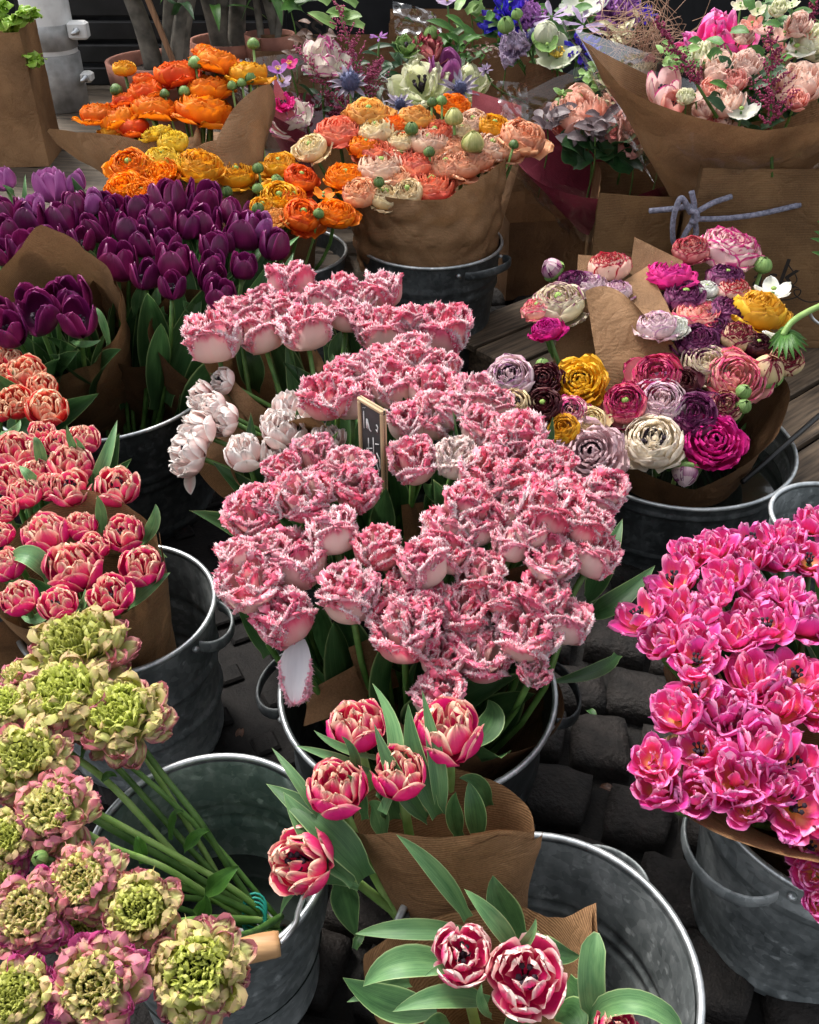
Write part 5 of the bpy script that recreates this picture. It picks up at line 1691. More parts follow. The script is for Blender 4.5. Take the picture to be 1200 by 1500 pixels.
# --- fringed tulips
zf = lambda y: float(np.interp(y, [400, 700, 850, 1020], [.52, .53, .485, .40]))
FR = [(425, 418, 58), (387, 450, 50), (313, 497, 72), (350, 462, 54), (382, 488, 66), (448, 481, 72), (474, 446, 52), (499, 432, 52), (509, 464, 52), (558, 428, 60), (560, 481, 72), (606, 466, 46), (653, 485, 68), (525, 440, 46), (416, 455, 50),
      (534, 545, 66), (570, 528, 54), (604, 530, 60), (642, 540, 54), (576, 568, 64), (632, 571, 62), (478, 582, 70), (516, 588, 54), (497, 556, 46),
      (695, 583, 62), (728, 592, 42), (634, 610, 64), (596, 622, 52), (666, 604, 48), (704, 628, 54), (761, 641, 68), (604, 676, 64), (712, 697, 72), (751, 706, 54), (793, 667, 40), (735, 655, 46),
      (460, 672, 62), (414, 690, 48), (512, 684, 58), (523, 718, 62), (446, 730, 74), (394, 738, 46), (480, 706, 48),
      (372, 754, 72), (489, 782, 62), (553, 802, 66), (436, 824, 84), (396, 808, 52), (366, 856, 82), (345, 815, 46), (419, 908, 76), (513, 873, 82),
      (660, 786, 78), (684, 738, 64), (622, 829, 66), (592, 868, 60), (678, 896, 68), (592, 927, 86), (650, 962, 62), (704, 842, 64), (645, 1018, 70), (700, 775, 52), (640, 880, 50),
      (663, 815, 54), (750, 797, 56), (806, 820, 66), (869, 815, 64), (733, 874, 54), (796, 876, 68), (772, 930, 82), (708, 956, 78), (826, 914, 62), (782, 984, 46), (690, 925, 56),
      (797, 697, 58), (822, 674, 40), (804, 749, 78), (886, 723, 62), (860, 770, 60), (834, 722, 50), (740, 750, 66), (620, 900, 50), (560, 905, 50), (778, 780, 46)]
bF, bFB = V3(cF, .03), V3(cFB, .03)
for i, (x, y, w) in enumerate(FR):
    p = P(x, y, zf(y) + rnd.uniform(-.012, .012))
    s = px2m(w, p) * .5 * 1.31
    back = y < 760
    base = foot(bFB if back else bF, p, .22)
    deep = rnd.random() < .35
    ix = i * 5 + (i // 3)
    lab, grp = ftulip_label(x, y, deep, (ix % 9) in (0, 1, 2, 5))
    flower('fringed_tulip', 'fringed', p, head_axis(p, base, .03 * rnd.random(), jit=.24), s, base,
           {'o': 'fringed_deep' if deep else 'fringed', 'i': 'fringed' if rnd.random() < .4 else 'fringed_deep'}, lab, 'tulip', grp,
           leaves=1 if i % 5 < 3 else 0, leaf_len=.27, idx=ix)
p = P(668, 674, .53)
flower('fringed_tulip', 'fringed', p, head_axis(p, bFB, .1), px2m(68, p) * .53, foot(bFB, p), {'o': 'fringed_white', 'i': 'fringed_white'}, 'creamy white fringed tulip among the pink ones beside the sign', 'tulip', 'fringed tulips in the bucket behind the sign', idx=1)
# the hanging white petal
pa, pb_ = P(436, 936, .43), P(431, 1036, .385)
fr = bpy.data.objects['fringed_tulip']
gL = shell_geo([(0, 0), (.1, .6), (.16, 1.3), (.05, 1.95)], .56, p=4, bw=.4, rc=.62, ruf=.12, rn=3, seed=5, crease=-.09, fringe=260, flen=.14, nu=10, nv=10)
hang = put('fallen_petal', mk_mesh('fallen_petal', gL[0], gL[1], 'fallen_white', gL[2], gL[3]), None,
           axis_matrix(pa, pb_ - pa, 0, (pb_ - pa).length / 2.0))
zd_ = (pb_ - pa).normalized(); xv = (pa - CAM).normalized(); xv = (xv - zd_ * xv.dot(zd_)).normalized(); yv = zd_.cross(xv)
s_ = (pb_ - pa).length / 2.0
hang.matrix_basis = Matrix(((xv.x * s_, yv.x * s_, zd_.x * s_, pa.x), (xv.y * s_, yv.y * s_, zd_.y * s_, pa.y), (xv.z * s_, yv.z * s_, zd_.z * s_, pa.z), (0, 0, 0, 1)))
tag(hang, 'single white petal with pink fringed edge hanging below the tulips', 'petal')

# extra broad leaves between the fringed tulips: (points px with z, half width)
leafers = [o_ for o_ in bpy.data.objects if o_.name.startswith('fringed_tulip') and o_.parent is None]


def near_root(p):
    return min(leafers, key=lambda r: (r.location.x - p.x) ** 2 + (r.location.y - p.y) ** 2)


def pleaf(roots, a, b, c, W, mat='tulip_leaf', face=.6, **kw):
    p0, p1, p2 = P(*a), P(*b), P(*c)
    hint = (CAM - p1).normalized() * face + Vector((0, 0, 1 - face))
    return leaf_part(roots if not isinstance(roots, list) else near_root(p0), (p0, p1, p2), px2m(W, p1), mat, hint=hint, **kw)


for a, b, c, W in (((560, 790, .38), (562, 755, .44), (566, 714, .49), 20), ((372, 570, .36), (365, 530, .43), (345, 492, .46), 20), ((500, 590, .36), (492, 560, .42), (487, 518, .46), 14),
                   ((470, 580, .38), (450, 560, .43), (415, 530, .46), 13), ((505, 540, .4), (495, 515, .44), (500, 485, .47), 16), ((624, 460, .42), (630, 452, .46), (632, 442, .49), 8),
                   ((640, 745, .4), (630, 725, .46), (620, 708, .49), 14), ((668, 742, .4), (650, 725, .45), (652, 708, .48), 11), ((745, 680, .42), (732, 665, .46), (726, 656, .49), 12),
                   ((468, 1010, .24), (470, 930, .34), (455, 885, .42), 22), ((510, 1000, .24), (505, 930, .34), (500, 895, .41), 30), ((600, 985, .28), (570, 960, .35), (543, 930, .39), 18),
                   ((392, 960, .3), (370, 915, .36), (345, 880, .40), 15), ((860, 880, .34), (885, 830, .42), (912, 760, .46), 18), ((860, 900, .33), (905, 880, .37), (960, 828, .38), 18),
                   ((830, 920, .3), (870, 895, .34), (905, 872, .35), 14), ((735, 640, .46), (730, 625, .5), (728, 606, .53), 8), ((683, 600, .46), (680, 600, .5), (682, 585, .53), 8),
                   ((700, 1060, .24), (712, 1030, .30), (700, 985, .36), 16), ((640, 560, .42), (628, 555, .46), (612, 545, .5), 7), ((440, 795, .42), (425, 775, .46), (410, 757, .5), 10),
                   ((500, 760, .42), (505, 740, .46), (512, 738, .5), 9), ((548, 735, .42), (535, 740, .47), (522, 742, .5), 9), ((905, 960, .22), (870, 985, .27), (800, 1000, .29), 12),
                   ((660, 905, .36), (668, 890, .41), (672, 868, .45), 8), ((560, 585, .40), (552, 575, .44), (545, 560, .48), 7)):
    pleaf(leafers, a, b, c, W)

# --- purple tulips
PU = [(75, 272, 46, 1), (108, 266, 34, 1), (4, 262, 34, 1), (131, 296, 38, 1), (48, 300, 36, 1), (12, 310, 40, 0), (45, 320, 42, 0), (93, 320, 46, 0), (140, 333, 46, 0), (38, 364, 52, 0), (76, 352, 44, 0), (168, 307, 42, 0), (203, 306, 40, 0), (245, 292, 50, 0),
      (234, 320, 42, 0), (191, 334, 48, 0), (173, 382, 56, 0), (213, 354, 46, 0), (245, 358, 46, 0), (296, 292, 52, 0), (301, 327, 48, 0), (359, 338, 52, 0), (343, 310, 44, 0), (255, 382, 50, 0), (213, 402, 44, 0), (304, 388, 50, 0), (313, 362, 42, 0), (402, 359, 42, 0), (357, 390, 36, 0),
      (252, 418, 42, 0), (324, 432, 44, 0), (311, 408, 42, 0), (4, 370, 40, 0), (6, 338, 40, 0), (110, 300, 36, 0), (275, 330, 38, 0), (380, 330, 40, 1), (270, 300, 40, 0), (120, 352, 40, 0), (330, 350, 42, 0), (150, 300, 34, 0), (222, 330, 36, 0)]
for i, (x, y, w, li) in enumerate(PU):
    z = float(np.interp(y, [260, 430], [.575, .50])) + rnd.uniform(-.01, .01)
    p = P(x, y, z)
    base = foot((V3(cPU, .03)), p, .3)
    flower('purple_tulip', 'tulip', p, head_axis(p, base, .1 * rnd.random(), up=.9, jit=.22), px2m(w, p) * .57, base, {'o': 'lilac' if li else 'purple'},
           'lilac purple tulip at the back of the purple bunch' if li else ('wide cupped' if (i * 3) % 7 in (3, 5) else 'closed') + ' deep purple tulip ' + ('beside the lettuce bag' if x < 100 else 'below the orange ranunculus' if x < 240 else 'next to the fringed tulips'), 'tulip',
           'paler purple tulips' if li else 'deep purple tulips ' + ('beside the lettuce bag' if x < 100 else 'below the orange ranunculus' if x < 240 else 'next to the fringed tulips'), leaves=1 + (i % 2), leaf_len=.28, idx=i * 3, leafmat='tulip_leaf')
for i, (x, y, w) in enumerate(((54, 460, 62), (116, 466, 56), (108, 432, 50), (46, 440, 48), (12, 482, 52), (0, 455, 40), (82, 440, 44))):
    p = P(x, y, .505)
    base = foot(P(150, 640, .10), p, .1)
    flower('purple_tulip', 'tulip', p, head_axis(p, base, .15, jit=.2), px2m(w, p) * .56, base, {'o': 'purple'}, 'deep purple tulip in the kraft paper wrap', 'tulip', 'purple tulips in the paper wrap', leaves=2, leaf_len=.26, idx=i + 2)
purps = [o_ for o_ in bpy.data.objects if o_.name.startswith('purple_tulip') and o_.parent is None]
leafers = purps
for a, b, c, W in (((350, 440, .38), (395, 385, .46), (440, 345, .48), 7), ((395, 425, .38), (415, 400, .42), (430, 370, .45), 7), ((105, 500, .44), (125, 505, .46), (148, 498, .46), 6), ((160, 505, .42), (150, 470, .47), (140, 450, .49), 6),
                   ((200, 470, .38), (205, 440, .44), (208, 415, .48), 12), ((225, 470, .38), (228, 445, .44), (232, 420, .47), 10), ((255, 480, .38), (240, 465, .42), (240, 448, .45), 8), ((280, 475, .38), (275, 455, .44), (268, 440, .47), 9),
                   ((140, 430, .42), (115, 390, .48), (112, 340, .52), 9), ((150, 430, .42), (142, 390, .48), (120, 360, .53), 8), ((35, 310, .5), (36, 290, .54), (37, 255, .58), 4), ((28, 300, .5), (20, 285, .54), (3, 270, .57), 6), ((335, 420, .42), (345, 380, .49), (340, 352, .53), 8), ((365, 420, .42), (385, 395, .46), (397, 362, .50), 8)):
    pleaf(leafers, a, b, c, W, mat='tulip_leaf_pale')

# --- striped double tulips
def dfp(x, y):
    return 'against the upright back of its paper wrap' if y < 805 else ('above the open zinc bucket rim' if x > 95 else 'over the front edge of its paper wrap')


def dcp(x, y):
    return 'just behind the tall paper edge' if y > 695 else ('beside the large dark bucket' if x > 75 else 'next to the red tulips')


DR = [(38, 546, 52), (23, 588, 50), (68, 597, 58), (62, 566, 42), (4, 550, 42), (2, 520, 34), (-2, 600, 36), (20, 525, 30)]
for i, (x, y, w) in enumerate(DR):
    p = P(x, y, .46)
    base = foot(P(20, 640, .05), p, .2)
    flower('double_tulip', 'double', p, head_axis(p, base, .1), px2m(w, p) * .56, base, {'o': 'double_red', 'i': 'double_red_inner'}, 'red double tulip edged with cream beside the dark bucket', 'tulip', 'red and cream double tulips', leaves=1, leaf_len=.24, idx=[0, 4, 1, 0, 5, 4, 0, 1][i])
DC = [(26, 660, 60), (60, 633, 42), (84, 648, 46), (122, 643, 48), (103, 680, 64), (102, 712, 60), (172, 710, 64), (12, 700, 52), (36, 722, 46), (6, 745, 40), (70, 712, 44), (52, 690, 40)]
for i, (x, y, w) in enumerate(DC):
    p = P(x, y, .455)
    base = foot(V3(cE, .03), p, .35)
    flower('double_tulip', 'double', p, head_axis(p, base, .12), px2m(w, p) * .56, base, {'o': 'double_coral', 'i': 'double_inner'}, 'coral pink double tulip ' + dcp(x, y), 'tulip', 'coral double tulips ' + dcp(x, y), leaves=1, leaf_len=.25, idx=i * 3)
DF = [(66, 781, 64), (118, 768, 48), (181, 779, 58), (136, 800, 48), (107, 830, 78), (207, 828, 62), (160, 869, 66), (84, 882, 56), (28, 875, 52), (6, 826, 54), (0, 782, 40)]
for i, (x, y, w) in enumerate(DF):
    p = P(x, y, .445)
    base = foot(V3(cLM, .04), p, .1)
    flower('double_tulip', 'double', p, head_axis(p, base, .14), px2m(w, p) * .56, base, {'o': 'double', 'i': 'double_inner'}, 'magenta and cream double tulip ' + dfp(x, y), 'tulip', 'double tulips ' + dfp(x, y), leaves=0 if x > 60 else 1, leaf_len=.2, idx=i * 5)
leafers = [o_ for o_ in bpy.data.objects if o_.name.startswith('double_tulip') and o_.parent is None]
for a, b, c, W in (((75, 850, .42), (45, 815, .46), (8, 820, .44), 17), ((95, 865, .38), (60, 905, .40), (30, 900, .40), 9), ((75, 990, .32), (78, 930, .40), (80, 908, .42), 14), ((190, 890, .38), (215, 865, .42), (250, 838, .42), 11), ((205, 800, .40), (225, 770, .45), (228, 738, .48), 11), ((150, 780, .42), (148, 750, .46), (142, 725, .50), 9),
                   ((100, 880, .38), (118, 890, .42), (125, 862, .44), 8), ((145, 905, .38), (125, 890, .42), (115, 878, .43), 8), ((60, 720, .42), (45, 700, .47), (28, 682, .48), 9), ((65, 700, .42), (58, 660, .48), (50, 640, .50), 9), ((135, 720, .40), (152, 680, .46), (172, 615, .50), 11), ((120, 680, .42), (105, 650, .48), (98, 622, .52), 6), ((140, 700, .40), (120, 660, .46), (108, 640, .5), 6), ((0, 635, .44), (20, 632, .46), (30, 615, .47), 7)):
    pleaf(leafers, a, b, c, W, mat='tulip_leaf_pale')

# --- front striped tulips with big leaves
bL1 = V3(cB2, .04) + Vector((-.05, .03, 0))
bL2 = V3(cB2, .04) + Vector((-.03, -.07, 0))
L1 = [(521, 1062, 80, .46, .15, 0, 'double'), (657, 1068, 98, .46, .2, 1, 'double'), (585, 1131, 78, .455, .1, 4, 'double'), (493, 1150, 90, .45, .1, 5, 'double'), (437, 1262, 98, .385, .55, 7, 'double_coral')]
fl1 = []
for x, y, w, z, fc, ix, om in L1:
    p = P(x, y, z)
    base = foot(bL1, p, .05)
    fl1.append(flower('double_tulip', 'double', p, head_axis(p, base, fc, jit=.05) if x > 450 else Vector((-.55, -.35, .75)), px2m(w, p) * .56, base, {'o': om, 'i': 'double_inner'},
                      {521: 'pale edged double tulip at the back left of the front paper cone', 657: 'largest upright magenta double tulip over the front paper cone', 585: 'small upright magenta double tulip between two long leaves', 493: 'magenta double tulip with narrow leaves above the green lined bucket', 437: 'drooping coral double tulip hanging beside the wooden bucket grip'}[x], 'tulip', 'double tulips in the front paper cone', idx=ix, stem_r=.0052, stem='stem_bright'))
L2 = [(678, 1397, 88, .455, .55, 3, 'double_pale'), (770, 1432, 116, .455, .6, 6, 'double_pale'), (905, 1506, 66, .42, .3, 3, 'double')]
fl2 = []
for x, y, w, z, fc, ix, om in L2:
    p = P(x, y, z)
    base = foot(bL2, p, .05)
    fl2.append(flower('double_tulip', 'double', p, head_axis(p, base, fc, jit=.05), px2m(w, p) * .56, base, {'o': om, 'i': om if om == 'double_pale' else 'double_inner'},
                      {678: 'smaller open striped tulip among broad leaves in the open paper cone', 770: 'larger open striped tulip among broad leaves in the open paper cone', 905: 'striped tulip tip under the broad curled leaf'}[x], 'tulip', 'open double tulips in the front bucket', idx=ix, stem_r=.0052, stem='stem_bright'))
leafers = fl1
PL = 'tulip_leaf_pale'
for a, b, c, W, m in (((535, 1285, .36), (480, 1215, .40), (390, 1148, .40), 26, 'tulip_leaf'), ((520, 1290, .36), (465, 1230, .39), (415, 1160, .41), 24, PL), ((560, 1190, .42), (580, 1090, .46), (545, 1000, .49), 13, PL),
                      ((625, 1200, .40), (585, 1150, .45), (548, 1060, .48), 15, 'tulip_leaf'), ((640, 1195, .40), (610, 1120, .45), (598, 1030, .49), 17, 'tulip_leaf'), ((645, 1190, .4), (640, 1120, .45), (618, 1010, .5), 14, PL),
                      ((700, 1230, .36), (695, 1185, .40), (686, 1145, .42), 17, 'tulip_leaf'), ((672, 1225, .36), (665, 1190, .40), (668, 1160, .43), 14, 'tulip_leaf'), ((715, 1180, .36), (700, 1150, .40), (672, 1140, .43), 14, 'tulip_leaf'),
                      ((575, 1200, .38), (565, 1170, .42), (550, 1165, .43), 22, 'tulip_leaf'), ((560, 1225, .36), (552, 1190, .40), (540, 1175, .42), 16, PL), ((525, 1300, .34), (450, 1290, .36), (410, 1342, .33), 10, PL), ((500, 1290, .34), (505, 1320, .30), (522, 1372, .22), 22, 'tulip_leaf'),
                      ((520, 1155, .42), (520, 1110, .46), (500, 1078, .48), 8, 'tulip_leaf'), ((550, 1110, .44), (500, 1095, .46), (460, 1070, .47), 7, PL), ((540, 1130, .43), (490, 1110, .45), (432, 1092, .46), 8, PL), ((470, 1200, .40), (440, 1150, .43), (398, 1095, .44), 9, PL),
                      ((535, 1200, .4), (525, 1160, .44), (508, 1135, .48), 10, 'tulip_leaf'), ((680, 1095, .38), (720, 1060, .38), (715, 1025, .38), 20, 'tulip_leaf')):
    pleaf(leafers, a, b, c, W, mat=m)
leafers = fl2
for a, b, c, W, m, kw in (((685, 1345, .40), (640, 1280, .45), (580, 1222, .49), 15, PL, {}), ((690, 1368, .40), (600, 1362, .42), (520, 1368, .41), 16, PL, {}), ((670, 1420, .40), (590, 1410, .42), (532, 1445, .40), 24, PL, {}), ((640, 1480, .38), (570, 1470, .38), (502, 1432, .40), 26, 'tulip_leaf', {}),
                          ((715, 1470, .40), (650, 1460, .43), (575, 1482, .42), 18, PL, {}), ((765, 1380, .40), (735, 1330, .45), (722, 1282, .48), 26, 'tulip_leaf', {}), ((760, 1400, .42), (725, 1350, .47), (680, 1302, .49), 15, PL, {}), ((750, 1400, .42), (775, 1375, .46), (785, 1345, .48), 8, PL, {}),
                          ((780, 1370, .40), (810, 1395, .42), (850, 1400, .40), 18, 'tulip_leaf', {}), ((872, 1490, .40), (866, 1430, .44), (874, 1366, .46), 21, PL, {'blunt': .8}), ((862, 1492, .40), (930, 1468, .44), (1000, 1510, .42), 18, PL, {'blunt': .7}), ((720, 1490, .42), (705, 1470, .46), (706, 1440, .48), 8, PL, {}),
                          ((660, 1500, .38), (640, 1510, .40), (600, 1530, .40), 22, 'tulip_leaf', {}), ((780, 1500, .36), (760, 1505, .40), (740, 1530, .40), 26, 'tulip_leaf', {}), ((830, 1440, .34), (845, 1470, .36), (820, 1520, .36), 24, 'tulip_leaf', {}), ((690, 1430, .38), (655, 1420, .44), (622, 1430, .45), 9, PL, {}), ((820, 1480, .38), (840, 1490, .40), (850, 1520, .40), 26, 'tulip_leaf', {}), ((600, 1440, .36), (560, 1450, .38), (508, 1468, .38), 12, PL, {})):
    pleaf(leafers, a, b, c, W, mat=m, **kw)

# --- white double tulips
WD = [(324, 558, 38, .47), (291, 580, 44, .46), (308, 597, 46, .46), (327, 614, 46, .45), (283, 633, 62, .44), (270, 664, 66, .42), (360, 660, 56, .45), (404, 618, 46, .47), (427, 594, 58, .48), (417, 627, 60, .47), (482, 638, 46, .48), (401, 670, 40, .44)]
for i, (x, y, w, z) in enumerate(WD):
    p = P(x, y, z)
    base = foot(bFB, p, .25)
    droop = x < 340
    ax = Vector((-.65, -.35, .45)) if droop else head_axis(p, base, .1)
    flower('white_tulip', 'double', p, ax, px2m(w, p) * .6, base, {'o': 'white_double', 'i': 'white_double'},
           'blush white double tulip drooping out of the kraft sheet' if droop else 'blush white double tulip tucked among the fringed tulips', 'tulip', 'drooping white tulips' if droop else 'white tulips among the fringed ones', leaves=0 if droop else 1, leaf_len=.24, idx=[7, 6, 3, 7, 6, 3, 1, 2, 6, 7, 3, 2][i])
pa, pb_ = P(284, 680, .40), P(280, 725, .35)
g = leaf_geo(pa, (pa + pb_) / 2 + Vector((-.004, 0, 0)), pb_, px2m(9, pa), hint=(CAM - pa).normalized(), fold=.3, seed=3, peak=.55)
wr = [o_ for o_ in bpy.data.objects if o_.name.startswith('white_tulip') and o_.parent is None]
o = put('petal', mk_mesh('petal', g[0], g[1], 'white_double', g[2], g[3]), wr[5])
o.matrix_basis = Matrix.Translation(-wr[5].location)

# --- hot pink peony-flowered tulips
def hp_place(x, y):
    if y < 830:
        return 'just in front of the ranunculus tub'
    if y < 975:
        return 'leaning out over the cobbles' if x < 1045 else 'in the middle of the upper bunch'
    if y < 1090:
        return 'where the two bunches meet'
    return 'over the bucket ear handle' if x < 1110 else 'hanging over the bucket rim'


HP = [(1007, 813, 54), (1044, 800, 58), (1101, 790, 64), (1095, 818, 58), (1152, 786, 54), (1196, 764, 52), (1143, 815, 54), (1186, 818, 54), (985, 845, 70), (1068, 842, 62), (934, 898, 74), (993, 890, 72), (1115, 864, 60), (1156, 868, 58), (1050, 870, 54), (1013, 937, 76),
      (1075, 926, 70), (1123, 914, 68), (1182, 906, 72), (966, 938, 62), (1030, 895, 56), (1100, 900, 56), (1021, 966, 64),
      (1018, 1008, 68), (1109, 990, 86), (1166, 986, 74), (990, 1044, 72), (1058, 1036, 84), (1140, 1030, 74), (1194, 1030, 66), (1085, 1068, 66),
      (957, 1112, 64), (1024, 1098, 72), (1118, 1090, 84), (963, 1153, 68), (1020, 1165, 66), (1077, 1138, 98), (1165, 1120, 78), (1166, 1180, 100), (1096, 1182, 54), (1186, 1240, 66), (1194, 1282, 60), (1200, 1322, 44), (1140, 1150, 60),
      (1236, 800, 56), (1230, 850, 60), (1240, 930, 66), (1276, 870, 60), (1236, 1000, 74), (1290, 960, 66), (1250, 1070, 78), (1310, 1040, 70), (1240, 1150, 84), (1300, 1120, 76), (1250, 1220, 74), (1310, 1200, 70), (1270, 1280, 60), (1330, 1270, 60)]
for i, (x, y, w) in enumerate(HP):
    z = float(np.interp(y, [760, 950, 1150, 1330], [.45, .45, .41, .33])) + rnd.uniform(-.01, .01)
    p = P(x, y, z)
    up_b = y < 975
    base = foot(V3(cHP, .21) + Vector((0, .04 if up_b else 0, 0)), p, .08)
    flower('peony_tulip', 'peony', p, head_axis(p, base, .1 + .25 * rnd.random(), jit=.3), px2m(w, p) * .58, base, {'o': 'hot', 'i': 'hot_inner'},
           'hot pink ' + ('wide open peony tulip showing dark stamens ' if (i * 4 + i // 5) % 9 in (2, 6, 8) else 'ruffled peony tulip ') + hp_place(x, y), 'tulip', 'hot pink tulips ' + hp_place(x, y), leaves=0 if i % 3 or y > 960 else 1, leaf_len=.2, idx=i * 4 + i // 5)

# --- frilled green ranunculus leaning out of the front-left bucket
tie = P(392, 1358, .13)
GR = [(115, 952, 126, .43, 'g', .3), (98, 1022, 122, .43, 'g', .35), (179, 1052, 120, .42, 'g', .3), (14, 1036, 66, .42, 'g', .3), (30, 994, 62, .41, 'p', .2), (42, 1112, 106, .43, 'g', .45), (77, 1190, 104, .43, 'l', .4), (10, 1232, 78, .42, 'm', .3), (42, 1340, 108, .43, 'p', .4),
      (121, 1291, 100, .43, 'l', .45), (206, 1332, 98, .42, 'g', .45), (292, 1420, 128, .40, 'g', .6), (140, 1446, 126, .42, 'p', .35), (26, 1462, 100, .42, 'm', .4), (118, 1372, 62, .37, 'g', .2), (120, 1178, 44, .38, 'p', .1), (0, 1285, 60, .40, 'm', .2), (60, 1490, 60, .38, 'p', .2)]
GRL = ['lime green frilled ranunculus overlapping the kraft cone of striped tulips', 'lime green frilled ranunculus just below the one on the kraft cone', 'lime green frilled ranunculus on a long stem over the bucket back rim', 'small dark green frilled ranunculus half behind its neighbours', 'small bright pink frilled ranunculus behind the lime green ones',
       'large lime green frilled ranunculus with a dark hollow heart', 'pale yellow green frilled ranunculus with a tiny pink bloom behind it', 'green hearted ranunculus with deep pink rim beside the grey green bud', 'large pink edged ranunculus with a dark open heart below the bud',
       'pale yellow green frilled ranunculus with a blushed rim above the bucket stems', 'round lime green frilled ranunculus next to the bloom at the wooden grip', 'big round lime green ranunculus touching the wooden bucket grip', 'large deep pink frilled ranunculus hanging in front of the bucket', 'green hearted pink rimmed ranunculus beside the large deep pink one',
       'shaded small green ranunculus beneath the pink edged bloom', 'tiny pink ranunculus peeping out behind the pale yellow green one', 'half seen green hearted ranunculus beyond the pink edged bloom', 'small pink ranunculus tucked under the large deep pink one']
SCH = {'g': ('pon_outer', 'pon', 'pon_green', 'lime green frilled ranunculus with faint pink edges over the bucket'), 'l': ('pon_outer', 'pon_outer', 'pon', 'pale yellow green frilled ranunculus over the bucket'),
       'p': ('pon_pink', 'pon_outer', 'pon', 'pink edged frilled ranunculus beside the green ones'), 'm': ('pon_pink', 'pon', 'pon_green', 'green hearted ranunculus with deep pink rim at the bucket')}
for i, (x, y, w, z, c, fc) in enumerate(GR):
    p = P(x, y, z)
    o_, m_, i_, lab = SCH[c]
    base = tie + Vector((rnd.uniform(-.02, .015), rnd.uniform(-.02, .02), rnd.uniform(-.02, .02)))
    d = (p - base).normalized()
    ax = (d * .55 + Vector((0, 0, .55)) + Vector((rnd.uniform(-.2, .2), rnd.uniform(-.2, .2), 0))).normalized()
    ax = (ax * (1 - fc) + (CAM - p).normalized() * fc).normalized()
    fl_ = flower('frilled_ranunculus', 'pon', p, ax, px2m(w, p) * .59, base, {'o': o_, 'm': m_, 'i': i_}, GRL[i], 'ranunculus', 'frilled ranunculus in the front left bucket', idx=i, stem=None)
    hd_ = p - ax * px2m(w, p) * .12
    d2 = Vector((hd_.x - base.x, hd_.y - base.y)); dl = d2.length
    cc = Vector((base.x - cB1[0], base.y - cB1[1]))
    d2n = d2 / dl
    bq = cc.dot(d2n)
    tr_ = -bq + math.sqrt(max(0, bq * bq - cc.length_squared + .126 ** 2))
    if tr_ < dl * .93:
        rp = Vector((base.x + d2n.x * tr_, base.y + d2n.y * tr_, RZ + .012 + rnd.uniform(0, .03)))
    else:
        rp = (base + hd_) / 2 + Vector((0, 0, .02))
    mid = (base + rp) / 2 + Vector((rnd.uniform(-.008, .008), rnd.uniform(-.008, .008), rnd.uniform(-.012, .004)))
    m2 = (rp + hd_) / 2 - ax * .012 + Vector((rnd.uniform(-.008, .008), rnd.uniform(-.008, .008), .004))
    pts = curve_pts([base, mid, rp, m2, hd_], 5)
    r0_ = rnd.uniform(.0034, .0046)
    V, F, U = tube_geo([q - base for q in pts], r0_, 7)
    put('stem', mk_mesh('stem', V, F, 'stem_green' if i % 3 else 'stem_bright', U), fl_)
grs = [o_ for o_ in bpy.data.objects if o_.name.startswith('frilled_ranunculus') and o_.parent is None]
# bare stems reaching into the water and torn leaves
for i, (x, y, z) in enumerate(()):
    p = P(x, y, z)
    r_ = grs[i * 2 % len(grs)]
    b = tie + Vector((rnd.uniform(-.03, .03), rnd.uniform(-.03, .03), rnd.uniform(-.02, .02)))
    pts = curve_pts([b, b * .6 + p * .4 + Vector((rnd.uniform(-.02, .02), rnd.uniform(-.02, .02), rnd.uniform(.01, .05))), p], 7)
    V, F, U = tube_geo([q - r_.location for q in pts], .0036, 7)
    put('stem', mk_mesh('stem', V, F, 'stem_green', U), r_)
leafers = grs
for a, b, c, W in (((300, 1310, .24), (325, 1290, .28), (350, 1268, .30), 15), ((290, 1350, .24), (300, 1330, .27), (300, 1310, .29), 14), ((270, 1245, .26), (290, 1225, .29), (308, 1217, .31), 10), ((250, 1230, .27), (255, 1195, .3), (270, 1190, .31), 6), ((150, 1255, .34), (165, 1265, .34), (185, 1258, .34), 12), ((210, 1265, .3), (205, 1240, .33), (200, 1225, .34), 10), ((120, 1110, .38), (125, 1080, .4), (122, 1060, .41), 5), ((150, 1145, .36), (160, 1135, .37), (172, 1138, .37), 6), ((205, 1330, .3), (225, 1345, .3), (245, 1370, .29), 14)):
    pleaf(leafers, a, b, c, W, mat='lush_leaf', wave=.25)
p = P(58, 1257, .42)
flower('ranunculus_bud', 'bud', p, (-.2, -.4, .8), px2m(29, p) * .5, tie, {'o': 'sepal_green'}, 'closed grey green ranunculus bud between frilled blooms', 'flower bud', None)
# green band around the stems
mb = MB()
for k in range(4):
    ring = [tie + Vector((math.cos(a) * .014 - .012, math.sin(a) * .012 + .004 * k - .01, .03 + math.sin(a) * .013 + .003 * k)) for a in np.linspace(0, 6.28, 16, endpoint=False)]
    V, F, U = tube_geo([q - tie for q in ring], .0016, 5, closed=True)
    mb.add(V, F, U)
o = put('rubber_band', mb.mesh('rubber_band', 'rubber_band'), None, Matrix.Translation(tie))
tag(o, 'teal rubber band binding the green ranunculus stems in the bucket', 'rubber band')

# ------------------------------------------------------------------ orange and peach ranunculus
NAMES = {'r_orange': 'bright orange', 'r_redorange': 'red orange', 'r_gold': 'golden orange', 'r_yellow': 'yellow', 'r_coral': 'coral', 'r_peach': 'peach', 'r_pale': 'pale peach', 'r_cream': 'cream', 'r_amber': 'amber'}
BUDN = 'ranunculus_bud'


def yY(y, tab):
    return float(np.interp(y, tab[0], tab[1]))


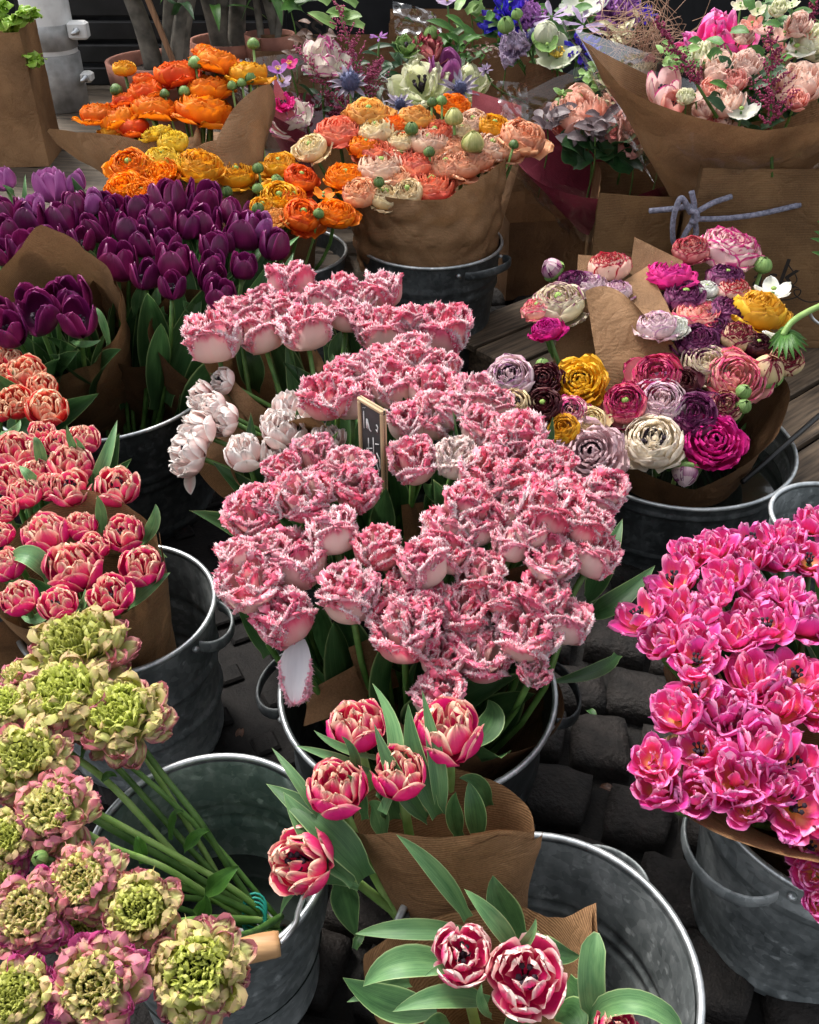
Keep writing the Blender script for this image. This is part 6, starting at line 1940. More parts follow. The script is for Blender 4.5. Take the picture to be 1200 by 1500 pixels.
OYT = ([60, 200, 300, 330], [2.72, 2.50, 2.22, 2.15])
OR = [(257, 108, 54, 'r_redorange', 'ran'), (320, 90, 52, 'r_orange', 'ran'), (304, 124, 60, 'r_orange', 'ran_flat'), (301, 154, 74, 'r_orange', 'ran_flat'), (364, 107, 48, 'r_gold', 'ran'), (300, 74, 26, 'r_orange', 'ran'), (306, 182, 34, 'r_gold', 'open5'),
      (213, 132, 44, 'r_redorange', 'ran'), (228, 156, 62, 'r_orange', 'ran_flat'), (145, 166, 44, 'r_orange', 'ran'), (173, 174, 48, 'r_orange', 'ran'), (196, 187, 40, 'r_redorange', 'ran'), (210, 116, 26, 'r_redorange', 'ran'), (184, 146, 32, 'r_redorange', 'ran'), (182, 101, 30, 'r_gold', 'ran_ball'), (165, 190, 30, 'r_gold', 'ran'),
      (230, 196, 40, 'r_yellow', 'ran_eye'), (254, 209, 40, 'r_yellow', 'ran_ball'), (238, 231, 44, 'r_yellow', 'ran'), (293, 238, 58, 'r_gold', 'ran_flat'), (268, 238, 26, 'r_yellow', 'ran_ball'), (190, 243, 50, 'r_orange', 'ran'), (236, 253, 40, 'r_orange', 'ran_eye'), (182, 271, 52, 'r_orange', 'ran_flat'), (209, 281, 40, 'r_orange', 'ran_eye'), (212, 246, 34, 'r_orange', 'ran'),
      (345, 254, 46, 'r_gold', 'ran'), (409, 241, 42, 'r_gold', 'ran'), (441, 261, 42, 'r_redorange', 'ran'), (409, 290, 48, 'r_gold', 'ran'), (403, 321, 36, 'r_amber', 'ran_eye'), (443, 315, 48, 'r_redorange', 'ran'), (491, 309, 52, 'r_orange', 'ran_flat'), (474, 284, 28, 'r_orange', 'open5'), (385, 303, 34, 'r_gold', 'ran'), (430, 288, 34, 'r_orange', 'ran')]
for i, (x, y, w, c, tk) in enumerate(OR):
    Y = yY(y, OYT) - (.12 if y > 190 and x < 330 else 0)
    p = PY(x, y, Y)
    place = 'with the lower bunch beside the purple tulips' if y > 190 and x < 330 else ('in the dark bucket beside the peach bouquet' if y > 230 else ('in the kraft cone with the pointed corner' if x < 245 else 'in the kraft cone before the clay pots'))
    base = PY(300, 330, 2.3) if x < 330 else V3(cOR, .15)
    base = foot(base, p, .1)
    flower('ranunculus', tk, p, head_axis(p, base, .12 + .15 * rnd.random(), jit=.3), px2m(w, p) * .63, base, {'o': c, 'i': c, 's': 'bud_green', 'eye': {'ran_eye': 'green', 'open5': 'green', 'ran': 'green'}.get(tk)},
           f'{NAMES[c]} ranunculus {"with an open eye " if tk == "ran_eye" else ""}{"closely balled " if tk == "ran_ball" else ""}{place}', 'ranunculus', 'orange ranunculus ' + place, idx=i)
for (x, y, w) in ((286, 92, 23), (371, 64, 20), (367, 113, 21), (270, 133, 18), (340, 125, 16), (354, 121, 16), (170, 131, 20), (241, 137, 16), (221, 168, 21), (192, 214, 17), (214, 218, 17), (408, 266, 19), (467, 312, 18), (378, 305, 20), (332, 280, 19), (378, 276, 19), (378, 246, 19), (405, 262, 17)):
    p = PY(x, y, yY(y, OYT) - .03)
    base = foot(PY(300, 330, 2.3) if x < 330 else V3(cOR, .15), p, .2)
    flower(BUDN, 'bud', p, head_axis(p, base, .1), px2m(w, p) * .55, base, {'o': 'bud_green' if rnd.random() < .6 else 'sepal_green'}, 'closed green bud standing among the orange ranunculus', 'flower bud', 'green buds among the orange ranunculus', stem_r=.003, stem='stem_bright')

PEYT = ([140, 300], [2.56, 2.24])
PE = [(495, 188, 56, 'r_coral', 'ran_flat'), (540, 162, 56, 'r_amber', 'ran_flat'), (551, 190, 46, 'r_cream', 'ran'), (577, 179, 40, 'r_redorange', 'ran_flat'), (611, 169, 48, 'r_amber', 'ran_flat'), (637, 192, 50, 'r_coral', 'ran_flat'), (665, 151, 44, 'r_orange', 'ran_flat'), (693, 178, 36, 'r_pale', 'ran'), (723, 185, 40, 'r_gold', 'ran'), (765, 201, 56, 'r_peach', 'ran'),
      (721, 214, 44, 'r_pale', 'ran'), (628, 209, 50, 'r_pale', 'ran'), (667, 215, 38, 'r_peach', 'ran'), (456, 216, 40, 'r_cream', 'ran'), (506, 255, 52, 'r_orange', 'ran_flat'), (551, 222, 44, 'r_coral', 'ran'), (558, 244, 56, 'r_pale', 'ran'), (586, 226, 42, 'r_coral', 'ran_flat'), (609, 241, 44, 'r_coral', 'ran'), (632, 265, 60, 'r_coral', 'ran_flat'), (653, 242, 44, 'r_peach', 'ran'),
      (527, 283, 46, 'r_peach', 'ran_ball'), (565, 286, 42, 'r_cream', 'ran'), (598, 283, 42, 'r_cream', 'ran_ball'), (590, 206, 38, 'r_cream', 'ran'), (677, 190, 28, 'r_cream', 'ran'), (700, 228, 44, 'r_peach', 'ran'), (680, 240, 44, 'r_peach', 'ran'), (535, 214, 40, 'r_orange', 'ran'), (745, 215, 40, 'r_peach', 'ran'), (640, 220, 38, 'r_peach', 'ran'), (580, 262, 40, 'r_peach', 'ran')]
pec = 0
for i, (x, y, w, c, tk) in enumerate(PE):
    p = PY(x, y, yY(y, PEYT))
    base = foot(V3(cPE, .1), p, .1)
    flower('ranunculus', tk, p, head_axis(p, base, .14 + .15 * rnd.random(), jit=.28), px2m(w, p) * .64, base, {'o': c, 'i': c, 'eye': 'green' if i % 3 else None},
           f'{NAMES[c]} {"tightly balled " if tk == "ran_ball" else ("wide open " if tk == "ran_flat" else "")}ranunculus in the peach bouquet bucket', 'ranunculus', 'ranunculus in the peach bouquet', idx=i)
for (x, y, w, m) in ((633, 149, 18, 'bud_green'), (647, 147, 19, 'sepal_green'), (603, 188, 24, 'bud_green'), (629, 222, 20, 'bud_green'), (555, 266, 19, 'bud_green'), (753, 211, 17, 'bud_green')):
    p = PY(x, y, yY(y, PEYT) - .05)
    base = Vector((p.x * .6 + cPE[0] * .4, p.y * .6 + cPE[1] * .4, .40))
    flower(BUDN, 'bud', p, head_axis(p, base, .1), px2m(w, p) * .52, base, {'o': m}, 'closed green bud standing among the peach ranunculus', 'flower bud', 'green buds in the peach bouquet', stem_r=.003, stem='stem_bright')
for (x, y, w, lb) in ((665, 171, 30, 'pale yellow green half open bud at the back of the peach bouquet'), (693, 208, 37, 'yellow green half open bud on a tall stem before the peach blooms')):
    p = PY(x, y, yY(y, PEYT) - .06)
    base = foot(V3(cPE, .1), p, .2)
    flower(BUDN, 'bud', p, head_axis(p, base, .05), px2m(w, p) * .55, base, {'o': 'bud_yellow'}, lb, 'flower bud', None, stem_r=.0036, stem='stem_bright')

# ------------------------------------------------------------------ mixed ranunculus in the tub
TN = {'r_creampurple': 'cream purple edged', 'r_redwhite': 'red and white picotee', 'r_purplewhite': 'dark purple and white', 'r_peach': 'peach', 'r_magenta': 'magenta', 'r_lilac': 'lilac and white', 'r_darkmaroon': 'dark maroon', 'r_golddark': 'golden yellow', 'r_pinkwhite': 'pink and white', 'r_cream': 'cream',
      'r_mauve': 'pale mauve dark eyed', 'r_pinkred': 'rose red picotee', 'r_creamlilac': 'cream and lilac', 'r_peachpink': 'peach and pink', 'r_budcream': 'cream and maroon striped', 'r_hotpink': 'hot pink', 'r_dusky': 'dusky pink', 'r_white': 'white'}
TZ = ([350, 450, 560, 660, 720], [.485, .42, .365, .30, .25])
TU = [(818, 444, 66, 'r_creampurple', 'ran', 'left of the kraft sheets'), (892, 393, 56, 'r_redwhite', 'ran_ball', 'left of the kraft sheets'), (839, 413, 38, 'r_purplewhite', 'ran', 'left of the kraft sheets'), (864, 417, 42, 'r_lilac', 'ran', 'left of the kraft sheets'), (787, 452, 38, 'r_peachpink', 'ran', 'left of the kraft sheets'), (801, 482, 38, 'r_magenta', 'ran', 'left of the kraft sheets'),
      (747, 552, 60, 'r_lilac', 'ran', 'beside the fringed tulips'), (797, 556, 44, 'r_darkmaroon', 'ran_eye', 'beside the fringed tulips'), (796, 594, 48, 'r_darkmaroon', 'ran', 'beside the fringed tulips'), (850, 559, 64, 'r_golddark', 'ran_eye', 'beside the fringed tulips'), (836, 603, 42, 'r_pinkwhite', 'ran', 'beside the fringed tulips'), (826, 628, 42, 'r_golddark', 'ran', 'beside the fringed tulips'), (866, 616, 38, 'r_cream', 'ran', 'beside the fringed tulips'), (866, 664, 80, 'r_mauve', 'ran_eye', 'beside the fringed tulips'), (752, 592, 42, 'r_cream', 'ran', 'beside the fringed tulips'),
      (962, 552, 62, 'r_pinkred', 'ran', 'in the shallow tub'), (916, 591, 54, 'r_pinkred', 'ran', 'in the shallow tub'), (969, 588, 60, 'r_lilac', 'ran', 'in the shallow tub'), (957, 645, 70, 'r_creamlilac', 'ran', 'in the shallow tub'), (1016, 608, 62, 'r_purplewhite', 'ran', 'in the shallow tub'), (1063, 596, 44, 'r_budcream', 'ran_ball', 'in the shallow tub'), (1046, 648, 72, 'r_magenta', 'ran_eye', 'in the shallow tub'),
      (1079, 552, 76, 'r_peachpink', 'ran_flat', 'in the shallow tub'), (1034, 530, 62, 'r_creampurple', 'ran_flat', 'over the tub'), (1125, 541, 46, 'r_budcream', 'halfbud', 'at the right of the tub'), (1152, 529, 44, 'r_budcream', 'ran_ball', 'at the right of the tub'), (1025, 461, 68, 'r_peachpink', 'ran_flat', 'before the printed bag'), (1111, 453, 70, 'r_golddark', 'ran', 'before the printed bag'), (1081, 493, 46, 'r_budcream', 'ran_ball', 'before the printed bag'),
      (1021, 500, 54, 'r_purplewhite', 'ran', 'before the printed bag'), (962, 475, 48, 'r_lilac', 'ran', 'beside the folded kraft sheet'), (987, 476, 36, 'r_white', 'ran_flat', 'beside the folded kraft sheet'), (1004, 434, 52, 'r_purplewhite', 'ran', 'before the printed bag'), (1067, 455, 46, 'r_purplewhite', 'ran', 'before the printed bag'), (1074, 426, 44, 'r_redwhite', 'ran_ball', 'before the printed bag'), (1133, 425, 46, 'r_white', 'open5', 'before the printed bag'),
      (1064, 405, 44, 'r_purplewhite', 'ran', 'before the printed bag'), (979, 402, 56, 'r_hotpink', 'ran', 'beside the pointed kraft corner'), (1014, 365, 46, 'r_dusky', 'ran', 'beside the cord tie'), (1072, 358, 80, 'r_pinkwhite', 'ran_flat', 'tall before the printed bag'), (1035, 424, 32, 'r_white', 'ran', 'before the printed bag'), (1130, 500, 40, 'r_white', 'open5', 'drooping beside the printed bag'), (1045, 480, 40, 'r_purplewhite', 'ran', 'before the printed bag'), (1000, 560, 40, 'r_darkmaroon', 'ran', 'in the shallow tub'), (1110, 505, 36, 'r_darkmaroon', 'ran', 'before the printed bag'), (905, 425, 36, 'r_lilac', 'ran', 'left of the kraft sheets')]
for i, (x, y, w, c, tk, place) in enumerate(TU):
    z = yY(y, TZ) + (.02 if x in (962, 987) and y < 480 else 0)
    p = P(x, y, z)
    base = foot(V3(cTU, .05), p, .3)
    fc = .45 if 520 < y < 680 else .2
    ax = head_axis(p, base, fc, jit=.22)
    if (x, y) == (1130, 500):
        ax = Vector((-.5, -.5, -.35))
    eye = {'ran_eye': 'dark', 'open5': 'green', 'ran': 'green' if i % 4 == 0 else ('dark' if i % 4 == 2 else None)}.get(tk)
    flower('ranunculus', tk, p, ax, px2m(w, p) * .63, base, {'o': c, 'i': c, 's': 'sepal_green', 'eye': eye}, f'{TN[c]} ranunculus {place}', 'ranunculus', 'mixed ranunculus ' + place, idx=i)
for (x, y, w, z, ax, lb, tk) in ((808, 393, 34, .44, (-.5, -.2, .6), 'purple and green ranunculus bud leaning left over the cobbles', 'halfbud'), (1004, 694, 42, .26, (-.1, -.6, -.5), 'purple ranunculus bud bowed over the tub rim', 'halfbud'),
                                 (1090, 573, 25, .37, (.1, -.4, .8), 'upper green bud of a pair over the tub', 'bud'), (1090, 594, 25, .35, (.1, -.4, .8), 'lower green bud of a pair over the tub', 'bud'), (1118, 388, 29, .455, (.05, -.1, 1), 'tall green bud before the printed bag', 'bud'),
                                 (868, 533, 26, .36, (0, 0, 1), 'green bud behind the golden ranunculus', 'bud'), (795, 533, 22, .37, (0, 0, 1), 'dark green bud above the maroon ranunculus', 'bud')):
    p = P(x, y, z)
    base = foot(V3(cTU, .05), p, .35)
    flower(BUDN, tk, p, ax, px2m(w, p) * .55, base, {'o': 'r_purplewhite' if tk == 'halfbud' else 'sepal_green', 'i': 'r_lilac', 's': 'sepal_green'}, lb, 'flower bud', None, stem_r=.0042, stem='stem_bright')
tubs = [o_ for o_ in bpy.data.objects if o_.name.startswith('ranunculus') and o_.parent is None and 'printed bag' in o_['label']]
# curved green stem with ferny collar entering from the right
aw = [r for r in tubs if 'drooping' in r['label']][0]
pts = curve_pts([P(1225, 438, .47), P(1185, 456, .46), P(1160, 472, .45), P(1146, 492, .43)], 8)
V, F, U = tube_geo([q - aw.location for q in pts], .006, 8)
put('stem', mk_mesh('stem', V, F, 'stem_bright', U), aw)
leafers = [aw]
for k in range(16):
    a = k * .42
    pleaf(leafers, (1150, 488, .43), (1152 + 14 * math.cos(a), 494 + 10 * math.sin(a), .43), (1155 + 30 * math.cos(a), 502 + 22 * math.sin(a) + 5, .41), 4, mat='lush_leaf')
for (x, y) in ((1200, 345), (1196, 375), (1205, 330), (1194, 355)):
    pleaf(leafers, (1225, y + 10, .44), (1208, y, .45), (x - 8, y - 6, .46), 5, mat='lush_leaf')

# ------------------------------------------------------------------ background bouquets
def astilbe(label, tip, foot_px, Y, wpx, mat, seed):
    """Feathery plume: short side spikes crowded with tiny beads along a stem."""
    rs = random.Random(seed)
    a, b = PY(*foot_px, Y), PY(*tip, Y + .03)
    root = thing('astilbe_plume', label, 'astilbe', a)
    ax = b - a
    L = ax.length
    V, F, U = tube_geo([Vector((0, 0, 0)) - ax * .5, ax * .3, ax * .98], [.004, .003, .001], 6)
    put('stem', mk_mesh('stem', V, F, 'stem_green', U), root)
    mb = MB()
    W = px2m(wpx, a)
    oct_v = np.array([(1, 0, 0), (-1, 0, 0), (0, 1, 0), (0, -1, 0), (0, 0, 1), (0, 0, -1)], dtype=float)
    oct_f = [(0, 2, 4), (2, 1, 4), (1, 3, 4), (3, 0, 4), (2, 0, 5), (1, 2, 5), (3, 1, 5), (0, 3, 5)]
    for k in range(46):
        t = (k + rs.random()) / 46
        c = ax * t
        an = rs.random() * 6.28
        side = ax.normalized().orthogonal()
        side = Matrix.Rotation(an, 3, ax.normalized()) @ side
        ln = W * (1 - t) ** .8 * rs.uniform(.6, 1.1) + .008
        d = (side * .9 + ax.normalized() * .75).normalized()
        m = max(5, int(ln / .0032))
        for i in range(m):
            q = c + d * ln * (i / m) + Vector((rs.gauss(0, .0022), rs.gauss(0, .0022), rs.gauss(0, .0022) + .1 * ln * (i / m) ** 2))
            s = rs.uniform(.0018, .0042) * (1.15 - .4 * i / m)
            mb.add(oct_v * s, oct_f, M=Matrix.Translation(q) @ Matrix.Rotation(rs.random() * 6, 4, 'Z') @ Matrix.Rotation(rs.random() * 6, 4, 'X'))
    o = put('florets', mb.mesh('florets', mat), root)
    o['kind'] = 'stuff'
    return root


astilbe('tall pink astilbe plume rising over the parrot tulip', (490, -4), (540, 150), 2.85, 46, 'astilbe_pink', 1)
astilbe('slanting pink astilbe plume beside the blue thistle', (434, 68), (520, 178), 2.82, 30, 'astilbe_pink', 2)
astilbe('short pink astilbe plume tip leaning right', (560, 88), (530, 120), 2.83, 16, 'astilbe_pink', 3)
astilbe('dark red astilbe plume standing in front of the pale roses', (1128, 42), (1130, 190), 2.2, 46, 'astilbe_dark', 4)
astilbe('dark red astilbe plume leaning left beside the hot pink rose', (962, 26), (1022, 125), 2.24, 20, 'astilbe_dark', 5)
astilbe('dark red astilbe at the back of the rose bouquet', (1195, -6), (1180, 40), 2.5, 16, 'astilbe_dark', 6)


def eryngium(label, x, y, w, Y, seed, core=.42, bract='thistle_bract', ax=None):
    rs = random.Random(seed)
    p = PY(x, y, Y)
    s = px2m(w, p) * .5
    base = p - Vector((0, -.03, .25))
    root = thing('sea_holly', label, 'thistle', base)
    axis = ax or ((CAM - p).normalized() * .6 + Vector((0, 0, .6)))
    H = axis_matrix(p - base, axis, rs.random() * 6, s)
    mb = MB()
    mb.add(*ball_geo(core * .9, core * 1.2, core * .5, 10, 7))
    for k in range(150):
        th, a = math.acos(rs.uniform(-.5, 1)), rs.random() * 6.28
        d = Vector((math.sin(th) * math.cos(a), math.sin(th) * math.sin(a), math.cos(th) * 1.3))
        q = Vector((0, 0, core * .5)) + d * core * .85
        s1 = d.orthogonal().normalized() * .03
        s2 = d.cross(s1).normalized() * .03
        mb.add([q + s1, q - s1 * .5 + s2, q - s1 * .5 - s2, q + d * core * .35], [(0, 1, 3), (1, 2, 3), (2, 0, 3)])
    put('cone', mb.mesh('cone', 'thistle_blue'), root, H)
    for k in range(12):
        a = 6.28 * k / 12 + rs.uniform(-.15, .15)
        d = Vector((math.cos(a), math.sin(a), 0))
        ln = rs.uniform(.8, 1.1)
        g = leaf_geo(d * .2, d * ln * .55 + Vector((0, 0, .12)), d * ln + Vector((0, 0, .3 * rs.random())), .12, fold=.5, nv=6, nu=4, seed=k, wave=.3)
        put('bract', mk_mesh('bract', g[0], g[1], bract, g[2], g[3]), root, H)
    V, F, U = tube_geo([Vector((0, 0, 0)), (p - base) * .5, p - base], .003, 6)
    put('stem', mk_mesh('stem', V, F, 'stem_green', U), root)


eryngium('blue sea holly with silvery spiked bracts beside the pink astilbe', 513, 125, 66, 2.72, 1)
eryngium('mauve sea holly in front of the cream parrot tulip', 674, 132, 62, 2.70, 2, core=.3)
eryngium('dim sea holly half hidden above the orange red ranunculus', 586, 155, 50, 2.68, 3, core=.3)
eryngium('small round navy thistle among the hellebores', 783, 56, 26, 2.9, 4, core=.8)

ce = PY(1100, 150, 2.28)
BG = [(476, 86, 54, 'peony', 'r_parrot', None, 2.88, 'white parrot tulip flamed with pink behind the astilbe', 'tulip'), (430, 172, 48, 'peony', 'r_parrot', None, 2.74, 'white and pink parrot tulip low beside the red paper', 'tulip'), (407, 100, 22, 'open5', 'r_violet', 'yellow', 2.8, 'tiny violet flower at the left of the astilbe', 'flower'),
      (424, 92, 20, 'open5', 'r_hotpink', 'yellow', 2.85, 'tiny pink flower at the left of the astilbe', 'flower'), (413, 118, 22, 'open5', 'r_palelilac', 'yellow', 2.8, 'tiny pale flower beside the red paper', 'flower'), (556, 52, 20, 'star', 'r_violet', None, 2.9, 'little lilac bell flower beside the dark twig', 'flower'), (415, 150, 26, 'peony', 'r_hotpink', None, 2.72, 'crimson bloom pressed against the red paper', 'flower'), (468, 205, 30, 'open5', 'r_greenwhite', 'green', 2.7, 'green white bloom under the parrot tulip', 'flower'),
      (616, 122, 64, 'peony', 'r_parrotgreen', None, 2.80, 'creamy yellow double tulip behind the peach bouquet', 'tulip'), (652, 100, 40, 'tulip', 'lilac', None, 2.86, 'lilac tulip beside the creamy double tulip', 'tulip'), (692, 122, 46, 'peony', 'r_parrotgreen', None, 2.84, 'cream star shaped bloom beside the mauve sea holly', 'flower'), (598, 66, 32, 'peony', 'sepal_green', None, 2.9, 'lime green bloom behind the creamy tulip', 'flower'), (626, 74, 42, 'peony', 'r_dusky', None, 2.92, 'dusky green and pink parrot tulip at the back', 'tulip'), (632, 48, 20, 'bud', 'sepal_green', None, 2.95, 'green bud above the dusky parrot tulip', 'flower bud'),
      (745, 22, 66, 'cornflower', 'r_cornblue', None, 2.98, 'large deep blue cornflower beside the violet lisianthus', 'cornflower'), (856, 72, 48, 'cornflower', 'r_cornblue', None, 2.82, 'deep blue cornflower beside the open hellebore', 'cornflower'), (940, 22, 40, 'cornflower', 'r_cornblue', None, 3.05, 'dark blue cornflower at the back of the tan twigs', 'cornflower'), (776, 20, 32, 'carnation', 'r_violet', None, 2.96, 'violet lisianthus touching the blue cornflower', 'lisianthus'), (908, 14, 52, 'carnation', 'r_violet', None, 2.98, 'large violet lisianthus above the pale sprigs', 'lisianthus'), (752, 66, 38, 'carnation', 'r_palelilac', None, 2.88, 'pale lilac lisianthus above the cellophane', 'lisianthus'), (655, -2, 26, 'open5', 'r_palelilac', 'yellow', 3.0, 'pale lilac flower at the back', 'flower'),
      (816, 78, 54, 'open5', 'r_greenwhite', 'yellow', 2.8, 'open greenish white hellebore', 'hellebore'), (800, 48, 32, 'halfbud', 'r_greenwhite', None, 2.84, 'half closed green hellebore above the open one', 'hellebore'), (802, 66, 28, 'open5', 'sepal_green', 'green', 2.8, 'small green hellebore between two larger ones', 'hellebore'), (852, 2, 56, 'open5', 'r_white', 'green', 2.98, 'white anemone at the back of the blue bouquet', 'anemone'), (808, 18, 44, 'star', 'r_palelilac', None, 2.92, 'lilac star clematis above the hellebore', 'clematis'), (856, 30, 48, 'star', 'r_palelilac', None, 2.9, 'lilac star clematis above the blue cornflower', 'clematis'), (741, 36, 22, 'bud', 'sepal_green', None, 2.86, 'pale green bud in front of the large cornflower', 'flower bud'), (757, 20, 15, 'bud', 'sepal_green', None, 2.86, 'small green bud in front of the large cornflower', 'flower bud'), (711, 102, 16, 'cornflower', 'r_palelilac', None, 2.8, 'tiny pale blue floret over the brown paper', 'flower'),
      (848, 164, 66, 'rose', 'r_rose', None, 2.58, 'coral pink garden rose beside the carnation', 'rose'), (930, 180, 76, 'carnation', 'r_salmon', None, 2.5, 'large dusty salmon carnation', 'carnation'),
      (1050, 62, 78, 'peony', 'hot', None, 2.36, 'hot pink peony bloom at the back of the pale roses', 'peony'), (1033, 82, 42, 'rose', 'r_creamgreen', None, 2.28, 'cream green rose bud below the hot pink peony', 'rose'), (1052, 100, 46, 'rose', 'r_paleroses', None, 2.22, 'pale blush spray rose beside the cream green bud', 'rose'), (1092, 96, 42, 'rose', 'r_paleroses', None, 2.22, 'blush spray rose touching the astilbe plume', 'rose'), (1064, 146, 38, 'rose', 'r_paleroses', None, 2.14, 'small blush rose low in the rose bouquet', 'rose'), (1172, 118, 54, 'rose', 'r_paleroses', None, 2.2, 'cream pink rose at the right of the astilbe', 'rose'), (1076, 116, 28, 'rose', 'r_salmon', None, 2.17, 'little salmon rose between blush roses', 'rose'), (1040, 130, 26, 'rose', 'r_salmon', None, 2.17, 'salmon rose bud beside the stock florets', 'rose'),
      (973, 127, 42, 'tulip', 'r_pinkwhite', None, 2.2, 'pink and white closed ranunculus at the paper edge', 'ranunculus'), (986, 151, 28, 'tulip', 'r_salmon', None, 2.15, 'small coral bud at the paper edge', 'flower bud'), (1086, 161, 40, 'open5', 'r_white', 'green', 2.1, 'white hellebore below the astilbe plume', 'hellebore'), (1167, 70, 46, 'open5', 'r_white', 'green', 2.28, 'white hellebore behind the cream pink rose', 'hellebore'), (1168, 145, 24, 'rose', 'r_salmon', None, 2.12, 'peach bud at the right paper edge', 'flower bud'), (1195, 60, 40, 'rose', 'r_creamgreen', None, 2.3, 'cream green rose at the frame side of the bouquet', 'rose')]
for i, (x, y, w, tk, c, eye, Y, lb, cat) in enumerate(BG):
    if x > 955:
        Y += .12
    p = PY(x, y, Y)
    bb = Vector((ce.x, 2.40, .36)) if x > 955 else PY(892, 300, 2.62) if y > 150 and x > 780 else PY(830, 170, 3.0) if x > 700 else PY(640, 230, 2.95) if x > 575 else PY(485, 260, 2.86)
    base = foot(tuple(bb), p, .3)
    flower({'open5': 'open_flower', 'star': 'clematis', 'peony': 'double_bloom', 'tulip': 'closed_tulip', 'bud': 'flower_bud', 'halfbud': 'hellebore'}.get(tk, tk), tk, p,
           head_axis(p, base, .3, jit=.3), px2m(w, p) * .68, base, {'o': c, 'i': c, 's': 'sepal_green', 'eye': eye}, lb, cat, None, idx=i, stem_r=.0028)
# clusters of small stock florets in the rose bouquet
for i, (x, y, w, c) in enumerate([(1032, 158, 22, 'r_paleroses'), (1046, 172, 22, 'r_salmon'), (1030, 175, 18, 'r_salmon'), (1058, 180, 20, 'r_paleroses'), (1018, 140, 18, 'r_paleroses'), (1150, 48, 26, 'r_paleroses'), (1170, 34, 26, 'r_paleroses'), (1136, 66, 24, 'r_salmon'), (1152, 78, 26, 'r_salmon'), (1138, 90, 22, 'r_paleroses'), (1120, 40, 22, 'r_paleroses'), (1102, 34, 22, 'r_salmon'), (1090, 48, 22, 'r_paleroses'), (1185, 50, 22, 'r_salmon'), (1110, 14, 18, 'r_creamgreen'), (1140, 10, 18, 'r_creamgreen'), (1085, 6, 18, 'r_creamgreen'), (1160, 6, 16, 'r_creamgreen'), (1005, 140, 18, 'r_creamgreen'), (1042, 188, 18, 'r_salmon'), (1076, 190, 18, 'r_paleroses')]):
    p = PY(x, y, 2.25 if y > 100 else 2.42)
    base = foot((ce.x, 2.40, .36), p, .3)
    flower('stock_floret', 'open5' if i % 3 else 'rose', p, head_axis(p, base, .35, jit=.5), px2m(w, p) * .75, base, {'o': c, 'i': c, 'eye': 'green'}, 'small blush stock floret low in the rose bouquet' if y > 100 else 'small blush stock floret high in the rose bouquet', 'stock flower', 'stock florets low' if y > 100 else 'stock florets high', idx=i, stem_r=.002)


# foliage sprays that fill the bouquets
def spray(name, label, cat, x, y, Y, spread, n, W, ln, mat, seed, up=.5, stemmat='stem_green', group=None):
    rs = random.Random(seed)
    p = PY(x, y, Y)
    base = p + Vector((0, .06, -.22))
    root = thing(name, label, cat, base, group)
    V, F, U = tube_geo(curve_pts([Vector((0, 0, 0)), (p - base) * .6 + Vector((.01, 0, 0)), (p - base)], 5), .002, 5)
    put('stem', mk_mesh('stem', V, F, stemmat, U), root)
    sp = px2m(spread, p)
    for k in range(n):
        a = rs.random() * 6.28
        c = p - base + Vector((rs.gauss(0, .45) * sp, rs.gauss(0, .3) * sp, rs.gauss(0, .4) * sp))
        d = Vector((math.cos(a), math.sin(a) * .7, rs.uniform(-.2, 1) * up + .1)).normalized()
        l = px2m(ln, p) * rs.uniform(.7, 1.25)
        g = leaf_geo(c, c + d * l * .5 + Vector((0, 0, l * .08)), c + d * l, px2m(W, p) * rs.uniform(.8, 1.2), fold=.25, nv=6, nu=4, seed=k + seed, hint=(rs.uniform(-.4, .4), -.6, .8))
        put('leaf', mk_mesh('leaf', g[0], g[1], mat, g[2], g[3]), root)
    return root


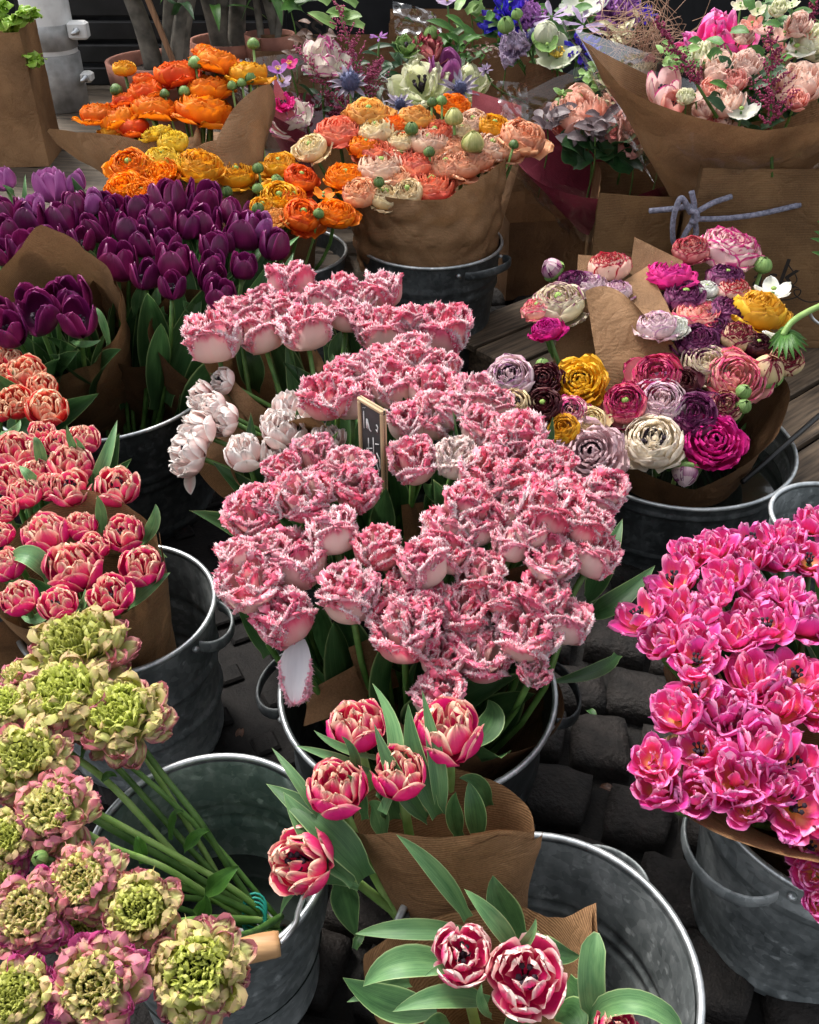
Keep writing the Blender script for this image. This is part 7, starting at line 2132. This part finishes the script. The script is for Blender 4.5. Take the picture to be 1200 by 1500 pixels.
for args in (('leafy_sprig', 'dark green foliage under the pink astilbe', 'foliage', 500, 150, 2.92, 60, 46, 5, 30, 'dark_leaf', 1), ('leafy_sprig', 'fresh green leaves at the top of the astilbe bouquet', 'foliage', 500, 22, 2.95, 34, 12, 9, 46, 'sepal_green', 2),
             ('leafy_sprig', 'brown tinted foliage behind the astilbe', 'foliage', 450, 70, 3.0, 46, 26, 5, 26, 'brown_leaf', 3), ('leafy_sprig', 'narrow olive leaves beside the creamy double tulip', 'foliage', 668, 70, 2.92, 44, 26, 6, 36, 'lush_leaf', 4), ('leafy_sprig', 'dark foliage behind the creamy double tulip', 'foliage', 590, 110, 2.96, 60, 44, 5, 32, 'dark_leaf', 5),
             ('leafy_sprig', 'round pale green leaves above the olive sprig', 'foliage', 690, 12, 3.02, 26, 10, 9, 22, 'sepal_green', 6), ('leafy_sprig', 'green leaves filling the blue bouquet', 'foliage', 810, 50, 2.98, 70, 60, 8, 30, 'lush_leaf', 7), ('leafy_sprig', 'green leaves at the left of the blue bouquet', 'foliage', 740, 50, 3.02, 44, 34, 7, 26, 'lush_leaf', 8), ('leafy_sprig', 'green leaves at the back of the blue bouquet', 'foliage', 880, 20, 3.08, 60, 44, 7, 30, 'dark_leaf', 9),
             ('pale_sprig', 'cream bleached sprig beside the blue cornflower', 'foliage', 912, 52, 2.8, 24, 26, 3.5, 20, 'pale_leaf', 10), ('pale_sprig', 'cream bleached sprig above the salmon carnation', 'foliage', 908, 132, 2.58, 28, 38, 3.2, 17, 'pale_leaf', 11), ('hypericum_sprig', 'lime green bud cluster behind the coral rose', 'foliage', 872, 118, 2.64, 30, 42, 5, 13, 'sepal_green', 12), ('hypericum_sprig', 'small lime green buds left of the coral rose', 'foliage', 826, 148, 2.62, 14, 14, 4.5, 13, 'sepal_green', 13),
             ('eucalyptus_sprig', 'dull mauve eucalyptus leaves below the coral rose', 'foliage', 872, 198, 2.46, 30, 22, 9, 30, 'mauve_leaf', 14), ('eucalyptus_sprig', 'dull mauve eucalyptus leaves beside the peach bouquet', 'foliage', 802, 176, 2.56, 24, 18, 8, 26, 'mauve_leaf', 15), ('leafy_sprig', 'large dark green leaves under the coral rose', 'foliage', 866, 226, 2.5, 30, 14, 20, 44, 'dark_leaf', 16), ('leafy_sprig', 'large dark green leaves under the salmon carnation', 'foliage', 928, 232, 2.48, 30, 16, 18, 44, 'dark_leaf', 17),
             ('peach_sprig', 'peach coloured filler sprig at the paper edge', 'foliage', 966, 214, 2.4, 16, 40, 3, 9, 'pale_leaf', 18), ('leafy_sprig', 'green leaves among the pale roses', 'foliage', 1080, 120, 2.36, 80, 70, 8, 28, 'lush_leaf', 19), ('leafy_sprig', 'green hydrangea like leaves left of the pale roses', 'foliage', 992, 92, 2.34, 26, 26, 6, 20, 'sepal_green', 20), ('leafy_sprig', 'green leaves behind the tall stock', 'foliage', 1150, 40, 2.5, 60, 44, 8, 28, 'lush_leaf', 21), ('leafy_sprig', 'long green leaf tips over the dark printed bag', 'foliage', 425, 10, 3.1, 20, 9, 10, 60, 'lush_leaf', 22),
             ('leafy_sprig', 'dark foliage between coral rose and carnation', 'foliage', 890, 180, 2.66, 56, 44, 7, 26, 'dark_leaf', 23), ('leafy_sprig', 'dark foliage low in the rose bouquet', 'foliage', 1090, 175, 2.3, 90, 60, 8, 28, 'dark_leaf', 24), ('berry_sprig', 'brown berried twig beside the olive leaves', 'foliage', 704, 78, 2.88, 26, 34, 2.5, 9, 'brown_leaf', 25)):
    spray(*args)
# tan wisps
for i, (x, y) in enumerate(((930, 40), (955, 20), (945, 70), (965, 50))):
    rs = random.Random(i)
    p = PY(x, y, 2.75)
    root = thing('tan_wisp', 'fine tan grass wisp between the two large bouquets', 'foliage', p - Vector((0, 0, .2)), 'tan wisps')
    mb = MB()
    for k in range(22):
        q = [Vector((0, 0, .05)), Vector((rs.gauss(0, .03), rs.gauss(0, .02), .13)), Vector((rs.gauss(0, .06), rs.gauss(0, .04), .2 + rs.gauss(0, .04))), Vector((rs.gauss(0, .08), rs.gauss(0, .05), .22 + rs.gauss(0, .05)))]
        V, F, U = tube_geo(curve_pts(q, 4), .0008, 4)
        mb.add(V, F, U)
    o = put('strands', mb.mesh('strands', 'twig_tan'), root)
    o['kind'] = 'stuff'

# bouquet papers and cellophane
ce = PY(1100, 150, 2.28)
cone_wrap('paper_wrap', 'large kraft cone around the rose bouquet in the printed bag', Vector((ce.x, 2.36, .32)), PY(1092, 138, 2.32), .03, .30,
          [(0, .02), (50, -.05), (90, -.08), (120, -.03), (155, .06), (178, .12), (190, .12), (205, .05), (235, .015), (270, -.015), (300, .01), (312, .03), (325, .02)], mat='kraft', amp=.007, seed=61, oval=.6)
cone_wrap('cellophane_wrap', 'clear cellophane around the rose bouquet', Vector((ce.x, 2.36, .32)), PY(1092, 130, 2.32), .05, .33,
          [(0, .0), (90, -.05), (180, .15), (200, .05), (235, -.02), (270, -.09), (320, -.05)], mat='cellophane', amp=.012, seed=62, oval=.62, cat='cellophane', csc=14)
cone_wrap('paper_wrap', 'maroon paper cone under the coral rose bouquet', PY(890, 330, 2.55), PY(895, 235, 2.52), .08, .22,
          [(0, .02), (90, .05), (180, .02), (270, -.04)], mat='maroon_paper', amp=.008, seed=63, oval=.7)
cone_wrap('cellophane_wrap', 'crinkled cellophane around the coral rose bouquet', PY(890, 335, 2.52), PY(890, 215, 2.5), .1, .26,
          [(0, .04), (90, .12), (180, .05), (230, .0), (270, -.06)], mat='cellophane', amp=.02, seed=64, oval=.75, cat='cellophane', csc=18)
sheet('paper_wrap', 'dark kraft fold behind the coral rose bouquet', [[PY(770, 90, 2.85), PY(840, 110, 2.85)], [PY(770, 300, 2.8), PY(850, 300, 2.75)]], mat='kraft_dark', seed=65, amp=.012)
cone_wrap('paper_wrap', 'red paper cone around the astilbe bouquet', PY(480, 300, 2.78), PY(480, 180, 2.80), .06, .17,
          [(0, .0), (90, .05), (180, .07), (200, .05), (270, -.03)], mat='maroon_paper', amp=.008, seed=66, oval=.7)
sheet('paper_wrap', 'pale pink paper flap at the left of the astilbe bouquet', [[PY(402, 112, 2.74), PY(425, 150, 2.74)], [PY(398, 200, 2.72), PY(450, 212, 2.70)]], mat='pink_paper', seed=67, amp=.005)
cone_wrap('cellophane_wrap', 'clear cellophane around the astilbe bouquet', PY(480, 300, 2.76), PY(470, 150, 2.78), .08, .21,
          [(0, .0), (90, .1), (180, .1), (270, -.05)], mat='cellophane', amp=.018, seed=68, oval=.75, cat='cellophane', csc=16)
sheet('paper_wrap', 'rose pink paper edge behind the peach bouquet', [[PY(692, 132, 2.68), PY(764, 155, 2.66)], [PY(690, 200, 2.66), PY(764, 200, 2.66)]], mat='pink_paper', seed=69, amp=.006)
sheet('cellophane_wrap', 'stiff cellophane fold above the rose pink paper', [[PY(726, 118, 2.62), PY(772, 122, 2.62)], [PY(735, 180, 2.6), PY(775, 185, 2.6)]], mat='cellophane', seed=70, amp=.02, csc=30, cat='cellophane')
sheet('cellophane_wrap', 'stiff cellophane fold beside the dark twig', [[PY(575, 0, 2.98), PY(640, 20, 2.98)], [PY(580, 70, 2.94), PY(650, 60, 2.94)]], mat='cellophane', seed=71, amp=.03, csc=24, cat='cellophane')
